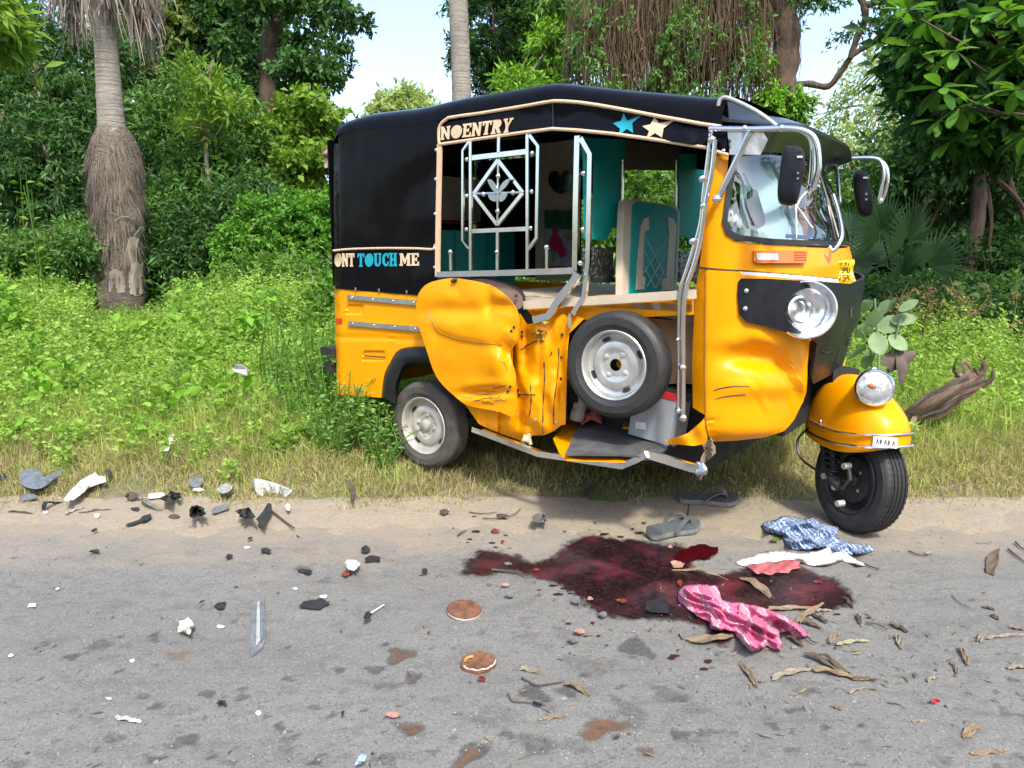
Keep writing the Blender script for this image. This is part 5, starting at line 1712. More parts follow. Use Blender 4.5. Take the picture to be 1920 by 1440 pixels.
# butterfly emblem
m = M()
wl = cr([(932, 363), (924, 357), (918, 348), (914, 337), (921, 337), (928, 344), (932, 354)], 3)
wr = cr([(934, 363), (942, 356), (950, 348), (956, 336), (949, 337), (941, 344), (936, 354)], 3)
ll = cr([(932, 366), (922, 364), (915, 366), (919, 374), (927, 378), (932, 375)], 3)
lr_ = cr([(935, 366), (944, 362), (951, 363), (947, 372), (940, 378), (935, 375)], 3)
for pl in (wl, wr, ll, lr_):
    m.sheet(pl, lambda x, y: V(x, y, -0.024 - 0.0006 * abs(x - 933)), 4, 0.004)
m.tube([V(933.5, 352, -0.026), V(933, 380, -0.026)], [0.004, 0.006], 8)
m.obj('butterfly_emblem', STEEL, G)
bar([(821, 514.5), (950, 511.5), (1074, 507.5)], 0.0135, 0.010, -0.012, None, 'window_rail', rick)
M().box(V(1070, 507, -0.024), (0.028, 0.006, 0.026)).obj('rail_bracket', STEEL, rick)

# ---- bent pillar between the doors
bar([(1084, 255), (1081, 380), (1079, 512)], 0.0125, 0.010, -0.010, None, 'door_pillar', rick)
bar([(1090, 259), (1107, 289), (1105, 400), (1103, 490), (1096, 556), (1075, 588)], 0.0105, 0.008, -0.018, None, 'bent_pillar_bar', rick)
for (x, y) in ((1094, 325), (1093, 430), (1088, 493), (1084, 530)):
    knob(x, y, 0.012, -0.016, rick, 'pillar_knob')
bar([(1084, 512), (1076, 528), (1050, 560), (1029, 593), (1001, 600)], 0.0165, 0.010, -0.045, None, 'bent_rail_end', rick)
bar([(1069, 588), (1068.5, 614)], 0.0065, 0.003, -0.012, RIMS, 'pillar_foot_bracket', rick)

# ---- crumpled yellow engine side door, sprung outwards
dz = [(760, 155), (850, 142), (930, 150), (1040, 170), (1130, 205), (1200, 260), (1262, 340), (1281, 400), (1281, 450), (1275, 500), (1268, 555), (1223, 612), (1236, 690), (1257, 770), (1257, 900), (1250, 1030), (1160, 1004), (1040, 980), (940, 958), (870, 905), (800, 842), (748, 775), (715, 700), (690, 620), (650, 500), (626, 400), (617, 320), (626, 260), (658, 205), (700, 174)]
dz = [(600 + x / 3.428, 480 + y / 3.428) for x, y in cr(dz, 2)]


def fold(x, y, x0, y0, x1, y1, w_, amp):
    """a sharp bent edge along a segment"""
    dx, dy = x1 - x0, y1 - y0
    t = max(0, min(1, ((x - x0) * dx + (y - y0) * dy) / (dx * dx + dy * dy)))
    q = math.hypot(x - x0 - dx * t, y - y0 - dy * t)
    return amp * max(0, 1 - q / w_) * min(1, 4 * t * (1 - t) + 0.35)


def door_d(x, y):
    X, Y = (x - 600) * 3.428, (y - 480) * 3.428
    d = -0.085 - 0.05 * math.exp(-((X - 880) / 330) ** 2 - ((Y - 420) / 380) ** 2)
    cy = 440 + 130 * (1 - math.exp(-(max(X - 690, 0) / 170))) + (X - 740) * 0.02        # the crease
    t = (Y - cy) / 28
    if 690 < X < 1200:
        k = min(1, (X - 690) / 60, (1200 - X) / 120)
        d += 0.020 * k * (1 / (1 + math.exp(-t * 2))) * math.exp(-max(t, 0) * 0.10)
    d += 0.022 * math.exp(-((X - 880) / 200) ** 2 - ((Y - 350) / 55) ** 2)
    d -= 0.030 * math.exp(-((X - 1130) / 80) ** 2 - ((Y - 690) / 130) ** 2)
    d += 0.030 * math.exp(-((X - 1228) / 50) ** 2 - ((Y - 640) / 120) ** 2)
    d += 0.018 * math.exp(-((X - 1050) / 160) ** 2 - ((Y - 885) / 26) ** 2) - 0.012 * math.exp(-((X - 1080) / 150) ** 2 - ((Y - 830) / 40) ** 2)
    d -= 0.020 * math.exp(-((X - 1170) / 70) ** 2 - ((Y - 260) / 60) ** 2)
    d += 0.018 * math.exp(-((X - 1090) / 30) ** 2 - ((Y - 300) / 90) ** 2)
    for g_ in ((1090, 300, 1262, 330, 60, 0.012), (940, 880, 1180, 858, 50, 0.014), (930, 930, 1230, 905, 40, -0.010), (1120, 560, 1225, 640, 60, 0.018), (1180, 470, 1262, 560, 50, -0.010), (860, 170, 930, 300, 70, 0.006)):
        d += fold(X, Y, *g_)
    d += 0.010 * noise.noise((X * 0.004, Y * 0.004, 1.0)) + 0.0015 * noise.noise((X * 0.014, Y * 0.014, 5.0))
    return d


door = M().sheet(dz, lambda x, y: V(x, y, door_d(x, y)), 4, 0.003).obj('torn_side_door', YELD, rick, 'crumpled yellow side door bent away from the body', sharp=50)
for (X, Y) in ((853, 160), (870, 152)):
    x, y = 600 + X / 3.428, 480 + Y / 3.428
    M().ball(V(x, y, door_d(x, y) - 0.008), 0.010, 8, 6).obj('door_latch', DARKST, door)
for (X, Y) in ((1247, 458), (1230, 482), (1222, 840), (1207, 870)):
    x, y = 600 + X / 3.428, 480 + Y / 3.428
    M().lathe([(0.0001, 0.003), (0.006, 0.003), (0.007, 0)], V(x, y, door_d(x, y) - 0.002), NEAR, 8).obj('bolt_hole', DARK, door)
M().tube([V(600 + X / 3.428, 480 + Y / 3.428, door_d(600 + X / 3.428, 480 + Y / 3.428) - 0.001) for X, Y in cr([(712, 400), (745, 462), (800, 505), (900, 535), (1000, 552), (1100, 564), (1165, 570)], 4, False)], 0.0016, 6).obj('crease_line', simple('dark_crease', (0.30, 0.13, 0.01), 0.6), door)  # darker line laid along the bend in the door
SCUFF = simple('bare_scuff', (0.22, 0.17, 0.12), 0.5, 0.3, 0.5, 60)
rq = random.Random(41)
for (X0, Y0, X1, Y1) in ((960, 905, 1100, 890), (990, 925, 1160, 905), (1010, 860, 1130, 872), (905, 900, 990, 930), (1080, 915, 1200, 930), (1120, 850, 1190, 835), (700, 345, 720, 430), (1150, 640, 1205, 740), (1040, 940, 1120, 950)):
    pp = []
    for i in range(7):
        t = i / 6
        x, y = 600 + (lerp(X0, X1, t) + rq.gauss(0, 4)) / 3.428, 480 + (lerp(Y0, Y1, t) + rq.gauss(0, 4)) / 3.428
        pp.append(V(x, y, door_d(x, y) - 0.0008))
    M().tube(pp, [0.0006 + 0.0016 * abs(math.sin(i * 1.7 + X0)) for i in range(7)], 5).obj('scratch', SCUFF if rq.random() < 0.6 else INK, door)
# brown board behind it
bd = [(935, 152), (1020, 138), (1110, 150), (1210, 180), (1275, 210), (1310, 250), (1312, 300), (1265, 345), (1100, 320), (950, 260)]
bd = [(600 + x / 3.428, 480 + y / 3.428) for x, y in bd]
M().sheet(cr(bd, 3), lambda x, y: V(x, y, 0.0 + 0.0002 * (x - 900)), 8, 0.008).obj('brown_board', BOARD, rick)
M().tube([V(x, y, -0.004 + 0.0002 * (x - 900)) for x, y in cr([bd[i] for i in (0, 1, 2, 3, 4, 5, 6)], 4, False)], 0.004, 8).obj('board_edging', GASK, rick)
M().ball(V(968, 554, -0.006), 0.008, 8, 6).obj('board_screw', DARKST, rick)
# crumpled yellow skirt behind the spare wheel
sk = [(1282, 372), (1330, 440), (1460, 420), (1560, 372), (1592, 385), (1625, 375), (1700, 400), (1600, 500), (1586, 620), (1582, 800), (1577, 1083), (1545, 1090), (1512, 1120), (1440, 1152), (1380, 1152), (1330, 1165), (1290, 1188), (1230, 1165), (1180, 1148), (1090, 1115), (1020, 1078), (965, 1000), (925, 940), (1240, 1010), (1245, 890), (1240, 760), (1225, 640), (1262, 560)]
sk = [(600 + x / 3.428, 480 + y / 3.428) for x, y in sk]


def skirt_d(x, y):
    X, Y = (x - 600) * 3.428, (y - 480) * 3.428
    d = 0.010 * math.sin(X * 0.037 + 2.2 * math.sin(Y * 0.004) + 2 * noise.noise((X * 0.008, Y * 0.004, 4.0))) * min(1, max(0, (Y - 420) / 250)) + 0.020 * noise.noise((X * 0.017, Y * 0.0035, 12.0))
    d += 0.018 * noise.noise((X * 0.012, Y * 0.005, 2.0)) + 0.003 * noise.noise((X * 0.03, Y * 0.02, 7.0))
    d += 0.05 * math.exp(-((X - 1230) / 45) ** 2 - ((Y - 650) / 150) ** 2)
    d -= 0.02 * math.exp(-((X - 1400) / 60) ** 2 - ((Y - 480) / 60) ** 2)
    for g_ in ((1330, 470, 1300, 760, 66, 0.020), (1400, 560, 1380, 900, 60, -0.014), (1450, 640, 1470, 1120, 58, 0.014), (1290, 800, 1420, 1000, 64, -0.014), (1260, 1040, 1400, 1140, 60, 0.02), (1050, 1060, 1200, 1110, 50, 0.012)):
        d += fold(X, Y, *g_)
    d += 0.012 / (1 + math.exp(-(X - 1490) / 14))
    if Y > 1050:
        d += 0.05 * ((Y - 1050) / 120) ** 2
    if X < 1150:
        d -= 0.02
    return d - 0.005


skirt = M().sheet(sk, lambda x, y: V(x, y, skirt_d(x, y)), 4, 0.003).obj('crumpled_skirt', YELD, rick, 'creased and torn yellow lower side panel', sharp=50)
for pl in ([(1440, 680), (1443, 800), (1434, 960), (1432, 1140)], [(1352, 830), (1358, 930), (1345, 1030)], [(1535, 590), (1528, 760), (1505, 940), (1502, 1080)], [(1480, 640), (1490, 615), (1487, 632)], [(1290, 600), (1340, 570), (1390, 545)], [(1268, 890), (1330, 890), (1385, 892)]):
    pp = [(600 + X / 3.428, 480 + Y / 3.428) for X, Y in cr(pl, 4, False)]
    M().tube([V(x, y, skirt_d(x, y) - 0.001) for x, y in pp], [0.0024 + 0.0012 * math.sin(i * 2.1) for i in range(len(pp))], 6).obj('tear', INK, skirt)
m = M()
rq = random.Random(5)
for k in range(22):
    X, Y = 1408 + rq.gauss(0, 22), 510 + rq.gauss(0, 15)
    x, y = 600 + X / 3.428, 480 + Y / 3.428
    a = rq.uniform(0, 3.1)
    m.tube([V(x - 3 * math.cos(a), y - 3 * math.sin(a), skirt_d(x, y) - 0.002), V(x + 3 * math.cos(a), y + 3 * math.sin(a), skirt_d(x, y) - 0.002)], rq.uniform(0.001, 0.003), 5)
m.obj('grease_splash', INK, skirt)
for (X, Y) in ((1300, 487), (1298, 515), (1275, 862), (1280, 893), (1557, 505), (1553, 650), (1385, 1052), (1522, 1068), (1548, 788)):
    x, y = 600 + X / 3.428, 480 + Y / 3.428
    M().lathe([(0.0001, 0.004), (0.006, 0.004), (0.0075, 0)], V(x, y, skirt_d(x, y) - 0.002), NEAR, 8).obj('bolt', DARKST if Y < 900 else RIMS, skirt)
lump(V(988, 823, -0.02), 0.030, (1, 0.6, 0.75), 3, 1.1).obj('torn_foam', simple('torn_foam', (0.36, 0.31, 0.19), 0.9, 0, 0.4, 60, 1.0, 90), rick)

# ---- inside
m = M()
m.sheet([(985, 575), (1050, 562), (1130, 553), (1300, 551), (1300, 590), (1090, 600), (1000, 596)], lambda x, y: V(x, y, 0.03), 14, 0.01)
m.obj('inner_side_panel', YEL, rick)
m = M()
e0, e1 = V(985, 572, 0.0), V(1305, 551, 0.0)
m.tube([e0 + Vector((0, -0.005, 0)), e1 + Vector((0, -0.005, 0))], 0, flat=(0.018, 0.012))
m.obj('floor_edging', CREAM, rick)
zf = (e0.z + e1.z) / 2
M().box(((e0.x + e1.x) / 2 - 0.2, 0.67, zf - 0.02), (e1.x - e0.x + 0.35, 1.28, 0.03)).obj('passenger_floor', CREAM, rick)
M().box((0.0, 0.66, 0.72), (1.30, 1.22, 0.03)).obj('rear_floor', DARK, rick)
# rear bench
bz = U(850, 432, -0.36).z
m = M()
for k in range(4):
    m.box((-0.37, 0.20 + k * 0.31, bz - 0.20), (0.08, 0.30, 0.40))
m.obj('bench_backrest', TEAL, rick)
for k in range(9):
    M().ball((-0.327, 0.12 + k * 0.13, bz - 0.14), 0.008, 8, 6).obj('seat_button', CHROME, rick)
M().box((-0.12, 0.66, bz - 0.42), (0.46, 1.22, 0.10)).obj('bench_cushion', TEAL, rick)
M().box((-0.12, 0.66, bz - 0.58), (0.44, 1.22, 0.22)).obj('bench_base', BOARD, rick)
zz = U(850, 335, -0.62).z
M().box((-0.62, 0.66, (zz + bz) / 2 + 0.04), (0.02, 1.22, zz - bz - 0.06)).obj('rear_lining', CREAM, rick)
M().box((-0.60, 0.66, bz + 0.055), (0.012, 1.22, 0.012)).obj('lining_trim', REDC, rick)
# lining of the far wall with the heart mirror and the poster
pa, pb = V(1003, 330, 1.29), V(1078, 520, 1.29)
M().sheet([(1004, 240), (1080, 240), (1080, 525), (1004, 525)], lambda x, y: V(x, y, 1.295), 30, 0.01).obj('far_lining', CREAM, rick)
hb = [(1050, 333), (1044, 322), (1034, 322), (1028, 334), (1032, 350), (1050, 364), (1070, 352), (1074, 336), (1068, 322), (1056, 322)]
M().sheet(cr(hb, 4), lambda x, y: V(x, y, 1.265), 8, 0.006).obj('heart_mirror', simple('green_mirror', (0.02, 0.05, 0.04), 0.1, 0.7), rick)
fr_ = M().sheet([(1020, 393), (1074, 393), (1074, 504), (1018, 504)], lambda x, y: V(x, y, 1.270), 20, 0.008).obj('framed_picture', simple('picture_ground', (0.30, 0.32, 0.33), 0.25, 0, 0.5, 9), rick)
M().sheet([(1022, 395), (1073, 395), (1073, 431), (1021, 428)], lambda x, y: V(x, y, 1.262), 20, 0.003).obj('picture_field', simple('picture_green', (0.01, 0.09, 0.05), 0.3, 0, 0.5, 12), fr_)
fg = [(1040, 424), (1046, 430), (1045, 440), (1052, 448), (1056, 458), (1060, 475), (1058, 482), (1049, 483), (1047, 474), (1038, 470), (1030, 462), (1030, 448), (1036, 440), (1035, 430)]
M().sheet(cr(fg, 3), lambda x, y: V(x, y, 1.259), 6, 0.003).obj('picture_figure', simple('picture_pink', (0.42, 0.01, 0.10), 0.4), fr_)
M().sheet([(1020, 499), (1074, 499), (1074, 506), (1018, 506)], lambda x, y: V(x, y, 1.259), 20, 0.004).obj('picture_edge', REDC, fr_)
# partition behind the driver
pu = 0.90
pl1 = [(1096, 258), (1172, 262), (1168, 425), (1149, 428), (1136, 450), (1101, 448), (1100, 300)]
M().sheet(pl1, lambda x, y: U(x, y, pu), 16, 0.02).obj('teal_partition', TEAL, rick)
pl2 = [(1274, 288), (1330, 288), (1326, 462), (1296, 462), (1290, 446), (1273, 440)]
M().sheet(pl2, lambda x, y: U(x, y, pu), 16, 0.02).obj('teal_partition', TEAL, rick)
M().sheet([(1168, 262), (1278, 275), (1276, 320), (1168, 318)], lambda x, y: U(x, y, pu - 0.01), 30, 0.015).obj('partition_header', simple('dark_header', (0.07, 0.05, 0.035), 0.6), rick)
M().tube([U(1168, 300, pu + 0.03), U(1166, 410, pu + 0.03)], 0.008).obj('partition_post', CHROME, rick)
M().tube([U(1268, 300, pu + 0.03), U(1267, 400, pu + 0.03)], 0.008).obj('partition_post', CHROME, rick)
msil = Mat('embossed_silver')
cc = msil.coord()
vo = msil.n('ShaderNodeTexVoronoi', i_Scale=70.0)
msil.l(cc, vo.inputs['Vector'])
SILV = msil.done(msil.pbr(msil.ramp(vo.outputs['Distance'], [(0.15, (0.55, 0.56, 0.57)), (0.5, (0.10, 0.10, 0.11))]), 0.25, 0.8, msil.bump(vo.outputs['Distance'], 0.8, 0.006)))
M().sheet([(1098, 462), (1150, 466), (1150, 520), (1098, 522)], lambda x, y: U(x, y, pu), 20, 0.015).obj('embossed_panel', SILV, rick)
M().sheet([(1275, 470), (1320, 470), (1318, 520), (1275, 520)], lambda x, y: U(x, y, pu), 20, 0.015).obj('embossed_panel', SILV, rick)
M().tube([U(1096, 525, pu), U(1325, 524, pu)], 0, flat=(0.012, 0.01), ref=(1, 0, 0)).obj('partition_rail', DARKST, rick)
# driver's backrest and seat
su = 1.06
bk = [(1170, 388), (1176, 377), (1190, 374), (1225, 379), (1262, 386), (1273, 394), (1274, 420), (1270, 520), (1266, 552), (1258, 556), (1172, 557), (1167, 548)]
ds = M().sheet(cr(bk, 2), lambda x, y: U(x, y, su - 0.0006 * (y - 560) * -1), 9, 0.035).obj('driver_backrest', CREAM, rick, sharp=50)
fc = [(1187, 386), (1194, 377), (1226, 381.5), (1261, 388), (1271, 396), (1270.5, 440), (1267, 520), (1262, 551), (1256, 553), (1180, 554)]
fco = lambda x, y: U(x, y, su + 0.006 - 0.0006 * (y - 560) * -1)
M().sheet(fc, fco, 9, 0.005).obj('backrest_facing', TEAL, ds, sharp=50)
for pl in ([(1201, 424), (1206, 410), (1216, 407), (1216, 431), (1208, 434), (1206, 470), (1204, 519), (1209, 519), (1208, 543), (1192, 543), (1196, 480)],
           [(1252, 407), (1262, 410), (1268, 424), (1264, 480), (1262, 543), (1242, 545), (1241, 523), (1249, 521), (1252, 470), (1254, 434), (1252, 430)]):
    M().sheet(pl, lambda x, y: fco(x, y) + Vector((0.005, -0.004, 0)), 9, 0.004).obj('backrest_inlay', CREAM, ds, sharp=50)
for a, b in (((1207, 440), (1248, 520)), ((1207, 470), (1240, 535)), ((1252, 440), (1206, 512)), ((1252, 468), (1213, 536)), ((1207, 500), (1228, 540)), ((1250, 498), (1228, 540))):
    M().tube([fco(*a) + Vector((0.004, -0.003, 0)), fco(*b) + Vector((0.004, -0.003, 0))], 0.0016, 6).obj('stitching', CREAM, ds)
cs = [(1170, 579), (1182, 574), (1230, 570), (1280, 575), (1300, 590), (1296, 606), (1250, 596), (1200, 590), (1176, 588)]
m = M().sheet(cr(cs, 2), lambda x, y: V(x, y, 0.16), 9, 0.4)
m.obj('driver_seat', CREAM, rick)
m = M().sheet([(1180, 572), (1232, 568), (1285, 572), (1285, 577), (1232, 573), (1182, 577)], lambda x, y: V(x, y, 0.15), 9, 0.3)
m.obj('driver_seat_top', TEAL, rick)
M().sheet([(1196, 594), (1300, 604), (1300, 720), (1210, 720)], lambda x, y: V(x, y, 0.20), 20, 0.3).obj('seat_box', CARD, rick)
M().box((1.0, 0.66, 0.62), (0.9, 1.1, 0.04)).obj('under_floor', DARK, rick)
M().box((1.15, 0.75, 0.42), (0.55, 0.9, 0.36)).obj('recess_shade_block', DARK, rick)  # solid black block in place of the shaded hollow
M().box((0.45, 0.7, 0.62), (0.8, 1.1, 0.20)).obj('engine_bay', DARK, rick)

# ---- floor of the driver's footwell, torn open
zfl = 0.40
fl = [(1060, 851), (1085, 795), (1110, 786), (1180, 800), (1246, 826), (1252, 840), (1225, 857), (1160, 852)]
fz = lambda x, y: W(x, y, zfl + 0.012 * noise.noise((x * 0.02, y * 0.03, 4.0)))
M().sheet(fl, fz, 8, 0.008).obj('floor_mat', MATG, rick, 'torn grey floor mat')
M().sheet([(1246, 826), (1262, 795), (1290, 788), (1318, 790), (1296, 815), (1262, 836)], lambda x, y: W(x, y, zfl + 0.01), 8, 0.006).obj('floor_mat', MATG, rick)
sd_ = lambda x, y: W(x, y, zfl - 0.03 + 0.01 * noise.noise((x * 0.03, y * 0.04, 2.0)))
m = M()
m.sheet([(1037, 822), (1062, 792), (1098, 768), (1108, 776), (1086, 800), (1066, 846), (1058, 862), (1048, 848)], sd_, 6, 0.004)
m.sheet([(1056, 852), (1110, 852), (1225, 858), (1246, 846), (1244, 858), (1160, 866), (1062, 862)], sd_, 6, 0.004)
m.obj('torn_floor_edge', YELD, rick)
se = [(1248, 827), (1290, 812), (1316, 790), (1326, 775), (1326, 832), (1300, 836), (1255, 832)]
M().sheet(se, lambda x, y: V(x, y, 0.02 + 0.02 * noise.noise((x * 0.04, y * 0.04, 2.0))), 6, 0.004).obj('torn_sill', YELD, rick)
M().sheet([(1170, 792), (1225, 800), (1224, 808), (1168, 800)], lambda x, y: W(x, y, zfl + 0.02), 6, 0.01).obj('battery_tray', YEL, rick)

# ---- chrome side bars underneath, bent
M().tube([V(x, y, d) for x, y, d in ((888, 804, -0.03), (925, 818, -0.05), (1010, 850, -0.08), (1100, 863, -0.10), (1168, 873, -0.12), (1196, 861, -0.12), (1212, 852, -0.11))], 0, flat=(0.013, 0.013)).obj('side_guard_bar', CHROME, rick)
M().tube([V(x, y, d) for x, y, d in ((1210, 850, -0.10), (1250, 862, -0.14), (1295, 876, -0.18), (1318, 880, -0.20))], 0, flat=(0.017, 0.008)).obj('broken_guard_bar', CHROME, rick)
lump(V(1314, 881, -0.20), 0.028, (0.8, 0.5, 0.9), 8, 0.9).obj('crushed_bar_end', STEEL, rick)
bq = [(1310, 872), (1322, 846), (1318, 835), (1332, 822), (1342, 838), (1342, 850), (1320, 868)]
M().sheet(bq, lambda x, y: V(x, y, -0.04 + 0.02 * math.sin(x * 0.3)), 5, 0.004).obj('bent_bracket', simple('rusty_bracket', (0.28, 0.22, 0.15), 0.55, 0.5, 0.4, 30, 0.3), rick)

# ---- front: a rounded cowl, upright side running into a curved front
UN = [(0.40, 1.80), (0.62, 1.82), (0.80, 1.845), (1.0, 1.865), (1.15, 1.86), (1.27, 1.83), (1.45, 1.755), (1.62, 1.685), (1.80, 1.61)]
UE, HW, NN = 1.42, 0.66, 2.8


def cowl_x(y, z):
    s_ = abs((y - 0.66) / HW)
    if s_ >= 1:
        return None
    return UE + (table(z, UN) - UE) * (1 - s_ ** NN) ** (1 / NN)


def cowl_in(p):
    if not (0 < p.y < 1.32):
        return False
    return p.x < cowl_x(p.y, p.z)


def cowl_n(p):
    s_ = (p.y - 0.66) / HW
    e = 1e-3
    y = min(max(p.y, 0.004), 1.316)
    a = (cowl_x(min(y + e, 1.319), p.z) - cowl_x(max(y - e, 0.001), p.z)) / (2 * e)
    b = (cowl_x(y, p.z + 0.02) - cowl_x(y, p.z - 0.02)) / 0.04
    if p.y < 0.003 or p.x < UE:
        return Vector((0.0, -1, 0))
    return Vector((1, -a, -b)).normalized()


def C(px, py, off=0.0, clamp=True):
    r = lr(px, py)
    t0 = (-0.001 - OL.y) / r.y
    t = t0
    hit = None
    lo = t0
    while t < t0 + 2.2:
        if cowl_in(OL + r * t):
            hi = t
            for _ in range(24):
                mid = (lo + hi) / 2
                if cowl_in(OL + r * mid):
                    hi = mid
                else:
                    lo = mid
            hit = OL + r * hi
            break
        lo = t
        t += 0.012
    if hit is None:             # past the outline: nearest approach to the middle of the nose
        best = None
        for i in range(160):
            p = OL + r * (t0 + i * 0.012)
            if 0 < p.y < 1.32:
                g = p.x - cowl_x(p.y, p.z)
                if best is None or g < best[0]:
                    best = (g, p)
        p = best[1]
        hit = Vector((cowl_x(p.y, p.z), p.y, p.z))
    if clamp and hit.y > 0.66:
        hit = Vector((cowl_x(0.66, hit.z), 0.66, hit.z))
    return hit + cowl_n(hit) * off if off else hit


def mirror(m, name, mat):
    q = M()
    q.add([(x, 1.32 - y, z) for x, y, z in m.v], [tuple(reversed(f)) for f in m.f])
    return q.obj(name, mat, rick)


upc = [(1341, 290), (1366, 292), (1360, 380), (1355, 420), (1361, 440), (1379, 452), (1446, 460), (1533, 464), (1566, 466), (1580, 470), (1598, 478), (1602, 524), (1562, 521), (1480, 513), (1400, 507), (1365, 505), (1306, 500), (1314, 460), (1322, 410), (1331, 350)]


def upc_o(x, y):
    d = 0.0
    if x < 1330 and y > 330:
        d -= 0.0012 * max(0, 1328 - x)
    return d


m = M().sheet(upc, lambda x, y: C(x, y, upc_o(x, y)), 8, 0.004)
m.obj('front_cowl', YEL, rick, sharp=50)
mirror(m, 'front_cowl', YEL)
loc = [(1306, 503), (1365, 508), (1400, 510), (1480, 516), (1560, 523), (1603, 527), (1600, 590), (1560, 606), (1516, 640), (1513, 700), (1504, 752), (1488, 786), (1470, 808), (1440, 823), (1390, 831), (1330, 834), (1324, 790), (1322, 778), (1291, 768), (1290, 700), (1292, 640), (1299, 540)]


def loc_o(x, y):
    d = 0.004
    if x < 1326:
        d -= 0.0013 * (1326 - x)
    # the dent: pushed in above, a bulge with a sharp fold below it
    d -= 0.055 * math.exp(-((x - 1410) / 48) ** 2 - ((y - 672) / 24) ** 2)
    d -= 0.030 * math.exp(-((x - 1460) / 34) ** 2 - ((y - 690) / 20) ** 2)
    d += 0.022 * math.exp(-((x - 1420) / 70) ** 2 - ((y - 722) / 24) ** 2)
    d += 0.012 * math.exp(-((x - 1400) / 60) ** 2 - ((y - 640) / 18) ** 2)
    d -= 0.012 * math.exp(-((x - (1412 + (y - 725) * 0.35)) / 7) ** 2 - ((y - 735) / 26) ** 2)
    d += fold(x, y, 1478, 664, 1500, 736, 11, 0.020) - fold(x, y, 1462, 650, 1490, 745, 14, 0.012)
    d += fold(x, y, 1360, 690, 1470, 700, 16, 0.014) - fold(x, y, 1395, 640, 1470, 676, 20, 0.016)
    d += fold(x, y, 1404, 716, 1436, 768, 10, 0.010)
    for k in range(3):
        d -= 0.008 * math.exp(-((x - 1332) / 14) ** 2 - ((y - 788 - k * 12) / 4) ** 2)
    d -= 0.05 * max(0, (y - 800) / 34) ** 2
    d += 0.006 * noise.noise((x * 0.012, y * 0.012, 8.0))
    return d


hole = [(1503 + 47 * math.cos(k * math.pi / 12), 580 + 40 * math.sin(k * math.pi / 12)) for k in range(24)]
m = M().sheet([p for p in loc if p not in ((1516, 640),)] if False else loc, lambda x, y: C(x, y, loc_o(x, y)), 6, 0.004, [[(1500 + 43 * math.cos(k * math.pi / 12), 574 + 38 * math.sin(k * math.pi / 12)) for k in range(24)]])
lowc = m.obj('lower_cowl', YEL, rick, 'dented yellow lower front panel', sharp=30)
mirror(m, 'lower_cowl', YEL)
for pl in ([(1338, 732), (1350, 727), (1375, 722), (1402, 721)], [(1341, 748), (1360, 742), (1395, 737)]):
    M().tube([C(x, y, loc_o(x, y) + 0.0015) for x, y in cr(pl, 4, False)], [0.0008 + 0.0012 * math.sin(i / 12 * math.pi) for i in range(13)][:len(cr(pl, 4, False))], 6).obj('scratch', INK, lowc)
M().tube([C(x, y, loc_o(x, y) + 0.001) for x, y in ((1323.5, 512), (1322, 600), (1321, 700), (1323, 775))], 0.0018, 6).obj('panel_gap', simple('gap', (0.16, 0.07, 0.005), 0.7), lowc)
M().tube([C(x, y, 0.003) for x, y in densify([(1306, 502), (1365, 507), (1400, 509), (1480, 515), (1560, 522.5), (1601, 526)], 14, False)], 0.0035, 6).obj('cowl_seam', DARK, rick)
# silver strip under the seam
m = M().sheet([(1386, 509), (1450, 512), (1520, 518), (1570, 523), (1570, 531), (1520, 526), (1450, 519), (1392, 515)], lambda x, y: C(x, y, 0.006), 7, 0.003)
m.obj('silver_strip', simple('silver_tape', (0.72, 0.72, 0.70), 0.3, 0.3), rick)
# windscreen
gk_o = [(1371, 296), (1366, 330), (1358, 383), (1354, 418), (1361, 439), (1379, 450.5), (1446, 458), (1533, 462), (1569, 462), (1577, 452), (1573, 400), (1565, 370), (1555, 330), (1545, 300), (1530, 262), (1400, 258)]
gk_i = [(1381, 300), (1376, 335), (1368, 383), (1364, 413), (1370, 431), (1385, 441), (1448, 448), (1533, 452), (1560, 452), (1566, 446), (1563, 400), (1555, 370), (1545, 330), (1535, 300), (1522, 268), (1404, 268)]
m = M().sheet(gk_o, lambda x, y: C(x, y, 0.008), 5, 0.012, [gk_i])
m.obj('windscreen_gasket', GASK, rick, sharp=50)
glass = M().sheet(gk_i, lambda x, y: C(x, y, 0.0), 9, 0)
go = glass.obj('windscreen', GLASS, rick, sharp=0)
mg = M()
mg.add([(x, 1.32 - y, z) for x, y, z in glass.v], [tuple(reversed(f)) for f in glass.f])
mg.obj('windscreen', GLASS, rick, sharp=0)
m = M()
for pl in ([(1493, 388), (1506, 404), (1520, 425), (1523, 427)], [(1489, 372), (1492, 400), (1492, 447)], [(1493, 388), (1500, 372), (1511, 360)]):
    m.tube([C(x, y, 0.003) for x, y in cr(pl, 3, False)], 0.0022, 5)
m.obj('glass_crack', WHITEP, rick)
m = M().sheet([(1371, 424), (1382, 427), (1384, 438), (1372, 431)], lambda x, y: C(x, y, -0.006), 6, 0)
m.sheet([(1475, 438), (1560, 444), (1560, 451), (1533, 450), (1475, 446)], lambda x, y: C(x, y, -0.006), 6, 0)
m.obj('blue_strip', BLUEP, rick)
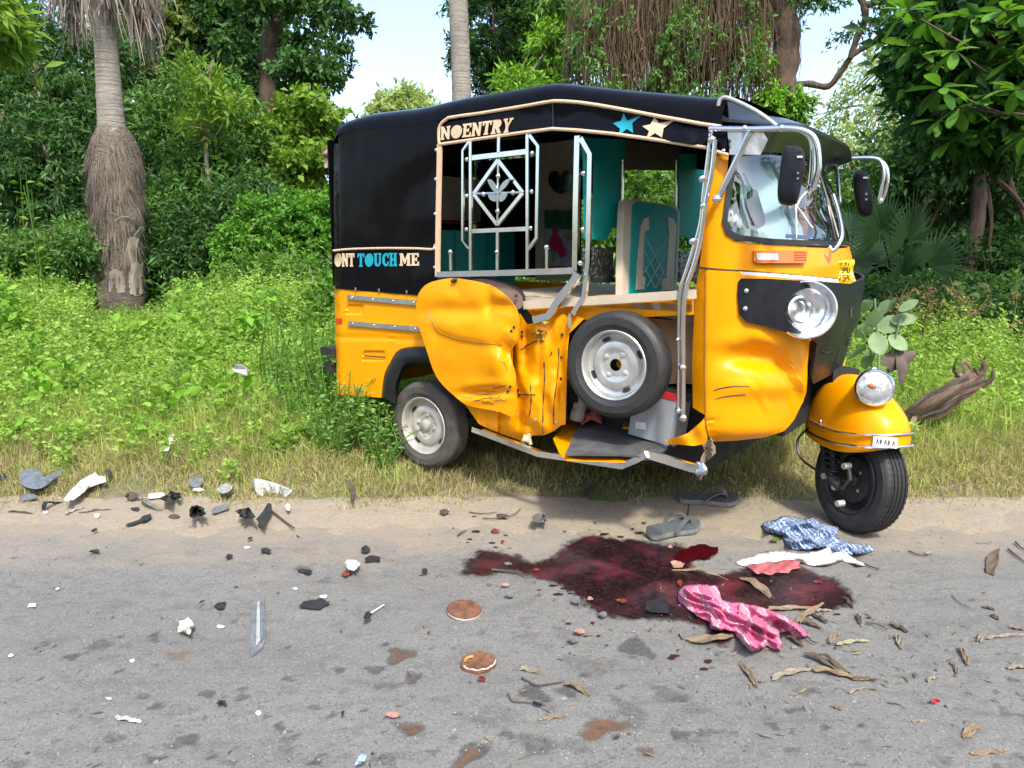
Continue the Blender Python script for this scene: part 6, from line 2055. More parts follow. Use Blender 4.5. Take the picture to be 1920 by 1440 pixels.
# pale dashboard lining and far pillar seen through the glass
DASH = simple('pale_blue_lining', (0.40, 0.50, 0.52), 0.5, 0, 0.08, 8)
m = M()
for k, (s0, s1) in enumerate(((0.07, 0.31), (0.37, 0.42))):
    rows = []
    for i in range(7):
        z = lerp(1.26, 1.64, i / 6)
        row = []
        for j in range(7):
            y = lerp(s0, s1, j / 6) + 0.10 * (i / 6)
            xx = cowl_x(min(y, 1.25), z) - 0.06 - 0.05 * math.sin(j / 6 * math.pi)
            row.append((xx - 0.02 * i / 6, y, z))
        rows.append(row)
    m.grid(rows, 0.01)
m.obj('screen_lining', DASH, rick)
M().box((1.58, 1.0, 1.38), (0.05, 0.08, 0.5)).obj('far_inner_pillar', YEL, rick)
M().box((1.52, 0.66, 1.17), (0.22, 1.0, 0.12)).obj('dashboard', PLAST, rick)
M().tube([(1.55, 0.66, 1.1), (1.47, 0.66, 1.2)], 0.02).obj('steering_column', DARKST, rick)
M().tube([(1.46, 0.30, 1.22), (1.46, 0.66, 1.19), (1.46, 1.02, 1.22)], 0.014).obj('handlebar', GASK, rick)
tear = cr([(1420, 354), (1430, 352), (1436, 366), (1446, 400), (1443, 417), (1430, 418), (1422, 400), (1416, 366)], 3)
im = M().sheet(tear, lambda x, y: C(x, y, -0.035), 6, 0.02).obj('mirror_reflection', simple('dark_reflection', (0.03, 0.045, 0.04), 0.12), rick, sharp=50)  # dark shape stands in for a mirror's reflection in the glass
M().tube([C(1402, 318, -0.03), C(1412, 340, -0.03), C(1424, 355, -0.035)], 0.004).obj('reflection_stalk', GASK, im)
# indicator
ind_o = [(1411, 471), (1504, 472), (1507, 478), (1504, 495), (1417, 494), (1411, 490)]
io = M().sheet(cr(ind_o, 1), lambda x, y: C(x, y, 0.020), 6, 0.022).obj('indicator_lamp', ORANGE, rick)
M().sheet([(1414, 476), (1452, 477.5), (1453, 489.5), (1416, 489)], lambda x, y: C(x, y, 0.023), 6, 0.004).obj('clear_lens', WHITEL, io)
for yy in (476, 480.5, 485, 489.5):
    M().tube([C(1482, yy, 0.0215), C(1502, yy + 0.4, 0.0215)], 0.0022, 6).obj('lens_rib', simple('amber_dark', (0.35, 0.06, 0.003), 0.2), io)
M().ball(C(1548, 479, 0.002), 0.008, 8, 6).obj('cowl_stud', WHITEP, rick)
# black headlamp surround
hp = [(985, 62), (1100, 62), (1300, 75), (1480, 90), (1570, 95), (1632, 90), (1632, 180), (1618, 300), (1588, 380), (1560, 450), (1520, 510), (1450, 560), (1345, 615), (1338, 590), (1350, 480), (1345, 400), (1310, 370), (1230, 350), (1100, 310), (1010, 290), (975, 250), (965, 150), (970, 80)]
hp = [(1040 + x / 2.8235, 500 + y / 2.8235) for x, y in hp]


def hp_o(x, y):
    d = 0.020
    d += 0.03 * min(1, max(0, (x - 1425) / 45)) * math.exp(-max(0, (y - 610) / 40) ** 2) * (1 - 0.6 * min(1, max(0, (x - 1540) / 50)))
    edge = min(abs(x - 1382), 18) / 18
    return d * (0.55 + 0.45 * edge)


hole = [(1503 + 45 * math.cos(k * math.pi / 12), 580 + 41 * math.sin(k * math.pi / 12)) for k in range(24)]
mh = M().sheet(hp, lambda x, y: C(x, y, hp_o(x, y)), 6, 0.012, [hole])
hpo = mh.obj('headlamp_surround', PLAST, rick, sharp=35)
mirror(mh, 'headlamp_surround', PLAST)
for (x, y) in ((1398, 545), (1396, 578)):
    M().ball(C(x, y, 0.016), 0.011, 10, 6).obj('panel_screw', CHROME, hpo)
for k in range(3):
    p0, p1 = C(1573, 632 + k * 7, hp_o(1573, 632) + 0.004, False), C(1589, 628 + k * 7, hp_o(1589, 632) + 0.004, False)
    M().tube([p0, p1], 0.0035, 6).obj('vent_slot', DARK, hpo)
M().tube([C(x, y, hp_o(x, y) + 0.003) for x, y in ((1526, 655), (1535, 660), (1549, 657))], 0.003, 6).obj('panel_slot', DARK, hpo)
em = [(1577, 577), (1581, 574), (1598, 573), (1602, 577), (1599, 588), (1596, 590), (1580, 591), (1576, 587)]
M().tube([C(x, y, hp_o(x, y) + 0.005, False) for x, y in em + em[:1]], 0.0028, 6).obj('emblem_outline', CHROME, hpo)
M().sheet([(1583, 578), (1595, 577), (1593, 587), (1582, 588)], lambda x, y: C(x, y, hp_o(x, y) + 0.004, False), 5, 0.003).obj('emblem', GASK, hpo)
# headlamp: empty chrome bowl
hc = C(1503, 580, 0.02)
hd = (OL - hc).normalized()
hc = hc + hd * 0.068
hn = Vector((hd.x + 0.15, hd.y, hd.z + 0.02)).normalized()
he = empty('headlamp')
he.parent = rick
rr = 50.5 / FPX * (OL - hc).length * 1.02
M().lathe([(rr * 0.98, -0.03), (rr, 0.0), (rr * 0.99, 0.012), (rr * 0.94, 0.016), (rr * 0.90, 0.004), (rr * 0.84, -0.016), (rr * 0.72, -0.034), (rr * 0.52, -0.048), (rr * 0.30, -0.055), (rr * 0.02, -0.057)], hc, hn, 40).obj('lamp_bowl', simple('lamp_chrome', (0.86, 0.88, 0.90), 0.16, 0.9, 0.1, 30, 0.35, 16), he, sharp=50)
ax = Vector((0.6, -0.55, 0.1)).normalized()
lx = hn.cross(UP).normalized()
if (lx.x - lx.y) > 0:
    lx = -lx
lamp_c = hc + lx * 0.022 - hn * 0.020
M().lathe([(rr * 0.40, -0.05), (rr * 0.44, 0.0), (rr * 0.47, 0.010), (rr * 0.40, 0.012), (rr * 0.36, -0.01), (rr * 0.34, -0.03)], lamp_c, ax, 30).obj('lamp_inner_ring', simple('lamp_chrome_ring', (0.7, 0.72, 0.74), 0.15, 1.0), he)
M().lathe([(0.0001, -0.022), (rr * 0.35, -0.028), (rr * 0.36, -0.05)], lamp_c, ax, 24).obj('lamp_socket', STEEL, he)
# far headlamp rim just visible past the nose
fh = Vector((hc.x - 0.075, 1.32 - hc.y, hc.z))
M().lathe([(rr, -0.03), (rr, 0.01), (rr * 0.9, 0.012), (rr * 0.5, -0.04), (0.001, -0.05)], fh, (0.8, 0.55, 0), 28).obj('headlamp', CHROME, rick)
# number plate, crumpled
pt = [(1561, 489), (1600, 487), (1599, 530), (1580, 535), (1565, 530)]
pn_ = Vector((0.80, -0.60, 0.12)).normalized()
p0_ = C(1578, 510, 0.03)


def po(x, y):
    r = lr(x, y)
    t = (p0_ - OL).dot(pn_) / r.dot(pn_)
    return OL + r * t + pn_ * (0.006 * math.sin(y * 0.22) + 0.004 * math.sin(x * 0.35))



plate = M().sheet(pt, po, 4, 0.003).obj('number_plate', PLATEY, rick, 'crumpled yellow number plate with dark characters', sharp=40)
m = M()
rq = random.Random(12)
GL5 = {'A': ((0, 0, 1, 4), (1, 4, 2, 0), (.5, 1.6, 1.5, 1.6)), 'P': ((0, 0, 0, 4), (0, 4, 1.6, 4), (1.6, 4, 1.6, 2), (1.6, 2, 0, 2)), '3': ((0, 4, 1.6, 4), (1.6, 4, 1.6, 0), (1.6, 0, 0, 0), (.4, 2, 1.6, 2)), '9': ((1.6, 0, 1.6, 4), (1.6, 4, 0, 4), (0, 4, 0, 2), (0, 2, 1.6, 2)), 'U': ((0, 4, 0, 0), (0, 0, 1.6, 0), (1.6, 0, 1.6, 4)), '1': ((.8, 0, .8, 4),), '5': ((1.6, 4, 0, 4), (0, 4, 0, 2), (0, 2, 1.6, 2), (1.6, 2, 1.6, 0), (1.6, 0, 0, 0)), 'T': ((0, 4, 1.6, 4), (.8, 4, .8, 0))}
for row, (txt, y0, x0, dx, hh) in enumerate((('1TT1', 498, 1568, 6.4, 5), ('AP39U', 511, 1565.5, 6.2, 9), ('1591', 525, 1573, 6.0, 9))):
    for i, ch in enumerate(txt):
        for (a, b, c_, d_) in GL5[ch]:
            sx = 4.0 / 1.6
            m.tube([po(x0 + i * dx + a * sx, y0 - b * hh / 4) + pn_ * 0.003, po(x0 + i * dx + c_ * sx, y0 - d_ * hh / 4) + pn_ * 0.003], 0.0017, 5)
m.obj('plate_lettering', INK, plate)
# a strip of bent chrome and wiper hanging at the far screen edge
rod([(1562, 366, 0.60), (1571, 395, 0.56), (1578, 430, 0.50), (1575, 452, 0.46), (1562, 470, 0.44), (1555, 463, 0.44)], 0.010, 0, 'bent_wiper_arm', rick, CHROME, 4)
M().tube([C(1547, 310, 0.025), C(1556, 345, 0.025), C(1563, 400, 0.025), C(1562, 452, 0.025)], 0.006, 6).obj('wiper_blade', GASK, rick)
M().tube([C(1536, 345, 0.022), C(1548, 390, 0.022), C(1556, 452, 0.022)], 0.005, 6).obj('wiper_blade', GASK, rick)

# ---- sun visor over the screen and the canopy's front end
YS = [p[1] for p in LAST]


def vrow(fx, fz):
    row = []
    for j in range(41):
        y = 0.012 + 1.296 * j / 40
        q = 1 - abs((y - 0.66) / 0.66) ** 4
        row.append((fx(y, q), y, fz(y, q)))
    return row


lz = lambda y: float(np.interp(y, YS, [p[2] for p in LAST]))
rows = [vrow(lambda y, q: 1.47, lambda y, q: lz(y) - 0.012),
        vrow(lambda y, q: 1.55 + 0.02 * q, lambda y, q: lerp(1.70, 1.775, q)),
        vrow(lambda y, q: 1.64 + 0.04 * q, lambda y, q: lerp(1.685, 1.748, q)),
        vrow(lambda y, q: 1.712 + 0.045 * q, lambda y, q: lerp(1.672, 1.715, q)),
        vrow(lambda y, q: 1.715 + 0.045 * q, lambda y, q: lerp(1.664, 1.704, q)),
        vrow(lambda y, q: lerp(1.69, cowl_x(y, 1.6) + 0.06, 0.5), lambda y, q: lerp(1.63, 1.66, q)),
        vrow(lambda y, q: lerp(1.64, cowl_x(y, 1.6) + 0.02, 0.8), lambda y, q: lerp(1.585, 1.615, q))]
M().grid(rows, 0.003).obj('sun_visor', simple('visor_black', (0.016, 0.017, 0.016), 0.2, 0.0, 0.2, 8), rick, sharp=35)
sv = [(1364, 246), (1432, 249), (1440, 262), (1426, 290), (1368, 290)]
M().sheet(sv, lambda x, y: V(x, y, -0.012 - 0.012 * math.sin((x - 1364) * 0.06)), 6, 0.003).obj('visor_side_plate', simple('silver_sheet', (0.55, 0.55, 0.55), 0.25, 0.8, 0.1, 12, 0.3, 12), rick)
cf = cr([(1347, 193), (1358, 184), (1385, 196), (1420, 214), (1446, 232), (1440, 240), (1362, 240), (1350, 226)], 3)
M().sheet(cf, lambda x, y: V(x, y, 0.05 + 0.0004 * (1450 - x) * 0 - 0.0002 * (y - 190)), 6, 0.003).obj('canopy_front_window', CLEARP, rick, sharp=60)
M().tube([V(x, y, 0.04) for x, y in cr([(1351, 232), (1347, 205), (1350, 188), (1362, 183), (1392, 195), (1425, 213), (1456, 236)], 4, False)], 0.008, 8).obj('canopy_front_rim', simple('grey_vinyl', (0.30, 0.30, 0.30), 0.35), rick)
cb = [(1330, 243), (1366, 243), (1366, 290), (1344, 284), (1330, 277)]
M().ball(V(1356, 283, -0.010), 0.009, 10, 6, (1, 0.5, 1)).obj('snap_button', CHROME, rick)

# ---- chrome tubes up the front pillar
rod([(1333, 247, -0.02), (1327, 300, -0.02), (1318, 370, -0.02), (1313, 420, -0.02), (1299, 470, -0.02), (1283, 520, -0.02), (1275, 550, -0.02), (1273, 640, -0.02), (1272, 768, -0.02)], 0.0085, 0, 'pillar_tube', rick, None, 3)
rod([(1341, 262, -0.03), (1335, 320, -0.03), (1322, 385, -0.03), (1313, 450, -0.03), (1300, 500, -0.03), (1287, 540, -0.03), (1281, 600, -0.03), (1281, 690, -0.03), (1281, 782, -0.03)], 0.010, 0, 'pillar_tube', rick, None, 3)
for (x, y, r_) in ((1335, 262, 0.018), (1316, 335, 0.014), (1319, 386, 0.016), (1298, 452, 0.014), (1280, 689, 0.017), (1281, 783, 0.018), (1272, 770, 0.014), (1271, 637, 0.010), (1334, 247, 0.010)):
    M().ball(V(x, y, -0.028), r_, 12, 8).obj('tube_knob', CHROME, rick)
# ---- mirrors on chrome hoops
for dd in (0.0, 1.0):
    if dd == 0:
        e = empty('wing_mirror')
        e.parent = rick
        a1 = [(1330, 241, -0.03), (1400, 242, -0.03), (1470, 241, -0.03), (1500, 243, -0.03), (1518, 256, -0.03), (1524, 280, -0.03), (1523, 320, -0.03), (1519, 352, -0.03)]
        rod(a1, 0.0105, 0, 'mirror_arm', e, None, 4)
        a2 = [(1470, 240, -0.06), (1505, 244, -0.06), (1527, 258, -0.06), (1534, 285, -0.06), (1534, 320, -0.06), (1524, 352, -0.06)]
        rod(a2, 0.0105, 0, 'mirror_arm', e, None, 4)
        rod([(1404, 249, -0.03), (1375, 312, -0.04), (1347, 370, -0.015)], 0.0115, 0, 'arm_brace', e)
        for (x, y, r_) in ((1344, 373, 0.017), (1396, 241, 0.013), (1465, 240, 0.013), (1520, 352, 0.017), (1526, 350, 0.012)):
            M().ball(V(x, y, -0.03), r_, 12, 8).obj('arm_joint', CHROME, e)
        ol = [(1470, 278), (1480, 274), (1500, 276), (1507, 286), (1510, 310), (1503, 345), (1496, 375), (1489, 385), (1472, 385), (1460, 378), (1458, 350), (1464, 305)]
        dpl, mk = -0.10, [(1487, 292.5), (1497, 292.5), (1497, 296), (1487, 296)]
    else:
        e = empty('wing_mirror')
        e.parent = rick
        rod([(1545, 300, 1.36), (1600, 297, 1.36), (1640, 297, 1.36), (1653, 306, 1.36), (1656, 330, 1.36), (1648, 375, 1.36)], 0.0105, 0, 'mirror_arm', e, None, 4)
        rod([(1625, 296, 1.39), (1648, 300, 1.39), (1662, 315, 1.39), (1663, 345, 1.39), (1653, 378, 1.39)], 0.0105, 0, 'mirror_arm', e, None, 4)
        rod([(1565, 297, 1.30), (1570, 330, 1.10), (1575, 380, 1.0)], 0.009, 0, 'arm_brace', e)
        M().ball(V(1650, 376, 1.37), 0.017, 12, 8).obj('arm_joint', CHROME, e)
        ol = [(1603, 322), (1612, 319), (1625, 321), (1628, 332), (1636, 372), (1638, 392), (1632, 404), (1618, 406), (1608, 398), (1602, 368), (1599, 335)]
        dpl, mk = 1.44, [(1613, 331.5), (1622, 331.5), (1622, 335), (1613, 335)]
    cx = sum(p[0] for p in ol) / len(ol)
    cy = sum(p[1] for p in ol) / len(ol)
    sm = cr(ol, 3)
    rows = []
    for (sc, off) in ((0.02, -0.036), (0.55, -0.035), (0.86, -0.030), (0.96, -0.020), (1.0, -0.004), (1.0, 0.010), (0.97, 0.014), (0.02, 0.014)):
        rows.append([V(cx + (x - cx) * sc, cy + (y - cy) * sc, dpl) + Vector((-off * 0.35, off, 0)) for x, y in sm])
    mo = M().grid(rows, 0, True).obj('mirror_housing', PLAST, e, sharp=40)
    M().sheet(mk, lambda x, y: V(x, y, dpl - 0.0385) + Vector((0.0135, 0, 0)), 8, 0.001).obj('mirror_sticker', WHITEP, mo)
    for k in range(2):
        x, y = (mk[0][0] + mk[1][0]) / 2 - 5 + (5 if dd else 0), mk[0][1] + 30 + k * 10
        M().sheet([(x, y), (x + 4, y + 1), (x + 3, y + 4.5), (x - 1, y + 4)], lambda x, y: V(x, y, dpl - 0.0385) + Vector((0.0135, 0, 0)), 8, 0.001).obj('mirror_screw', STEEL, mo)

# ---- front fork, wheel and fender, turned towards the road
STEER = R(37)
FC = Vector((2.0, 0.66, 0.228))
hv = Vector((math.cos(STEER), -math.sin(STEER), 0))
av = Vector((-math.sin(STEER), -math.cos(STEER), 0))
tilt = Vector((0, 0, 0.10))
wheel(rick, FC, (av + tilt).normalized(), 0.230, 0.064, RUBBER, DARKST, 'front_wheel', True, True, 0.3, False)
wv = (av + tilt).normalized()
# tread blocks: short sipes across the ribs
m = M()
q_ = Vector((0, 0, 1))
a_ = wv.cross(q_).normalized()
b_ = wv.cross(a_)
for k in range(110):
    th = 2 * math.pi * k / 110
    e_ = a_ * math.cos(th) + b_ * math.sin(th)
    t_ = b_ * math.cos(th) - a_ * math.sin(th)
    for h_ in (-0.60, -0.31, 0.0, 0.31, 0.60):
        s_ = 0.005 if (k % 2) else -0.005
        m.tube([FC + e_ * 0.2299 + wv * (h_ * 0.064 - 0.006) - t_ * s_, FC + e_ * 0.2299 + wv * (h_ * 0.064 + 0.006) + t_ * s_], 0, flat=(0.0014, 0.0012), ref=e_)
m.obj('tread_sipes', DARK, rick, kind='stuff')
M().lathe([(0.0001, 0.0), (0.10, 0.0), (0.105, -0.02), (0.09, -0.05)], FC + wv * 0.035, wv, 30).obj('brake_drum', DARKST, rick)


def fp(a, s_, z):
    """fender frame: a along the heading, s_ outwards, z up"""
    return FC + hv * a + av * s_ + Vector((0, 0, z - FC.z))


m = M()
for (pts, r_) in (([(-0.16, 0.085, 0.52), (-0.13, 0.088, 0.36), (-0.07, 0.09, 0.24), (0.0, 0.09, 0.225)], 0.022), ([(-0.16, -0.085, 0.52), (-0.10, -0.088, 0.30), (0.0, -0.09, 0.225)], 0.02)):
    m.tube([fp(*p) for p in pts], r_, 10)
m.tube([fp(0, -0.12, 0.228), fp(0, 0.12, 0.228)], 0.018, 10)
m.obj('front_fork', DARKST, rick)
m = M()
for (pts, r_) in (([(-0.02, 0.11, 0.20), (0.04, 0.115, 0.215), (0.07, 0.112, 0.26), (0.05, 0.105, 0.31)], 0.011), ([(-0.06, 0.11, 0.26), (-0.02, 0.118, 0.22), (0.02, 0.118, 0.21)], 0.02)):
    m.tube([fp(*p) for p in pts], r_, 10)
m.obj('swing_link', DARKST, rick)
for (a, z) in ((0.0, 0.205), (-0.07, 0.235), (0.05, 0.315), (0.03, 0.14)):
    M().tube([fp(a, 0.10, z), fp(a, 0.135, z)], 0.014, 8).obj('fork_bolt', RIMD, rick)
m = M()
pts = []
for i in range(64):
    th = i * 0.75
    t = i / 63
    pts.append(fp(-0.09 + 0.05 * (1 - t) + 0.030 * math.cos(th), 0.10 + 0.030 * math.sin(th), 0.24 + 0.20 * t))
m.tube(pts, 0.0075, 8)
m.obj('suspension_spring', PLAST, rick)
M().tube([fp(-0.04, 0.10, 0.22), fp(-0.09, 0.10, 0.46)], 0.015, 10).obj('damper', DARKST, rick)
M().tube([fp(*p) for p in cr([(-0.20, 0.10, 0.44), (-0.25, 0.14, 0.36), (-0.20, 0.15, 0.28), (-0.08, 0.14, 0.25)], 4, False)], 0.006, 6).obj('brake_hose', GASK, rick)
M().box(fp(-0.20, 0.0, 0.55), (0.14, 0.14, 0.30), Matrix.Rotation(-STEER, 3, 'Z')).obj('fork_head', DARK, rick)
# fender shell
rows = []
FZ0, FH, FL, FWd = 0.425, 0.262, 0.250, 0.138
for i in range(15):
    r_ = math.sin(i / 14 * math.pi / 2)
    z0_ = FH * max(0, 1 - r_ ** 2.3) ** (1 / 2.0)
    row = []
    for k in range(48):
        th = 2 * math.pi * k / 48
        c_, s_ = math.cos(th), math.sin(th)
        fl_ = FL * (0.92 if c_ > 0 else 1.22)
        z = FZ0 + z0_ * (1 - 0.30 * max(0, c_) * min(1, r_ * 1.3))
        row.append(fp(-0.015 - 0.05 * (1 - r_) + fl_ * r_ * math.copysign(abs(c_) ** 0.85, c_), FWd * r_ * math.copysign(abs(s_) ** 0.85, s_), z + 0.030 * max(0, c_) * r_))
    rows.append(row)
lastr = rows[-1]
rows.append([Vector(p) + Vector((0, 0, -0.025 - 0.03 * (0.5 - 0.5 * math.cos(4 * math.pi * k / 48)) * (1 if abs(math.sin(2 * math.pi * k / 48)) > 0.3 else 0.4))) for k, p in enumerate(lastr)])
fen = M().grid(rows, 0.003, True).obj('front_fender', YEL, rick, sharp=50)
for (dz_, ex, r_) in ((-0.006, 1.012, 0.0065), (0.045, 0.985, 0.005)):
    pts = []
    for k in range(-11, 19):
        th = 2 * math.pi * k / 48
        c_, s_ = math.cos(th), math.sin(th)
        fl_ = FL * (0.92 if c_ > 0 else 1.22)
        p = fp(-0.015 + fl_ * ex * math.copysign(abs(c_) ** 0.85, c_) + 0.008, (FWd + 0.010) * ex * math.copysign(abs(s_) ** 0.85, s_), FZ0 + dz_ + 0.030 * max(0, c_) - 0.012)
        pts.append(p)
    M().tube(pts, r_, 8).obj('fender_trim', CHROME, fen)
k0 = pts[0]
bp_ = fp(0.200, 0.066, FZ0 + 0.032)
bn = (hv * 0.62 + av * 0.78).normalized()
tx = UP.cross(bn).normalized()
P = [bp_ + tx * sx * 0.045 + UP * sz * 0.021 + bn * 0.012 for sx, sz in ((-1, -1), (1, -1), (1, 1), (-1, 1))]
Q = [p - bn * 0.01 for p in P]
bo = M().add(P + Q, [(0, 1, 2, 3), (7, 6, 5, 4), (0, 4, 5, 1), (1, 5, 6, 2), (2, 6, 7, 3), (3, 7, 4, 0)]).obj('fender_badge', WHITEP, fen, smooth=False)
m = M()
for k in range(5):
    x0 = -0.032 + k * 0.015
    for (a, b, c_, d_) in (((0, -1, 0, 1), (0, 1, 0.6, 0), (0.6, 0, 0, -1)) if k % 2 else ((0, -1, 0.4, 1), (0.4, 1, 0.8, -1))):
        m.tube([bp_ + tx * (x0 + a * 0.011) + UP * b * 0.010 + bn * 0.0135, bp_ + tx * (x0 + c_ * 0.011) + UP * d_ * 0.010 + bn * 0.0135], 0.0013, 5)
m.obj('badge_lettering', INK, bo)
# lamp on the fender
lc = U(1640, 727, FC.x + 0.16)
lc = fp(0.19, 0.01, 0.615)
ld = (hv * 0.80 + av * 0.55 + UP * 0.10).normalized()
ft = W(1640, 727, lc.z)
lamp = empty('fender_lamp')
lamp.parent = fen
lc = V(1640, 727, FC.y + (hv * 0.225).y)
lrad = 0.072
M().lathe([(0.0005, -0.20), (0.02, -0.195), (0.045, -0.15), (0.062, -0.09), (0.070, -0.04), (0.072, -0.012)], lc, ld, 28).obj('lamp_housing', YEL, lamp, sharp=50)
M().lathe([(0.072, -0.03), (0.078, -0.012), (0.078, 0.004), (0.071, 0.010), (0.066, 0.004)], lc, ld, 32).obj('lamp_rim', CHROME, lamp, sharp=50)
M().lathe([(0.068, 0.002), (0.055, 0.012), (0.03, 0.019), (0.0005, 0.021)], lc, ld, 28).obj('lamp_lens', LENSM, lamp, sharp=60)
ux = UP.cross(ld).normalized()
M().ball(lc + ld * 0.019 + ux * -0.015 + UP * 0.008, 0.016, 10, 6, (1.2, 0.5, 0.7)).obj('lamp_amber_spot', simple('amber_spot', (0.40, 0.13, 0.05), 0.2), lamp)
M().tube([lc - ld * 0.17 + UP * 0.016, lc - ld * 0.10 + UP * 0.060, lc - ld * 0.04 + UP * 0.074], [0.004, 0.014, 0.010], 8).obj('lamp_brow', CHROME, lamp)
M().ball(fp(-0.10, FWd + 0.006, FZ0 + 0.05), 0.010, 8, 6, (0.7, 0.7, 1.5)).obj('fender_clip', STEEL, fen)
M().ball(fp(-0.215, 0.095, FZ0 + 0.05), 0.008, 8, 6).obj('fender_bolt', STEEL, fen)
# black block standing in for the shaded inside behind the front wheel
M().box((1.55, 0.70, 0.56), (0.40, 0.70, 0.22)).obj('front_dark_block', DARK, rick)

# ---- loose things lying in the footwell
b_c = V(1222, 750, 0.10)
bt = empty('battery', 'grey box shaped battery standing in the footwell behind the spare wheel', 'battery', ROOT + Matrix.Rotation(YAW, 3, 'Z') @ Vector((b_c.x, b_c.y + 0.09, W(1210, 795, zfl + 0.01).z)), YAW)
M().box((0, 0, 0.10), (0.20, 0.17, 0.20), Matrix.Rotation(R(7), 3, 'Y')).obj('battery_case', BATT, bt, smooth=False)
M().box((0.01, 0, 0.215), (0.205, 0.175, 0.03), Matrix.Rotation(R(7), 3, 'Y')).obj('battery_lid', REDC, bt, smooth=False)
M().box((-0.05, -0.088, 0.06), (0.05, 0.004, 0.03)).obj('battery_label', simple('pale_label', (0.55, 0.58, 0.6), 0.6), bt, smooth=False)
# ================================================================== things lying on the road and the verge
def huskmat(name, lo, hi):
    """fibres along the strip, blotched with weathered patches"""
    m = Mat(name)
    at_ = m.n('ShaderNodeAttribute', attribute_name='strip')
    n1 = m.noise(3.0, 6, 0.75, at_.outputs['Vector'], 0.3)
    n2 = m.noise(24, 4, 0.6, m.coord())
    col = m.ramp(n1, [(0.32, lo), (0.66, hi)])
    col = m.mix(m.math('MULTIPLY', m.ramp(n2, [(0.52, 0.0), (0.72, 1.0)]), 0.6), col, tuple(x * 0.45 for x in lo))
    return m.done(m.pbr(col, 0.8, 0, m.bump(n1, 0.7, 0.004)))


BLK = simple('debris_black_plastic', (0.018, 0.019, 0.022), 0.38, 0, 0.3, 40, 0.3, 90)
SLATE = simple('debris_slate_plastic', (0.10, 0.115, 0.135), 0.5, 0, 0.3, 30, 0.3, 70)
GRYP = simple('debris_grey_plastic', (0.27, 0.275, 0.27), 0.5, 0, 0.25, 40, 0.2)
WHT = simple('debris_white_plastic', (0.60, 0.61, 0.62), 0.4, 0, 0.10, 30, 0.2, 50)
REDB = simple('debris_red_plastic', (0.17, 0.03, 0.022), 0.4, 0, 0.35, 40, 0.2)
PINKB = simple('debris_pink_chip', (0.34, 0.17, 0.135), 0.6, 0, 0.25, 60, 0.3)
TANB = huskmat('dry_husk', (0.115, 0.078, 0.045), (0.265, 0.20, 0.125))
TAND = huskmat('brown_husk', (0.055, 0.038, 0.025), (0.145, 0.105, 0.068))
TANP = huskmat('pale_husk', (0.13, 0.11, 0.08), (0.28, 0.245, 0.185))
TWIG = simple('dark_twig', (0.055, 0.042, 0.03), 0.85, 0, 0.3, 40, 0.4)
CLEAR = simple('clear_debris', (0.24, 0.255, 0.26), 0.12, 0.0, 0.3, 18, 0.4, 22, Transmission_Weight=0.5, IOR=1.45)
SILVER = simple('debris_silver', (0.58, 0.61, 0.66), 0.26, 0.55, 0.1, 20, 0.1)
BROWND = simple('terracotta_disc', (0.115, 0.048, 0.026), 0.75, 0, 0.5, 40, 0.5, 150)
BLUEW = simple('pale_blue_wrapper', (0.42, 0.58, 0.72), 0.3, 0, 0.2, 60, 0.4)
GRN = LM_LIME


def gz2(p):
    if p.y < 3.12:
        return 0.0
    if p.y < 3.75:
        return max(0.0, gz(p.x, p.y)) + 0.004
    return gz(p.x, p.y)


def gnd(px, py, up=0.0):
    p = gp(px, py, up)
    for _ in range(3):
        p = gp(px, py, gz2(p) + up)
    return p


def shard(name, label, cat, pl, mat, lift=0.004, curl=0.0, thick=0.004, step=8, group=None, tiltx=0.0, rough=0.0):
    cx = sum(p[0] for p in pl) / len(pl)
    cy = sum(p[1] for p in pl) / len(pl)
    rad = max(math.hypot(p[0] - cx, (p[1] - cy)) for p in pl)
    org = gnd(cx, cy)

    def f(x, y):
        r_ = math.hypot(x - cx, y - cy) / rad
        z = lift + curl * r_ * r_ + tiltx * (x - cx) / rad + rough * (0.5 + noise.noise((x * 0.13, y * 0.17, cx)))
        return gnd(x, y, max(0.002, z) + thick) - org
    o = M().sheet(pl, f, step, thick, (), CAM - org).obj(name, mat, None, label, cat, group, sharp=35)
    o.location = org
    return o


def jag(cx, cy, w_, h_, n=7, seed=0, ang=0.0):
    rq_ = random.Random(seed * 13 + int(cx))
    out_ = []
    for k in range(n):
        a = 2 * math.pi * (k + rq_.uniform(-0.3, 0.3)) / n
        r_ = rq_.uniform(0.62, 1.08)
        x, y = w_ * r_ * math.cos(a), h_ * r_ * math.sin(a)
        out_.append((cx + x * math.cos(ang) - y * math.sin(ang), cy + x * math.sin(ang) + y * math.cos(ang)))
    return out_


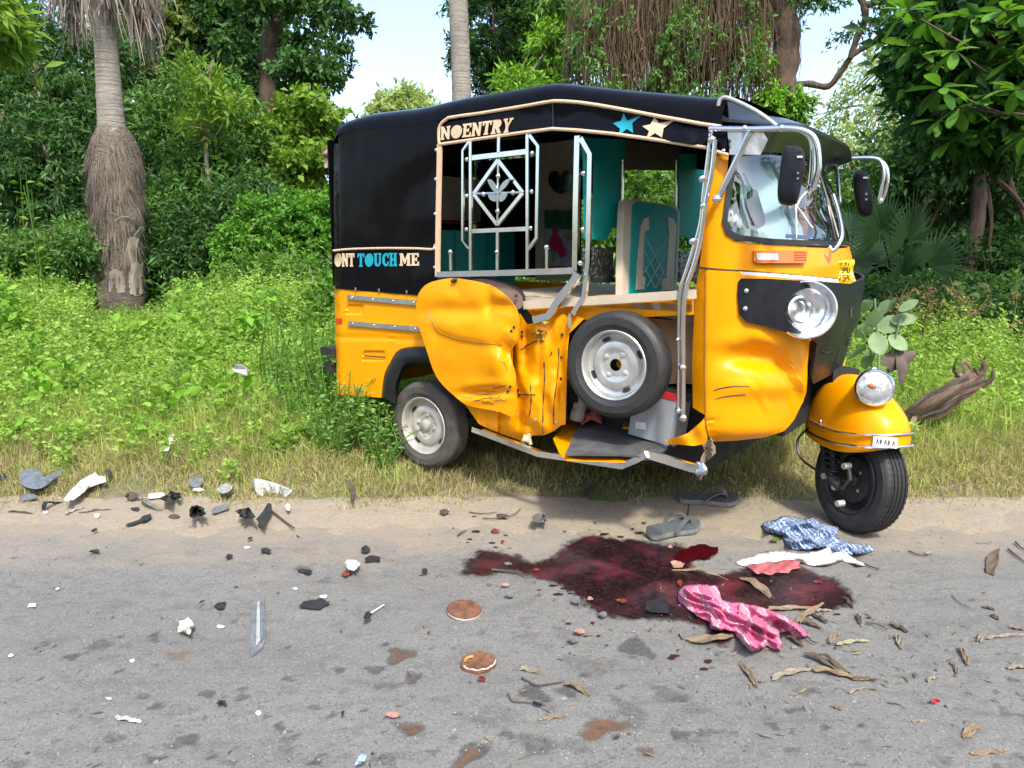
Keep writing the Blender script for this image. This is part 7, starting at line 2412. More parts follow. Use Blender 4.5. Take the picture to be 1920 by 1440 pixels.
def husk(name, label, cat, p0, p1, w_, mat, bend=0.0, lift=0.012, roll=0.35, group=None, taper=(0.7, 0.3), seed=0, n=11):
    """a strip of dry leaf or bark: curls across its width and lifts along its length"""
    a, b = gnd(*p0), gnd(*p1)
    d = b - a
    L = d.length
    t_ = d.normalized()
    s_ = Vector((-t_.y, t_.x, 0)).normalized()
    wm = w_ / FPX * math.hypot(a.y, CAMH) * 0.5
    rq_ = random.Random(seed + int(p0[0]))
    rows_, att_ = [], []
    ph = rq_.uniform(0, 6)
    nj = 9
    e0 = [rq_.uniform(-0.05, 0.08) for _ in range(nj)]
    e1 = [rq_.uniform(-0.14, 0.04) for _ in range(nj)]
    for i in range(n):
        t = i / (n - 1)
        row = []
        for j in range(nj):
            tt = t + (e0[j] * (1 - t) ** 3 + e1[j] * t ** 3)
            c_ = a + d * tt + s_ * (bend * L * 4 * tt * (1 - tt))
            ww = wm * (taper[0] * (1 - t) + taper[1] * t + 0.40 * math.sin(math.pi * t)) * (1 + 0.10 * math.sin(t * 9 + ph) + 0.06 * math.sin(t * 23 + ph * 2))
            z0 = 0.003 + lift * (0.5 + 0.5 * math.sin(t * 3.4 + ph)) * math.sin(math.pi * min(1, t * 0.9 + 0.1))
            q = j / (nj - 1) * 2 - 1
            p = c_ + s_ * (ww * q * (1 - roll * 0.3))
            row.append(Vector((p.x, p.y, gz2(p) + z0 + roll * ww * q * q + (0.0018 if j % 2 else 0.0) + 0.0025 * math.sin(t * 14 + q * 4 + ph))) - a)
            att_.append((t * L * 14 + ph, q * wm * 320, ph))
        rows_.append(row)
    o = M().grid(rows_, 0.0015).obj(name, mat, None, label, cat, group, sharp=35)
    o.location = a
    if mat.name in ('dry_husk', 'brown_husk', 'pale_husk'):
        v_ = o.data.attributes.new('strip', 'FLOAT_VECTOR', 'POINT')
        v_.data.foreach_set('vector', np.array(att_ + att_, np.float32)[:len(o.data.vertices)].ravel())
    return o


def stick(name, label, cat, pts, r, mat, group=None, up=0.006):
    a = gnd(*pts[0])
    pp = [gnd(x, y, up + r) - a for x, y in pts]
    q = cr([tuple(p) for p in pp], 4, False)
    o = M().tube([Vector(p) for p in q], [r * (1 - 0.5 * i / len(q)) for i in range(len(q))], 6).obj(name, mat, None, label, cat, group)
    o.location = a
    return o


# ---- the dark red stain
st_pl = [(852, 1078), (868, 1055), (890, 1026), (930, 1028), (968, 1034), (1000, 1048), (1040, 1030), (1080, 1004), (1115, 998), (1180, 1006), (1230, 1012), (1300, 1020), (1346, 1028), (1338, 1046), (1312, 1056), (1330, 1072), (1392, 1060), (1430, 1046), (1490, 1052), (1530, 1070), (1580, 1086), (1606, 1118), (1604, 1136), (1570, 1146), (1500, 1148), (1440, 1150), (1400, 1185), (1368, 1215), (1335, 1212), (1318, 1180), (1292, 1172), (1240, 1166), (1190, 1166), (1130, 1160), (1112, 1150), (1085, 1130), (1052, 1104), (1030, 1094), (1000, 1086), (950, 1076), (910, 1084), (880, 1086)]
sp_ = densify(cr(st_pl, 3), 4)
rq = random.Random(6)
jg = []
for i, (x, y) in enumerate(sp_):
    a = noise.noise((x * 0.05, y * 0.05, 1.0)) * 9 + noise.noise((x * 0.21, y * 0.21, 4.0)) * 5
    jg.append((x + a, y + a * 0.45))
m = Mat('dark_red_stain')
c = m.coord()
n1 = m.noise(5.5, 6, 0.65, c)
n2 = m.noise(70, 6, 0.75, c)
col = m.ramp(n1, [(0.38, (0.007, 0.003, 0.004)), (0.50, (0.015, 0.004, 0.006)), (0.59, (0.048, 0.007, 0.011)), (0.72, (0.105, 0.012, 0.019))])
col = m.mix(m.math('MULTIPLY', m.ramp(n2, [(0.48, 0.0), (0.66, 1.0)]), 0.38), col, (0.055, 0.043, 0.043))
eg = m.n('ShaderNodeAttribute', attribute_name='edge').outputs['Fac']
rr = m.ramp(m.noise(3.0, 4, 0.6, c), [(0.44, 0.10), (0.64, 0.7)])
sh = m.pbr(col, rr, 0, m.bump(n2, 0.45, 0.004))
tp_ = m.n('ShaderNodeBsdfTransparent')
ms = m.n('ShaderNodeMixShader')
al = m.ramp(m.math('ADD', eg, m.math('MULTIPLY', m.math('SUBTRACT', m.noise(17, 8, 0.8, c), 0.5), 2.2)), [(0.12, 0.0), (0.60, 0.97)])
m.l(al, ms.inputs[0])
m.l(tp_.outputs[0], ms.inputs[1])
m.l(sh, ms.inputs[2])
STAIN = m.done(ms.outputs[0])
org = gnd(1230, 1090)
ms_ = M()
P2, F2 = tri2d(jg, [], 7)
bpn = np.array(jg)
ed = []
for (x, y) in P2:
    p = gp(x, y, 0.0)
    zz = 0.004 * math.sin(p.x * 1.7 + p.y * 2.9) * math.sin(p.x * 0.9 - p.y * 3.7)
    if p.y > 3.05:
        zz = max(zz, float(sand_h(p.x, p.y)))
    p = gp(x, y, zz + 0.0055)
    ms_.v.append(tuple(p - org))
    ed.append(min(1.0, float(np.min(np.hypot(bpn[:, 0] - x, (bpn[:, 1] - y) * 1.8))) / 30))
ms_.f = [tuple(f) for f in F2]
so_ = ms_.obj('liquid_stain', STAIN, None, 'dark red stain spread across the road in front of the sandals', 'stain', sharp=0)
so_.location = org
aa = so_.data.attributes.new('edge', 'FLOAT', 'POINT')
aa.data.foreach_set('value', np.array(ed, np.float32))
# thrown drops and a thin smear beside the pool
m = M()
rq = random.Random(15)
for k in range(110):
    px, py = rq.choice(((900, 1010, 60, 14), (1050, 1110, 50, 16), (1180, 995, 90, 10), (1560, 1160, 50, 10), (1300, 1235, 60, 14), (1120, 1180, 60, 12), (840, 1075, 20, 10), (1400, 1100, 200, 40)))[:2]
    px, py = px + rq.gauss(0, 48), py + rq.gauss(0, 13)
    p = gnd(px, py, 0.0035)
    r_ = 0.002 + 0.008 * rq.random() ** 2.5
    el = rq.uniform(1.0, 2.6)
    m.add([p + Vector((r_ * el * math.cos(t), r_ * math.sin(t) * (1 + 0.3 * math.sin(3 * t + k)), 0)) - org for t in np.linspace(0, 2 * math.pi, 9)[:-1]], [tuple(range(8))])
m.obj('splash_drops', simple('dry_red_drop', (0.028, 0.007, 0.009), 0.5, 0, 0.4, 40), so_, kind='stuff', smooth=False)
# the fresher wet patch by the near sandal
WET = simple('wet_red', (0.040, 0.002, 0.004), 0.10, 0, 0.3, 30, 0.0, Coat_Weight=0.5)
wp = cr([(1275, 1032), (1292, 1027), (1306, 1021), (1345, 1026), (1347, 1036), (1330, 1041), (1333, 1049), (1306, 1047), (1290, 1056), (1272, 1050), (1262, 1042)], 2)
wp = [(x + 5 * noise.noise((x * 0.11, y * 0.11, 1)), y + 3 * noise.noise((x * 0.11, y * 0.11, 5))) for x, y in densify(wp, 3)]
o = M().sheet(wp, lambda x, y: gp(x, y, 0.0075) - org, 8, 0, (), CAM - org).obj('wet_patch', WET, so_, 'glossy bright red wet part', sharp=0)

# ---- sandals
SOLE = simple('sandal_sole', (0.060, 0.066, 0.072), 0.6, 0, 0.25, 50, 0.4, 160)
SOLEE = simple('sandal_edge', (0.12, 0.125, 0.125), 0.7, 0, 0.3, 40, 0.3)
STRAP = simple('sandal_strap', (0.085, 0.09, 0.095), 0.42, 0, 0.2, 40, 0.2)


def sandal(label, c, heel, toe, side_tilt, loose):
    a, b = gnd(*heel), gnd(*toe)
    d = Vector((b.x - a.x, b.y - a.y, 0))
    L = d.length
    t_ = d.normalized()
    s_ = Vector((-t_.y, t_.x, 0))
    e = empty('sandal', label, 'sandal', a, 0, 'pair of dark flip flops')
    prof = [(0.0, 0.010), (0.012, 0.022), (0.05, 0.032), (0.12, 0.034), (0.25, 0.033), (0.45, 0.032), (0.65, 0.042), (0.82, 0.045), (0.93, 0.036), (0.98, 0.022), (1.0, 0.007)]
    o2 = []
    for t, w_ in prof:
        o2.append((t, w_ + 0.004 * math.sin(t * 5)))
    for t, w_ in prof[::-1]:
        o2.append((t, -w_))
    o2 = cr(o2, 3)
    up = UP + s_ * side_tilt
    rows_ = []
    for (sc, z) in ((0.96, 0.004), (1.0, 0.010), (1.0, 0.020), (0.97, 0.026)):
        rows_.append([t_ * (t * L) * 1.0 + s_ * (w_ * sc) + Vector((0, 0, z + side_tilt * w_ * 1.0 + 0.035 * side_tilt + 0.010 * max(0, t - 0.8) * 5)) for t, w_ in o2])
    m_ = M().grid(rows_, 0, True)
    m_.obj('sole', SOLEE, e, sharp=50)
    mt = M()
    top = [Vector(p) + Vector((0, 0, 0.0005)) for p in rows_[-1]]
    cen = [t_ * (t * L) + Vector((0, 0, 0.026 + side_tilt * 0.035 + 0.010 * max(0, t - 0.8) * 5)) for t, w_ in o2]
    n_ = len(top)
    mt.add(top + cen, [(i, (i + 1) % n_, n_ + (i + 1) % n_, n_ + i) for i in range(n_)])
    mt.obj('footbed', SOLE, e, sharp=0)
    base = lambda t, w_, z: t_ * (t * L) + s_ * w_ + Vector((0, 0, 0.026 + z + side_tilt * (w_ + 0.035)))
    for sg in (1, -1):
        pts = [base(0.80, 0.004 * sg, 0.004 + loose), base(0.74, 0.016 * sg, 0.030 + loose), base(0.62, 0.032 * sg, 0.034 + loose * 0.5), base(0.50, 0.040 * sg, 0.018), base(0.42, 0.038 * sg, -0.004)]
        q = cr([tuple(p) for p in pts], 5, False)
        M().tube([Vector(p) for p in q], 0, flat=(0.010, 0.003), ref=(0, 0, 1)).obj('strap', STRAP, e)
    M().tube([base(0.80, 0, -0.004), base(0.80, 0, 0.016 + loose)], 0.005, 8).obj('toe_post', STRAP, e)
    return e


sandal('dark grey flip flop lying nearer the grass, above the other sandal', 0, (1272, 942), (1384, 948), 0.25, 0.0)
s2_ = sandal('grey flip flop at the upper edge of the red stain', 0, (1216, 1012), (1308, 990), 0.30, 0.006)
tp0 = gnd(1289, 978) - s2_.location
M().tube([tp0 + Vector((0, 0, 0.03)), tp0 + Vector((0.002, 0.0, 0.085))], 0.004, 6).obj('loose_toe_post', GASK, s2_)


# ---- cloths
def cloth(name, label, cat, pl, mat, hfun, step=4, thick=0.0015):
    cx = sum(p[0] for p in pl) / len(pl)
    cy = sum(p[1] for p in pl) / len(pl)
    org_ = gnd(cx, cy)
    dp = np.array(densify(pl, 3))
    def f(x, y):
        e_ = min(1.0, float(np.min(np.hypot(dp[:, 0] - x, (dp[:, 1] - y) * 1.4))) / 9)
        return gnd(x, y, 0.004 + hfun(x, y) * (0.15 + 0.85 * e_)) - org_
    o_ = M().sheet(pl, f, step, thick, (), CAM - org_).obj(name, mat, None, label, cat, sharp=0)
    o_.location = org_
    return o_


def checks(name, base, line, second, sx, warp, lw=0.13):
    """woven stripes both ways, following the crumpled cloth"""
    m = Mat(name)
    c = m.coord()
    wv_ = m.n('ShaderNodeTexNoise', i_Scale=warp[0], i_Detail=3.0)
    m.l(c, wv_.inputs['Vector'])
    mx_ = m.n('ShaderNodeVectorMath', operation='MULTIPLY_ADD')
    m.l(wv_.outputs['Color'], mx_.inputs[0])
    mx_.inputs[1].default_value = (warp[1],) * 3
    m.l(c, mx_.inputs[2])
    sp = m.n('ShaderNodeSeparateXYZ')
    m.l(mx_.outputs[0], sp.inputs[0])
    u = m.math('ADD', sp.outputs[0], m.math('MULTIPLY', sp.outputs[2], 0.8))
    v_ = m.math('ADD', sp.outputs[1], m.math('MULTIPLY', sp.outputs[2], -1.2))
    fu = m.math('FRACT', m.math('MULTIPLY', u, sx))
    fv = m.math('FRACT', m.math('MULTIPLY', v_, sx))
    lu = m.math('LESS_THAN', fu, lw)
    lv = m.math('LESS_THAN', fv, lw)
    su = m.math('GREATER_THAN', fu, 0.72)
    col = m.mix(m.math('MULTIPLY', su, 0.65), base, second)
    col = m.mix(m.math('MULTIPLY', m.math('MAXIMUM', lu, lv), 0.85), col, line)
    n_ = m.noise(400, 3, 0.6, c)
    n2_ = m.noise(16, 5, 0.65, c)
    col = m.mix(m.math('MULTIPLY', m.ramp(n2_, [(0.5, 0.0), (0.75, 1.0)]), 0.3), col, tuple(x * 0.6 for x in base))
    b = m.pbr(col, 0.85, 0, m.bump(m.math('ADD', n_, m.math('MULTIPLY', n2_, 3.0)), 0.4, 0.003))
    return m.done(b)


PINK = checks('pink_checked_cotton', (0.52, 0.085, 0.19), (0.60, 0.46, 0.50), (0.44, 0.25, 0.32), 17, (7, 0.03), 0.075)
BLUE = checks('blue_checked_cotton', (0.012, 0.060, 0.22), (0.42, 0.50, 0.56), (0.03, 0.11, 0.30), 46, (7, 0.07), 0.30)
WHITEC = simple('white_cotton', (0.58, 0.555, 0.535), 0.85, 0, 0.08, 10, 0.5, 18)
SOAK = simple('soaked_cotton', (0.34, 0.085, 0.095), 0.6, 0, 0.45, 9, 0.5, 18)
pk = [(1270, 1116), (1275, 1104), (1288, 1097), (1312, 1095), (1345, 1099), (1350, 1120), (1362, 1126), (1392, 1130), (1432, 1140), (1470, 1154), (1496, 1170), (1518, 1191), (1500, 1196), (1480, 1188), (1462, 1184), (1466, 1219), (1440, 1212), (1411, 1222), (1396, 1212), (1382, 1196), (1374, 1184), (1332, 1180), (1331, 1168), (1312, 1158), (1296, 1146), (1279, 1134)]


def pk_h(x, y):
    u = (x - 1270) * 0.86 + (y - 1100) * 0.5
    v_ = -(x - 1270) * 0.5 + (y - 1100) * 0.86
    wv_ = 14 * noise.noise((x * 0.018, y * 0.03, 3.0))
    h = 0.010 + 0.046 * (1 - abs(math.sin((v_ + wv_) * 0.085 + u * 0.006))) ** 1.6 + 0.026 * (1 - abs(math.sin((v_ - wv_ * 1.5) * 0.17 + 1 + u * 0.012))) ** 2
    h += 0.022 * math.exp(-((x - 1305) / 34) ** 2 - ((y - 1114) / 15) ** 2)
    if x > 1385:
        h += 0.030 * (1 - abs(math.sin(x * 0.085 + y * 0.04 + wv_ * 0.10))) ** 1.8
    return max(0.003, h)


pkj = [(x + 3.5 * noise.noise((x * 0.09, y * 0.09, 2.0)), y + 3 * noise.noise((x * 0.09, y * 0.09, 7.0))) for x, y in densify(cr(pk, 2), 4)]
cloth('crumpled_cloth', 'pink checked cloth crumpled at the lower edge of the stain', 'cloth', pkj, PINK, pk_h, 3)
bl = [(1428, 984), (1438, 978), (1454, 974), (1470, 966), (1492, 969), (1512, 972), (1527, 969), (1544, 980), (1572, 988), (1568, 1008), (1600, 1018), (1628, 1022), (1641, 1030), (1628, 1037), (1600, 1040), (1578, 1043), (1562, 1032), (1530, 1030), (1500, 1032), (1478, 1024), (1466, 1006), (1450, 1000), (1436, 996)]


def bl_h(x, y):
    wv_ = 12 * noise.noise((x * 0.02, y * 0.04, 6.0))
    h = 0.010 + 0.042 * (1 - abs(math.sin((x * 0.7 + y * 1.3 + wv_) * 0.085))) ** 1.5 + 0.020 * (1 - abs(math.sin((x - y * 1.6 - wv_ * 1.4) * 0.07))) ** 1.6
    return max(0.003, h)


cloth('crumpled_cloth', 'blue and white checked cloth lying beside the front wheel', 'cloth', [(x + 3.5 * noise.noise((x * 0.09, y * 0.09, 2.0)), y + 2.5 * noise.noise((x * 0.09, y * 0.09, 7.0))) for x, y in densify(cr(bl, 2), 4)], BLUE, bl_h, 3)
wc = [(1380, 1053), (1410, 1042), (1440, 1033), (1475, 1034), (1505, 1036), (1540, 1030), (1556, 1020), (1574, 1028), (1600, 1046), (1624, 1058), (1612, 1061), (1580, 1052), (1556, 1059), (1520, 1060), (1490, 1052), (1440, 1058), (1400, 1062)]
wco = cloth('crumpled_cloth', 'white cloth with a red soaked edge below the blue cloth', 'cloth', cr(wc, 3), WHITEC, lambda x, y: max(0.004, 0.020 + 0.010 * math.sin(x * 0.10 + y * 0.2) + 0.012 * noise.noise((x * 0.05, y * 0.1, 2.0))), 4)
sk_ = [(1400, 1060), (1424, 1055), (1452, 1054), (1474, 1049), (1500, 1052), (1497, 1060), (1500, 1064), (1484, 1068), (1478, 1074), (1456, 1073), (1446, 1078), (1428, 1074), (1420, 1076), (1410, 1068)]
ow = wco.location.copy()
M().sheet(cr(sk_, 3), lambda x, y: gnd(x, y, 0.024 + 0.006 * math.sin(x * 0.22) * math.sin(y * 0.3)) - ow, 4, 0.001, (), CAM - ow).obj('soaked_edge', SOAK, wco, 'pinkish red soaked edge', sharp=0)

# ---- two round brown discs
def disc(label, px, py, hw_, hh_, broken, seed):
    c0 = gnd(px, py)
    rx = hw_ / FPX * math.hypot(c0.y, CAMH)
    e = empty('clay_saucer', label, 'saucer', c0, 0.4 * seed)
    if not broken:
        M().lathe([(0.0005, 0.017), (rx * 0.55, 0.0185), (rx * 0.88, 0.017), (rx * 0.97, 0.015), (rx, 0.010), (rx * 0.97, 0.003), (rx * 0.9, 0.001)], (0, 0, 0), (0.05, -0.10, 1), 36).obj('top', BROWND, e)
        M().lathe([(rx * 1.005, 0.004), (rx * 1.012, 0.008), (rx * 1.005, 0.011)], (0, 0, 0), (0.05, -0.10, 1), 36).obj('pale_rim', simple('pale_rim', (0.42, 0.40, 0.34), 0.7), e)
        m_ = M()
        for k in range(4):
            m_.tube([Vector((-0.012 + k * 0.006, -0.012, 0.0185)), Vector((-0.010 + k * 0.006, 0.002, 0.0195))], 0.0009, 5)
        m_.obj('embossed_mark', TANB, e)
    else:
        q = M()
        rows_ = []
        n_ = 36
        for (sc, z) in ((0.02, 0.007), (0.45, 0.009), (0.76, 0.008), (0.86, 0.014), (0.95, 0.015), (1.0, 0.011), (0.97, 0.001)):
            rows_.append([(rx * sc * math.cos(2 * math.pi * k / n_) * (1.0 + 0.10 * noise.noise((math.cos(k / 5.7) * 2, math.sin(k / 5.7) * 2, seed))), rx * sc * 0.95 * math.sin(2 * math.pi * k / n_) * (1.0 + 0.12 * noise.noise((math.cos(k / 5.7) * 2, 5, math.sin(k / 5.7) * 2))), z + 0.003 * math.sin(k * 1.9) * sc) for k in range(n_)])
        q.grid(rows_, 0, True)
        q.obj('bowl', BROWND, e, sharp=60)
        pts = [(rx * 0.93 * math.cos(a), rx * 0.90 * math.sin(a), 0.015) for a in np.linspace(2.9, 5.6, 24)]
        M().tube([Vector(p) + Vector((0, 0, 0.001 * math.sin(i * 1.3))) for i, p in enumerate(pts)], [0.0012 + 0.0022 * abs(math.sin(i * 1.9) * math.sin(i * 0.7)) for i in range(len(pts))], 6).obj('chipped_rim', simple('white_crust', (0.42, 0.41, 0.38), 0.8, 0, 0.3, 60), e)
        pts = [(rx * 0.30 * math.cos(a) - 0.01, rx * 0.5 + rx * 0.16 * math.sin(a), 0.013) for a in np.linspace(0.2, 3.0, 10)]
        M().tube([Vector(p) for p in pts], 0.004, 6).obj('inner_ridge', simple('amber_brown', (0.42, 0.20, 0.06), 0.4), e)
    return e


disc('smooth round brown disc lying flat on the road left of the stain', 870, 1148, 31, 18, False, 1)
disc('chipped brown disc with white broken rim, nearer the camera', 897, 1247, 33, 24, True, 2)

# ---- broken plastic by the verge on the left
D_ = 'debris'
gr = [(36, 893), (44, 882), (58, 878), (74, 882), (82, 894), (100, 886), (118, 878), (112, 890), (96, 902), (84, 912), (66, 917), (46, 912), (38, 904)]
shard('fender_fragment', 'rounded slate grey plastic shell in the grass at far left', D_, cr(gr, 2), SLATE, 0.05, -0.035, 0.003, 5, rough=0.010)
wp_ = [(118, 938), (130, 922), (142, 910), (152, 900), (166, 892), (178, 886), (186, 893), (198, 892), (199, 902), (180, 908), (160, 918), (150, 928), (136, 937)]
shard('panel_fragment', 'large white plastic fragment lying in the straw at left', D_, wp_, WHT, 0.02, 0.02, 0.004, 6, rough=0.03)
shard('plastic_shard', 'black scrap at the left picture edge in the grass', D_, jag(4, 893, 9, 9, 7, 1), BLK, 0.01, 0.02)
shard('plastic_shard', 'dark grey scrap just below the slate grey shell', D_, jag(50, 931, 20, 8, 8, 2), SLATE, 0.008, 0.01, rough=0.01)
shard('plastic_shard', 'black scrap behind the large white fragment', D_, jag(203, 886, 8, 8, 6, 3), BLK, 0.02, 0.02)
husk('plastic_strip', 'curved black strip under the large white fragment', D_, (82, 962), (120, 942), 12, BLK, 0.15, 0.03, 0.5)
shard('plastic_shard', 'small white chip beside the curved black strip', D_, jag(86, 960, 6, 4, 5, 4), WHT)
husk('plastic_strip', 'pale grey strip right of the curved black strip', D_, (122, 967), (158, 953), 7, GRYP, 0.1, 0.01)
husk('plastic_strip', 'long pale tan strip at the sand edge left', D_, (150, 962), (209, 957), 8, TANP, 0.05, 0.01)
shard('plastic_shard', 'tiny white chip below the pale tan strip', D_, jag(182, 966, 8, 4, 6, 5), WHT)
husk('dry_leaf', 'dark brown dry leaf flat on the sand at far left', 'dry leaf', (16, 962), (62, 965), 7, TWIG, 0.05, 0.008)
shard('plastic_shard', 'dark brown tangle in the straw right of the white fragment', D_, jag(246, 929, 14, 8, 8, 6), TWIG, 0.01, 0.02, rough=0.02)
shard('plastic_disc', 'dark oval disc standing tilted in the straw', D_, cr([(353, 904), (357, 893), (368, 889), (380, 892), (382, 900), (376, 910), (366, 914), (357, 911)], 3), SLATE, 0.02, -0.01, 0.006)
shard('plastic_shard', 'white chip under the dark oval disc', D_, jag(370, 917, 13, 4, 6, 7), WHT, 0.008)
shard('plastic_strip', 'short white strip beside the black crumpled bumper piece', D_, [(277, 932), (279, 926), (304, 923), (309, 927), (300, 932), (282, 934)], WHT, 0.012, 0.006)
shard('bumper_fragment', 'black crumpled bumper piece right of the short white strip', D_, jag(324, 930, 20, 9, 11, 8, -0.1), BLK, 0.012, 0.02, 0.006, 5, rough=0.05)
husk('plastic_tube', 'bent olive grey tube piece below the black crumpled piece', D_, (270, 938), (301, 960), 14, simple('olive_plastic', (0.16, 0.155, 0.12), 0.5), -0.12, 0.02, 0.9, None, (0.8, 0.6))
shard('plastic_shard', 'flat dark chip on the sand left of the olive tube', D_, jag(254, 954, 10, 4, 6, 9), BLK)
shard('plastic_shard', 'black strip pointing left on the sand', D_, [(235, 985), (240, 981), (262, 974), (264, 978), (250, 983)], BLK, 0.006)
shard('plastic_shard', 'black flat piece at the right end of the pointing strip', D_, [(262, 973), (268, 967), (282, 963), (284, 968), (276, 975), (266, 977)], BLK, 0.01, 0.006)
shard('plastic_shard', 'brownish flat scrap on the sand left of the crumpled cluster', D_, jag(326, 967, 11, 5, 7, 10), TWIG, 0.006)
shard('bumper_fragment', 'crumpled black cluster on the sand edge', D_, jag(370, 958, 18, 13, 13, 11), BLK, 0.015, 0.015, 0.006, 5, rough=0.06)
shard('plastic_strip', 'folded dark slate strip right of the crumpled cluster', D_, [(397, 957), (402, 951), (418, 946), (429, 947), (427, 953), (410, 960), (400, 962)], SLATE, 0.012, 0.01)
shard('plastic_shard', 'weathered grey scrap half buried in the straw', D_, jag(423, 915, 16, 10, 9, 12), GRYP, 0.015, 0.02, rough=0.03)
# silver lamp shell: a piece of a bowl, rim towards the camera
shp = [(477, 899), (486, 898), (506, 903), (528, 910), (547, 919), (540, 928), (524, 940), (510, 936), (494, 933), (484, 926), (479, 914)]
sh_o = gnd(510, 932)


def shell(x, y):
    q = (x - 512) / 36
    s_ = (936 - y) / 38
    return gnd(x, y + 4, 0.0) * 0 + at(x, y, sh_o.y + 0.03 + 0.10 * s_ - 0.05 * q * q) - sh_o


mo_ = M().sheet(cr(shp, 3), shell, 5, 0.004, (), CAM - sh_o).obj('lamp_shell', SILVER, None, 'silver lamp shell piece lying in the straw right of the black fragments', 'lamp shell', sharp=60)
mo_.location = sh_o
M().tube([shell(x, y) + Vector((0, -0.004, 0)) for x, y in cr([(477, 899), (479, 914), (484, 926), (494, 933), (510, 937), (524, 941)], 4, False)], 0.004, 8).obj('rim', CHROME, mo_)
M().tube([shell(x, y) + Vector((0, -0.004, 0)) for x, y in cr([(484, 901), (487, 914), (492, 923), (504, 929), (520, 933)], 4, False)], 0.0025, 8).obj('inner_ridge', GRYP, mo_)
shard('bumper_fragment', 'black splayed fragment left of the black fin', D_, jag(462, 962, 20, 10, 12, 13, 0.2), BLK, 0.012, 0.03, 0.006, 5, rough=0.05)
shard('plastic_fin', 'black pointed fin standing up on the sand', D_, [(481, 972), (492, 960), (502, 943), (507, 944), (509, 958), (504, 968), (494, 986), (488, 980)], BLK, 0.02, 0.03, 0.005, 5)
stick('twig', 'dark stick trailing right from the black fin', 'stick', [(508, 957), (522, 968), (540, 982), (552, 990)], 0.006, TWIG)
shard('plastic_shard', 'white torn scrap right of the silver shell', D_, jag(540, 950, 6, 8, 6, 14), WHT, 0.02, 0.01)
shard('dry_leaf', 'blackened leaf standing in the straw below the rear wheel', 'dry leaf', [(645, 898), (655, 900), (664, 910), (667, 922), (662, 938), (656, 930), (660, 918), (654, 908)], TWIG, 0.04, 0.02, 0.003, 5)
shard('plastic_strip', 'white strip caught upright in the grass left of the weeds', D_, [(307, 845), (312, 828), (322, 808), (334, 792), (338, 794), (329, 812), (321, 832), (316, 844)], WHT, 0.10, 0.0, 0.003, 6)
shard('panel_fragment', 'pale grey flat fragment resting on the weeds', D_, [(432, 694), (440, 684), (452, 684), (463, 690), (463, 704), (455, 702)], GRYP, 0.62, 0.0, 0.003, 6)

# ---- scraps on the road
shard('plastic_shard', 'white flat chip near the left picture edge', D_, [(52, 1137), (55, 1131), (67, 1131), (67, 1136)], WHT, 0.002, 0, 0.003)
shard('stone', 'pale crumpled lump on the road left of the clear strip', 'stone', jag(350, 1172, 18, 14, 10, 20), simple('pale_lump', (0.60, 0.58, 0.52), 0.85, 0, 0.25, 40, 0.6), 0.012, -0.01, 0.008, 4, rough=0.03)
cs_ = [(470, 1229), (470, 1180), (471, 1134), (478, 1122), (488, 1116), (495, 1124), (497, 1160), (497, 1200), (490, 1216), (478, 1226)]
cl = shard('plastic_strip', 'long clear grey plastic strip lying along the view', D_, cs_, CLEAR, 0.004, 0.0, 0.006, 6)
oo = cl.location.copy()
M().sheet([(482, 1130), (487, 1126), (488, 1200), (480, 1212)], lambda x, y: gnd(x, y, 0.0135) - oo, 8, 0.002, (), CAM - oo).obj('ridge', GRYP, cl)
M().sheet([(489, 1150), (494, 1146), (494, 1196), (488, 1206)], lambda x, y: gnd(x, y, 0.0135) - oo, 8, 0.002, (), CAM - oo).obj('dark_band', SLATE, cl)
shard('plastic_shard', 'small dark shard left of the clear strip', D_, [(401, 1136), (408, 1130), (424, 1128), (420, 1140), (410, 1141)], BLK)
shard('plastic_shard', 'black pointed shard right of the clear strip', D_, [(561, 1136), (570, 1127), (592, 1124), (603, 1120), (618, 1131), (608, 1135), (599, 1142), (580, 1140)], BLK, 0.004, 0.006)
husk('plastic_strip', 'thin grey strip on the road at lower left', D_, (216, 1346), (266, 1357), 12, GRYP, -0.05, 0.006, 0.2)
for k, (lab, x, y, w_, h_, an) in enumerate((('thin black sliver near the sand at left', 177, 1032, 11, 3, 0), ('small black chip level with the black fin', 429, 1042, 8, 4, -0.4), ('black chip left of the oily smudge', 498, 1031, 10, 5, 0.1), ('fine black sliver on the dusty road edge', 469, 1008, 6, 1.6, -0.3), ('black sliver below the left fragments', 177, 993, 8, 3, -0.4), ('black strip beside the oily smudge', 571, 1070, 18, 4, 0.1), ('hair thin black sliver above the pale lump', 379, 1128, 5, 1.6, -0.6), ('black lump far left of the brown discs', 417, 1317, 11, 6, 0.2), ('black folded scrap near the white and red piece', 699, 1047, 17, 7, 0.0), ('black fluffy scrap above the folded scrap', 686, 1029, 9, 8, 0.3), ('small black chip right of the folded scrap', 797, 1068, 6, 5, 0), ('black comma shaped scrap above the pink chip', 643, 1336, 4, 5, 0.9), ('black sliver beside the dark hollow', 1008, 1318, 9, 2.5, 0.2))):
    shard('plastic_shard', lab, D_, jag(x, y, w_, h_, 7, 30 + k, an), BLK, 0.004, 0.008, 0.004, 5, rough=0.012)
for k, (lab, x, y, w_, h_) in enumerate((('white petal like scrap below the pale lump', 248, 1238, 5, 4), ('white sliver at the lower left', 204, 1309, 7, 2.5), ('small white scrap above the lower hollows', 485, 1336, 6, 4), ('white sliver on the dusty road', 462, 1026, 7, 2), ('white flake left of the pale lump', 108, 1103, 4, 2), ('white flake by the left patch', 20, 1228, 6, 3), ('white flake above the black pointed shard', 553, 1103, 6, 3), ('white flake right of the black pointed shard', 607, 1118, 9, 4), ('white scrap above the clear strip base', 413, 1174, 8, 3))):
    shard('paper_flake', lab, D_, jag(x, y, w_, h_, 6, 60 + k), WHT, 0.003, 0.004, 0.002, 5)
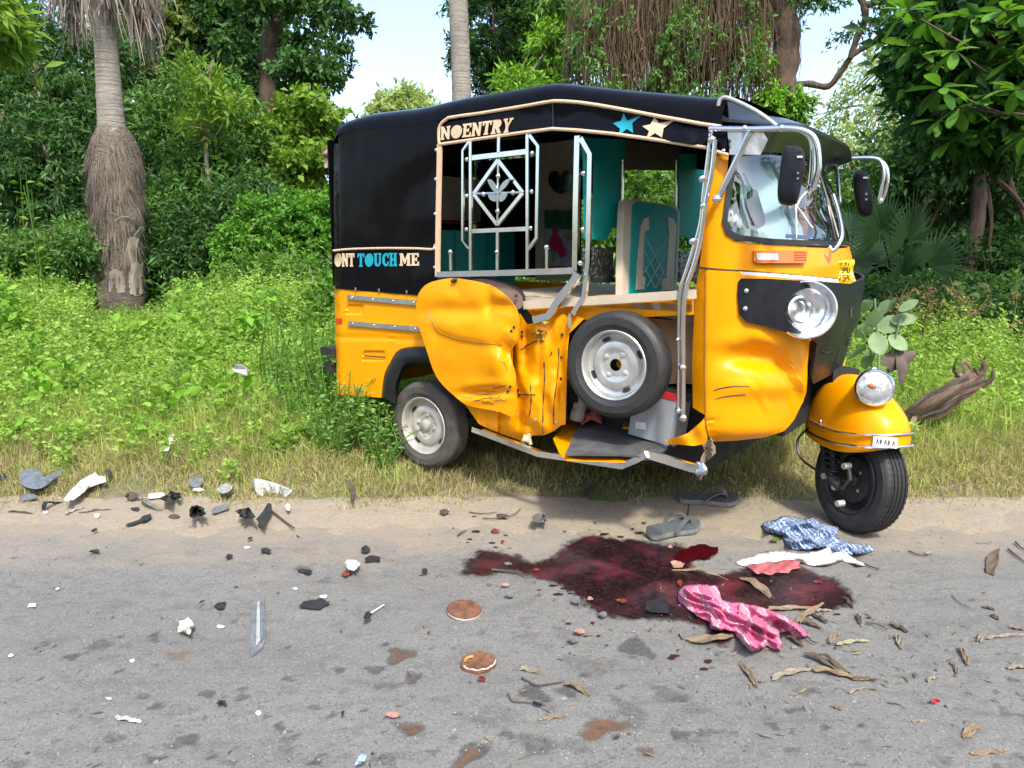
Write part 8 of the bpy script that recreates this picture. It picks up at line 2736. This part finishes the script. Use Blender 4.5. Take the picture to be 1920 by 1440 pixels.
shard('wrapper', 'pale blue crumpled wrapper at the bottom edge', 'wrapper', [(664, 1434), (670, 1424), (676, 1414), (686, 1414), (684, 1424), (676, 1432)], BLUEW, 0.01, 0.01, 0.002, 4, rough=0.03)
o = shard('lamp_fragment', 'white lamp fragment attached to a red broken lens', D_, [(648, 1056), (651, 1049), (664, 1050), (676, 1056), (672, 1064), (664, 1070), (654, 1066)], WHT, 0.014, 0.006, 0.004, 4, rough=0.03)
oo = o.location.copy()
M().sheet(jag(650, 1075, 10, 6, 7, 80), lambda x, y: gnd(x, y, 0.014 + 0.01 * noise.noise((x * 0.2, y * 0.2, 1))) - oo, 4, 0.004, (), CAM - oo).obj('red_lens', REDB, o)
o = shard('clip', 'black and silver clip with a thin white stalk', 'clip', jag(689, 1152, 8, 8, 7, 81), BLK, 0.012, 0.01, 0.005, 4, rough=0.02)
oo = o.location.copy()
M().tube([gnd(694, 1150, 0.012) - oo, gnd(707, 1142, 0.016) - oo, gnd(720, 1134, 0.008) - oo], 0.0025, 6).obj('stalk', WHT, o)
shard('wrapper', 'silvery crumpled plastic on the sand before the sandals', 'wrapper', jag(1012, 971, 20, 9, 9, 82), CLEAR, 0.015, 0.01, 0.003, 4, rough=0.04)
shard('plastic_shard', 'reddish brown shard on the dusty edge', D_, jag(929, 995, 9, 4.5, 6, 83), REDB, 0.004)
shard('plastic_shard', 'dark brown chip below the reddish shard', D_, jag(942, 1015, 5, 5, 6, 84), REDB, 0.004)
stick('twig', 'short dark stick on the sand below the rear wheel', 'stick', [(858, 1004), (866, 998), (875, 994)], 0.004, TWIG)
stick('twig', 'long thin twig on the sand in front of the crumpled side', 'stick', [(905, 971), (930, 972), (960, 966), (976, 954)], 0.003, TWIG)
stick('twig', 'forked twig lying beside the long thin twig', 'stick', [(880, 960), (905, 963), (932, 960)], 0.003, TWIG)
shard('dry_leaf', 'black leaf scrap left of the long thin twig', 'dry leaf', jag(833, 958, 9, 6, 7, 85), TWIG, 0.008, 0.012)
shard('dry_leaf', 'black curled leaf on the sand above the stain', 'dry leaf', jag(940, 966, 12, 4, 7, 86), TWIG, 0.008, 0.012)
shard('dry_leaf', 'blackened leaf in the straw under the floor of the rickshaw', 'dry leaf', [(1093, 926), (1098, 916), (1110, 910), (1118, 912), (1108, 922), (1100, 932)], TWIG, 0.02, 0.01, 0.003, 4)
for k, (lab, x, y, w_, h_, mt) in enumerate((('tan red scrap inside the stain below the wet patch', 1269, 1057, 15, 7, PINKB), ('flat red shard at the lower edge of the stain', 1166, 1126, 13, 4, REDB), ('pinkish white chip at the stain border', 1106, 1121, 6, 3, PINKB), ('clear chip at the left lower stain border', 1080, 1124, 9, 8, CLEAR), ('pale clear chip below the stain border', 1131, 1151, 9, 5, CLEAR), ('orange red scrap above the pink cloth', 1275, 1092, 5, 6, REDB), ('pink pebble just below the near sandal', 1257, 1024, 5, 4, PINKB), ('clear chip in the left arm of the stain', 952, 1056, 8, 4, CLEAR), ('tan disc chip right of the smooth brown disc', 1086, 1182, 15, 5, PINKB), ('clear crumpled chip below the tan disc chip', 1076, 1196, 16, 7, CLEAR), ('frosted clear chip above the smooth brown disc', 956, 1113, 11, 6, CLEAR), ('red brown flake in the right lobe of the stain', 1533, 1090, 9, 3, REDB), ('red crumb at the left lobe of the stain', 1005, 1067, 6, 3, REDB), ('small orange pebble in the rusty hollow', 1160, 1378, 5, 3.5, BROWND), ('red crumb beside the left stain arm', 948, 1095, 8, 3, PINKB), ('flat pink chip near the lower centre', 736, 1339, 15, 5, PINKB), ('brown lump hanging below the chipped disc', 903, 1272, 8, 4, REDB), ('bright red petal alone on the right road', 1754, 1313, 9, 4, simple('red_petal', (0.66, 0.02, 0.05), 0.5)), ('lime green leaf scrap beside the blue cloth', 1453, 1010, 11, 4, GRN))):
    shard('chip', lab, D_, jag(x, y, w_, h_, 7, 90 + k), mt, 0.008, 0.006, 0.003, 4, rough=0.008)
shard('plastic_plate', 'dark square plastic plate lying in the stain', D_, [(1212, 1126), (1246, 1122), (1257, 1148), (1222, 1146), (1210, 1142)], BLK, 0.008, 0.008, 0.004, 6)
stick('twig', 'black bent stick inside the left arm of the stain', 'stick', [(922, 1068), (945, 1070), (968, 1072), (990, 1080)], 0.006, TWIG, None, 0.01)
stick('twig', 'thin dry twig left of the dark hollows', 'stick', [(952, 1300), (962, 1314), (985, 1316), (1024, 1322)], 0.003, TAND)
stick('twig', 'dark thin twig above the dark hollows', 'stick', [(978, 1270), (1005, 1284), (1030, 1282), (1056, 1278)], 0.003, TWIG)
husk('dry_leaf', 'tan pointed leaf scrap right of the dark hollows', 'dry leaf', (1056, 1285), (1106, 1308), 14, TANB, 0.05, 0.01)
husk('dry_leaf', 'pale flat leaf scrap above the dark hollows', 'dry leaf', (975, 1256), (1018, 1266), 16, TANP, 0.08, 0.006, 0.1)
husk('dry_leaf', 'thin tan sliver below the dark hollows', 'dry leaf', (1010, 1353), (1062, 1346), 6, TANB, 0.03, 0.004)
# dry husks and leaf strips on the right
DL = 'dry leaf'
H_ = [('broad tan husk inside the stain right of the pink cloth', (1392, 1088), (1448, 1124), 24, TANB, 0.05, 0.02),
      ('long thin curved husk crossing the stain', (1262, 1072), (1366, 1090), 6, TANB, 0.10, 0.02),
      ('thick tan husk touching the upper right of the pink cloth', (1437, 1146), (1524, 1142), 16, TANB, 0.03, 0.02),
      ('upright tan husk crossing the thick husk', (1496, 1172), (1544, 1132), 14, TANB, 0.02, 0.03),
      ('brown husk stub under the crossing husks', (1522, 1152), (1550, 1170), 11, TAND, 0.0, 0.02),
      ('thin husk pointing right from the crossing husks', (1530, 1148), (1560, 1146), 6, TANP, 0.0, 0.01),
      ('brown husk scrap below the crossing husks', (1500, 1168), (1540, 1180), 12, TAND, 0.05, 0.01),
      ('big curved tan husk under the left of the pink cloth', (1291, 1204), (1378, 1192), 24, TANB, -0.14, 0.02),
      ('brown long leaf blade below the pink cloth', (1508, 1230), (1586, 1266), 16, TAND, 0.04, 0.02),
      ('second brown blade lying on the long leaf blade', (1536, 1232), (1594, 1266), 11, TAND, -0.04, 0.03),
      ('pale broad blade left of the brown blades', (1447, 1277), (1524, 1256), 17, TANP, 0.06, 0.01),
      ('tan blade with a dark tip right of the pale blade', (1524, 1260), (1620, 1278), 17, TANB, 0.05, 0.02),
      ('dark frayed blade tip at the right of the tan blade', (1598, 1276), (1644, 1276), 9, TAND, 0.0, 0.01),
      ('tan stick like husk below the pink cloth', (1391, 1248), (1418, 1292), 13, TANB, 0.03, 0.01),
      ('small upright tan husk right of the pink cloth', (1556, 1208), (1574, 1188), 9, TANB, 0.0, 0.02),
      ('greenish thin blade beside the small upright husk', (1570, 1212), (1628, 1204), 10, simple('olive_blade', (0.22, 0.21, 0.12), 0.7), 0.08, 0.01),
      ('short tan husk piece below the pink cloth tail', (1478, 1196), (1506, 1214), 14, TAND, 0.05, 0.01),
      ('curled brown leaf on the road right of the stain', (1668, 1172), (1702, 1188), 13, TAND, 0.1, 0.015),
      ('upright pale blade right of the pink cloth', (1680, 1194), (1690, 1220), 11, TANP, 0.02, 0.01),
      ('narrow tan blade near the right edge', (1799, 1217), (1815, 1250), 10, TANB, 0.02, 0.01),
      ('grey tan leaf scrap standing near the right edge', (1835, 1206), (1846, 1186), 10, TANP, 0.0, 0.02),
      ('long pale blade reaching the right picture edge', (1850, 1199), (1921, 1192), 8, TANP, 0.03, 0.01),
      ('upright brown leaf near the right edge of the road', (1856, 1080), (1872, 1030), 22, TAND, 0.02, 0.03),
      ('tan leaf at the right edge below the upright brown leaf', (1892, 1178), (1925, 1184), 13, TANB, 0.05, 0.01),
      ('tan flat blade at the lower right corner', (1822, 1418), (1882, 1413), 12, TANB, 0.02, 0.006),
      ('tan pointed leaf above the lower right blade', (1808, 1386), (1838, 1362), 17, TANB, 0.02, 0.01),
      ('pale blade cut by the right picture edge', (1890, 1256), (1926, 1254), 10, TANP, 0.02, 0.01),
      ('pinkish brown scrap at the right tip of the stain', (1583, 1123), (1600, 1142), 8, TAND, 0.02, 0.01),
      ('small brown leaf right of the stain tip', (1606, 1154), (1613, 1172), 9, TAND, 0.02, 0.02),
      ('reddish leaf scrap on the far right road', (1840, 1140), (1864, 1146), 9, TAND, 0.03, 0.01),
      ('little brown leaf below the reddish scrap', (1856, 1156), (1872, 1164), 8, TAND, 0.03, 0.01),
      ('thin straw beneath the lower blades', (1590, 1302), (1626, 1290), 4, TANP, 0.02, 0.004),
      ('short tan leaf on the empty lower right road', (1562, 1250), (1580, 1262), 6, TANB, 0.02, 0.004),
      ('tiny tan scrap in the lower right road', (1560, 1326), (1578, 1334), 6, TANB, 0.02, 0.004),
      ('pale straw lying at lower right', (1710, 1356), (1740, 1354), 4, TANP, 0.02, 0.004),
      ('tan curled scrap beside the narrow tan blade', (1782, 1244), (1792, 1272), 6, TANB, 0.1, 0.006),
      ('light forked scrap on the right road', (1738, 1280), (1762, 1270), 6, TANP, 0.05, 0.008),
      ('small square tan scrap left of the big curved husk', (1276, 1188), (1281, 1200), 7, TANP, 0.0, 0.004)]
for k, (lab, p0, p1, w_, mt, bn_, lf) in enumerate(H_):
    husk('dry_husk', lab, DL, p0, p1, w_, mt, bn_, lf * 0.6, 0.28, None, (0.7, 0.35), k)
stick('twig', 'dark twig ending in a dead leaf on the right road', 'stick', [(1704, 1033), (1722, 1040), (1740, 1042)], 0.003, TWIG)
husk('dry_leaf', 'grey dead leaf at the end of the dark twig', DL, (1738, 1042), (1752, 1036), 12, TANP, 0.05, 0.012)
stick('twig', 'dark twig at the right picture edge', 'stick', [(1890, 1029), (1906, 1042), (1922, 1054)], 0.004, TWIG)
stick('twig', 'upper dark twig at the right picture edge', 'stick', [(1904, 1016), (1914, 1026), (1924, 1032)], 0.004, TWIG)
stick('twig', 'thin twig running to the curled brown leaf', 'stick', [(1624, 1167), (1645, 1170), (1664, 1180)], 0.003, TWIG)
stick('twig', 'black stick at the tail of the white cloth', 'stick', [(1606, 1050), (1628, 1060), (1648, 1067)], 0.004, TWIG)
stick('twig', 'dark thin stalk at the tail of the pink cloth', 'stick', [(1508, 1186), (1520, 1200), (1532, 1206)], 0.003, TWIG)
stick('twig', 'thin brown stalk under the reddish leaf', 'stick', [(1785, 1116), (1800, 1130), (1818, 1138)], 0.002, TAND)
# straw, grit and crumbs nobody could count
rng = np.random.default_rng(44)
m = M()
for k in range(420):
    px, py = rng.uniform(-20, 1940), 1440 - 500 * rng.random() ** 1.15
    if rng.random() < 0.55:
        px = rng.normal(1650, 190)
        py = rng.uniform(1000, 1330)
    p = gp(px, py)
    if p.y > 3.6:
        continue
    z = max(0.0, float(sand_h(p.x, p.y))) if p.y > 3.1 else 0.001
    a = rng.uniform(0, 3.14)
    L = rng.uniform(0.003, 0.020)
    w_ = L * rng.uniform(0.08, 0.28)
    d = Vector((math.cos(a), math.sin(a), 0))
    s_ = Vector((-d.y, d.x, 0))
    b = Vector((p.x, p.y, z + 0.002))
    m.add([b - d * L, b - s_ * w_ + Vector((0, 0, 0.002)), b + d * L + Vector((0, 0, rng.uniform(0, 0.006))), b + s_ * w_ + Vector((0, 0, 0.003))], [(0, 1, 2, 3)])
m.obj('road_litter', leafmat('litter_crumbs', (0.03, 0.027, 0.024), (0.20, 0.16, 0.11), 0.8, 0.05, (1, 1, 1)), None, 'fine crumbs of straw and leaf scattered over the road', 'litter', kind='stuff', smooth=False)
m = M()
for k in range(1500):
    px, py = rng.uniform(-20, 1940), 1440 - 520 * rng.random() ** 1.1
    p = gp(px, py)
    if p.y > 3.62:
        continue
    z = max(0.0, float(sand_h(p.x, p.y))) if p.y > 3.1 else 0.0
    r_ = rng.uniform(0.0015, 0.0055) if rng.random() < 0.96 else rng.uniform(0.006, 0.010)
    b = Vector((p.x, p.y, z))
    q = [b + Vector((r_ * math.cos(t + k), r_ * 0.9 * math.sin(t + k) , 0)) for t in (0, 1.5, 3.1, 4.6)]
    m.add(q + [b + Vector((r_ * 0.2, 0, r_ * 0.8))], [(0, 1, 4), (1, 2, 4), (2, 3, 4), (3, 0, 4)])
m.obj('road_grit', leafmat('grit_stones', (0.02, 0.02, 0.02), (0.20, 0.195, 0.185), 0.85, 0.0, (1, 1, 1)), None, 'small grit and stones strewn over the road and sand', 'grit', kind='stuff', smooth=False)

# ---- dead banana leaf lying on the verge at right
bl_e = gnd(1770, 860)
e = empty('dead_banana_leaf', 'brown withered banana leaf sheath lying across the weeds at right', 'dead leaf', bl_e)


def strip3(pts, ws, mat, name, curl=0.5, face=(0.1, -1, 0.4)):
    P = [at(x, y, Y) - bl_e for x, y, Y in pts]
    q = cr([(*p, w_ / FPX * 4.4) for p, w_ in zip(P, ws)], 5, False)
    rows_ = []
    fc = Vector(face).normalized()
    for i, (x, y, z, w_) in enumerate(q):
        c_ = Vector((x, y, z))
        nx_ = q[min(i + 1, len(q) - 1)]
        pv = q[max(i - 1, 0)]
        t_ = (Vector(nx_[:3]) - Vector(pv[:3])).normalized()
        s_ = t_.cross(fc).normalized()
        row = []
        for j in range(7):
            u_ = j / 3 - 1
            row.append(c_ + s_ * (w_ * u_) + fc * (curl * w_ * (1 - u_ * u_)) + Vector((0, 0, 0.006 * math.sin(i * 0.9 + j * 2.3))))
        rows_.append(row)
    return M().grid(rows_, 0.004).obj(name, mat, e, sharp=50)


HUSKD = simple('dark_withered_leaf', (0.035, 0.025, 0.017), 0.7, 0, 0.5, 18, 0.6, 40)
HUSKM = simple('withered_leaf', (0.085, 0.052, 0.028), 0.6, 0, 0.5, 14, 0.6, 40)
HUSKP = simple('purple_withered_leaf', (0.085, 0.062, 0.056), 0.7, 0, 0.4, 18, 0.6, 40)
rq = random.Random(77)
for k in range(13):
    o_ = (k - 6) * 3.0
    jx = lambda: rq.uniform(-4, 4)
    st_ = rq.uniform(-14, 20)
    strip3([(1672 + st_, 806 + o_ * 0.55 + jx(), 4.32), (1715, 778 + o_ * 0.8 + jx(), 4.28 - 0.05 * math.cos(o_ * 0.05)), (1760, 753 + o_ + jx(), 4.25 - 0.07 * math.cos(o_ * 0.05)), (1804, 729 + o_ + jx(), 4.22 - 0.06 * math.cos(o_ * 0.05)), (1838 + rq.uniform(-16, 14), 710 + o_ * 0.8 + jx(), 4.2)], [rq.uniform(3, 7), 7, 8, 7, rq.uniform(1, 4)], (HUSKM, HUSKP, HUSKD, HUSKM)[k % 4], 'sheath_strip', 0.35 * rq.uniform(0.4, 1.6))
for k in range(11):
    x0, y0 = rq.uniform(1795, 1846), rq.uniform(700, 735)
    a_ = rq.uniform(-1.1, 0.5)
    l_ = rq.uniform(16, 50)
    bx = rq.uniform(-9, 9)
    strip3([(x0, y0, 4.2), (x0 + l_ * 0.5 * math.sin(a_) + bx, y0 - l_ * 0.5 * math.cos(a_), 4.19), (x0 + l_ * math.sin(a_), y0 - l_ * math.cos(a_), 4.18)], [rq.uniform(2, 5), rq.uniform(2, 5), 0.8], (TAND, HUSKD, HUSKM)[k % 3], 'torn_stalk', 0.4)
strip3([(1800, 730, 4.25), (1808, 700, 4.25), (1806, 672, 4.25)], [8, 7, 4], TANB, 'torn_stalk', 0.4)
strip3([(1775, 775, 4.2), (1785, 755, 4.18), (1795, 738, 4.16)], [3, 5, 3], TANP, 'torn_stalk', 0.3)
strip3([(1688, 830, 4.2), (1705, 805, 4.2), (1716, 782, 4.2)], [5, 6, 4], TANP, 'torn_stalk', 0.3)
strip3([(1660, 690, 4.6), (1680, 672, 4.6), (1700, 668, 4.58), (1716, 664, 4.56)], [14, 20, 14, 6], HUSKP, 'withered_blade', 0.4)
strip3([(1690, 668, 4.58), (1692, 690, 4.56), (1690, 712, 4.55), (1686, 720, 4.55)], [12, 12, 6, 2], HUSKP, 'withered_blade', 0.4)
# ---- in the footwell
fw_ = W(1108, 788, zfl + 0.02)
wl = lambda p: ROOT + Matrix.Rotation(YAW, 3, 'Z') @ Vector(p)
m = M()
rows = []
for i in range(9):
    row = []
    for j in range(9):
        u_, v_ = i / 8 - 0.5, j / 8 - 0.5
        row.append((u_ * 0.10, v_ * 0.08, 0.035 * (1 - 3 * (u_ * u_ + v_ * v_)) * (1 + 0.6 * math.sin(i * 2.1 + j * 1.3))))
    rows.append(row)
rg = m.grid(rows, 0.003).obj('rag', simple('red_rag', (0.42, 0.10, 0.08), 0.9, 0, 0.3, 30, 0.5), None, 'small crumpled red rag on the torn footwell floor', 'rag', sharp=0)
rg.location = wl(fw_)
bw = W(1076, 790, zfl + 0.03)
be = empty('plastic_bottle', 'clear plastic bottle wedged beside the spare tyre', 'bottle', wl((bw.x, bw.y + 0.02, bw.z)))
PET = simple('clear_bottle', (0.75, 0.77, 0.76), 0.12, 0, 0.1, 20, 0.3, 30, Transmission_Weight=0.7, IOR=1.3)
M().lathe([(0.001, 0), (0.030, 0.0), (0.034, 0.01), (0.034, 0.05), (0.031, 0.055), (0.034, 0.06), (0.034, 0.10), (0.028, 0.125), (0.014, 0.145), (0.012, 0.16)], (0, 0, 0), (0.25, 0.1, 1), 18).obj('body', PET, be)
M().lathe([(0.001, 0.175), (0.015, 0.174), (0.015, 0.158)], (0, 0, 0), (0.25, 0.1, 1), 14).obj('cap', simple('teal_cap', (0.02, 0.35, 0.30), 0.4), be)
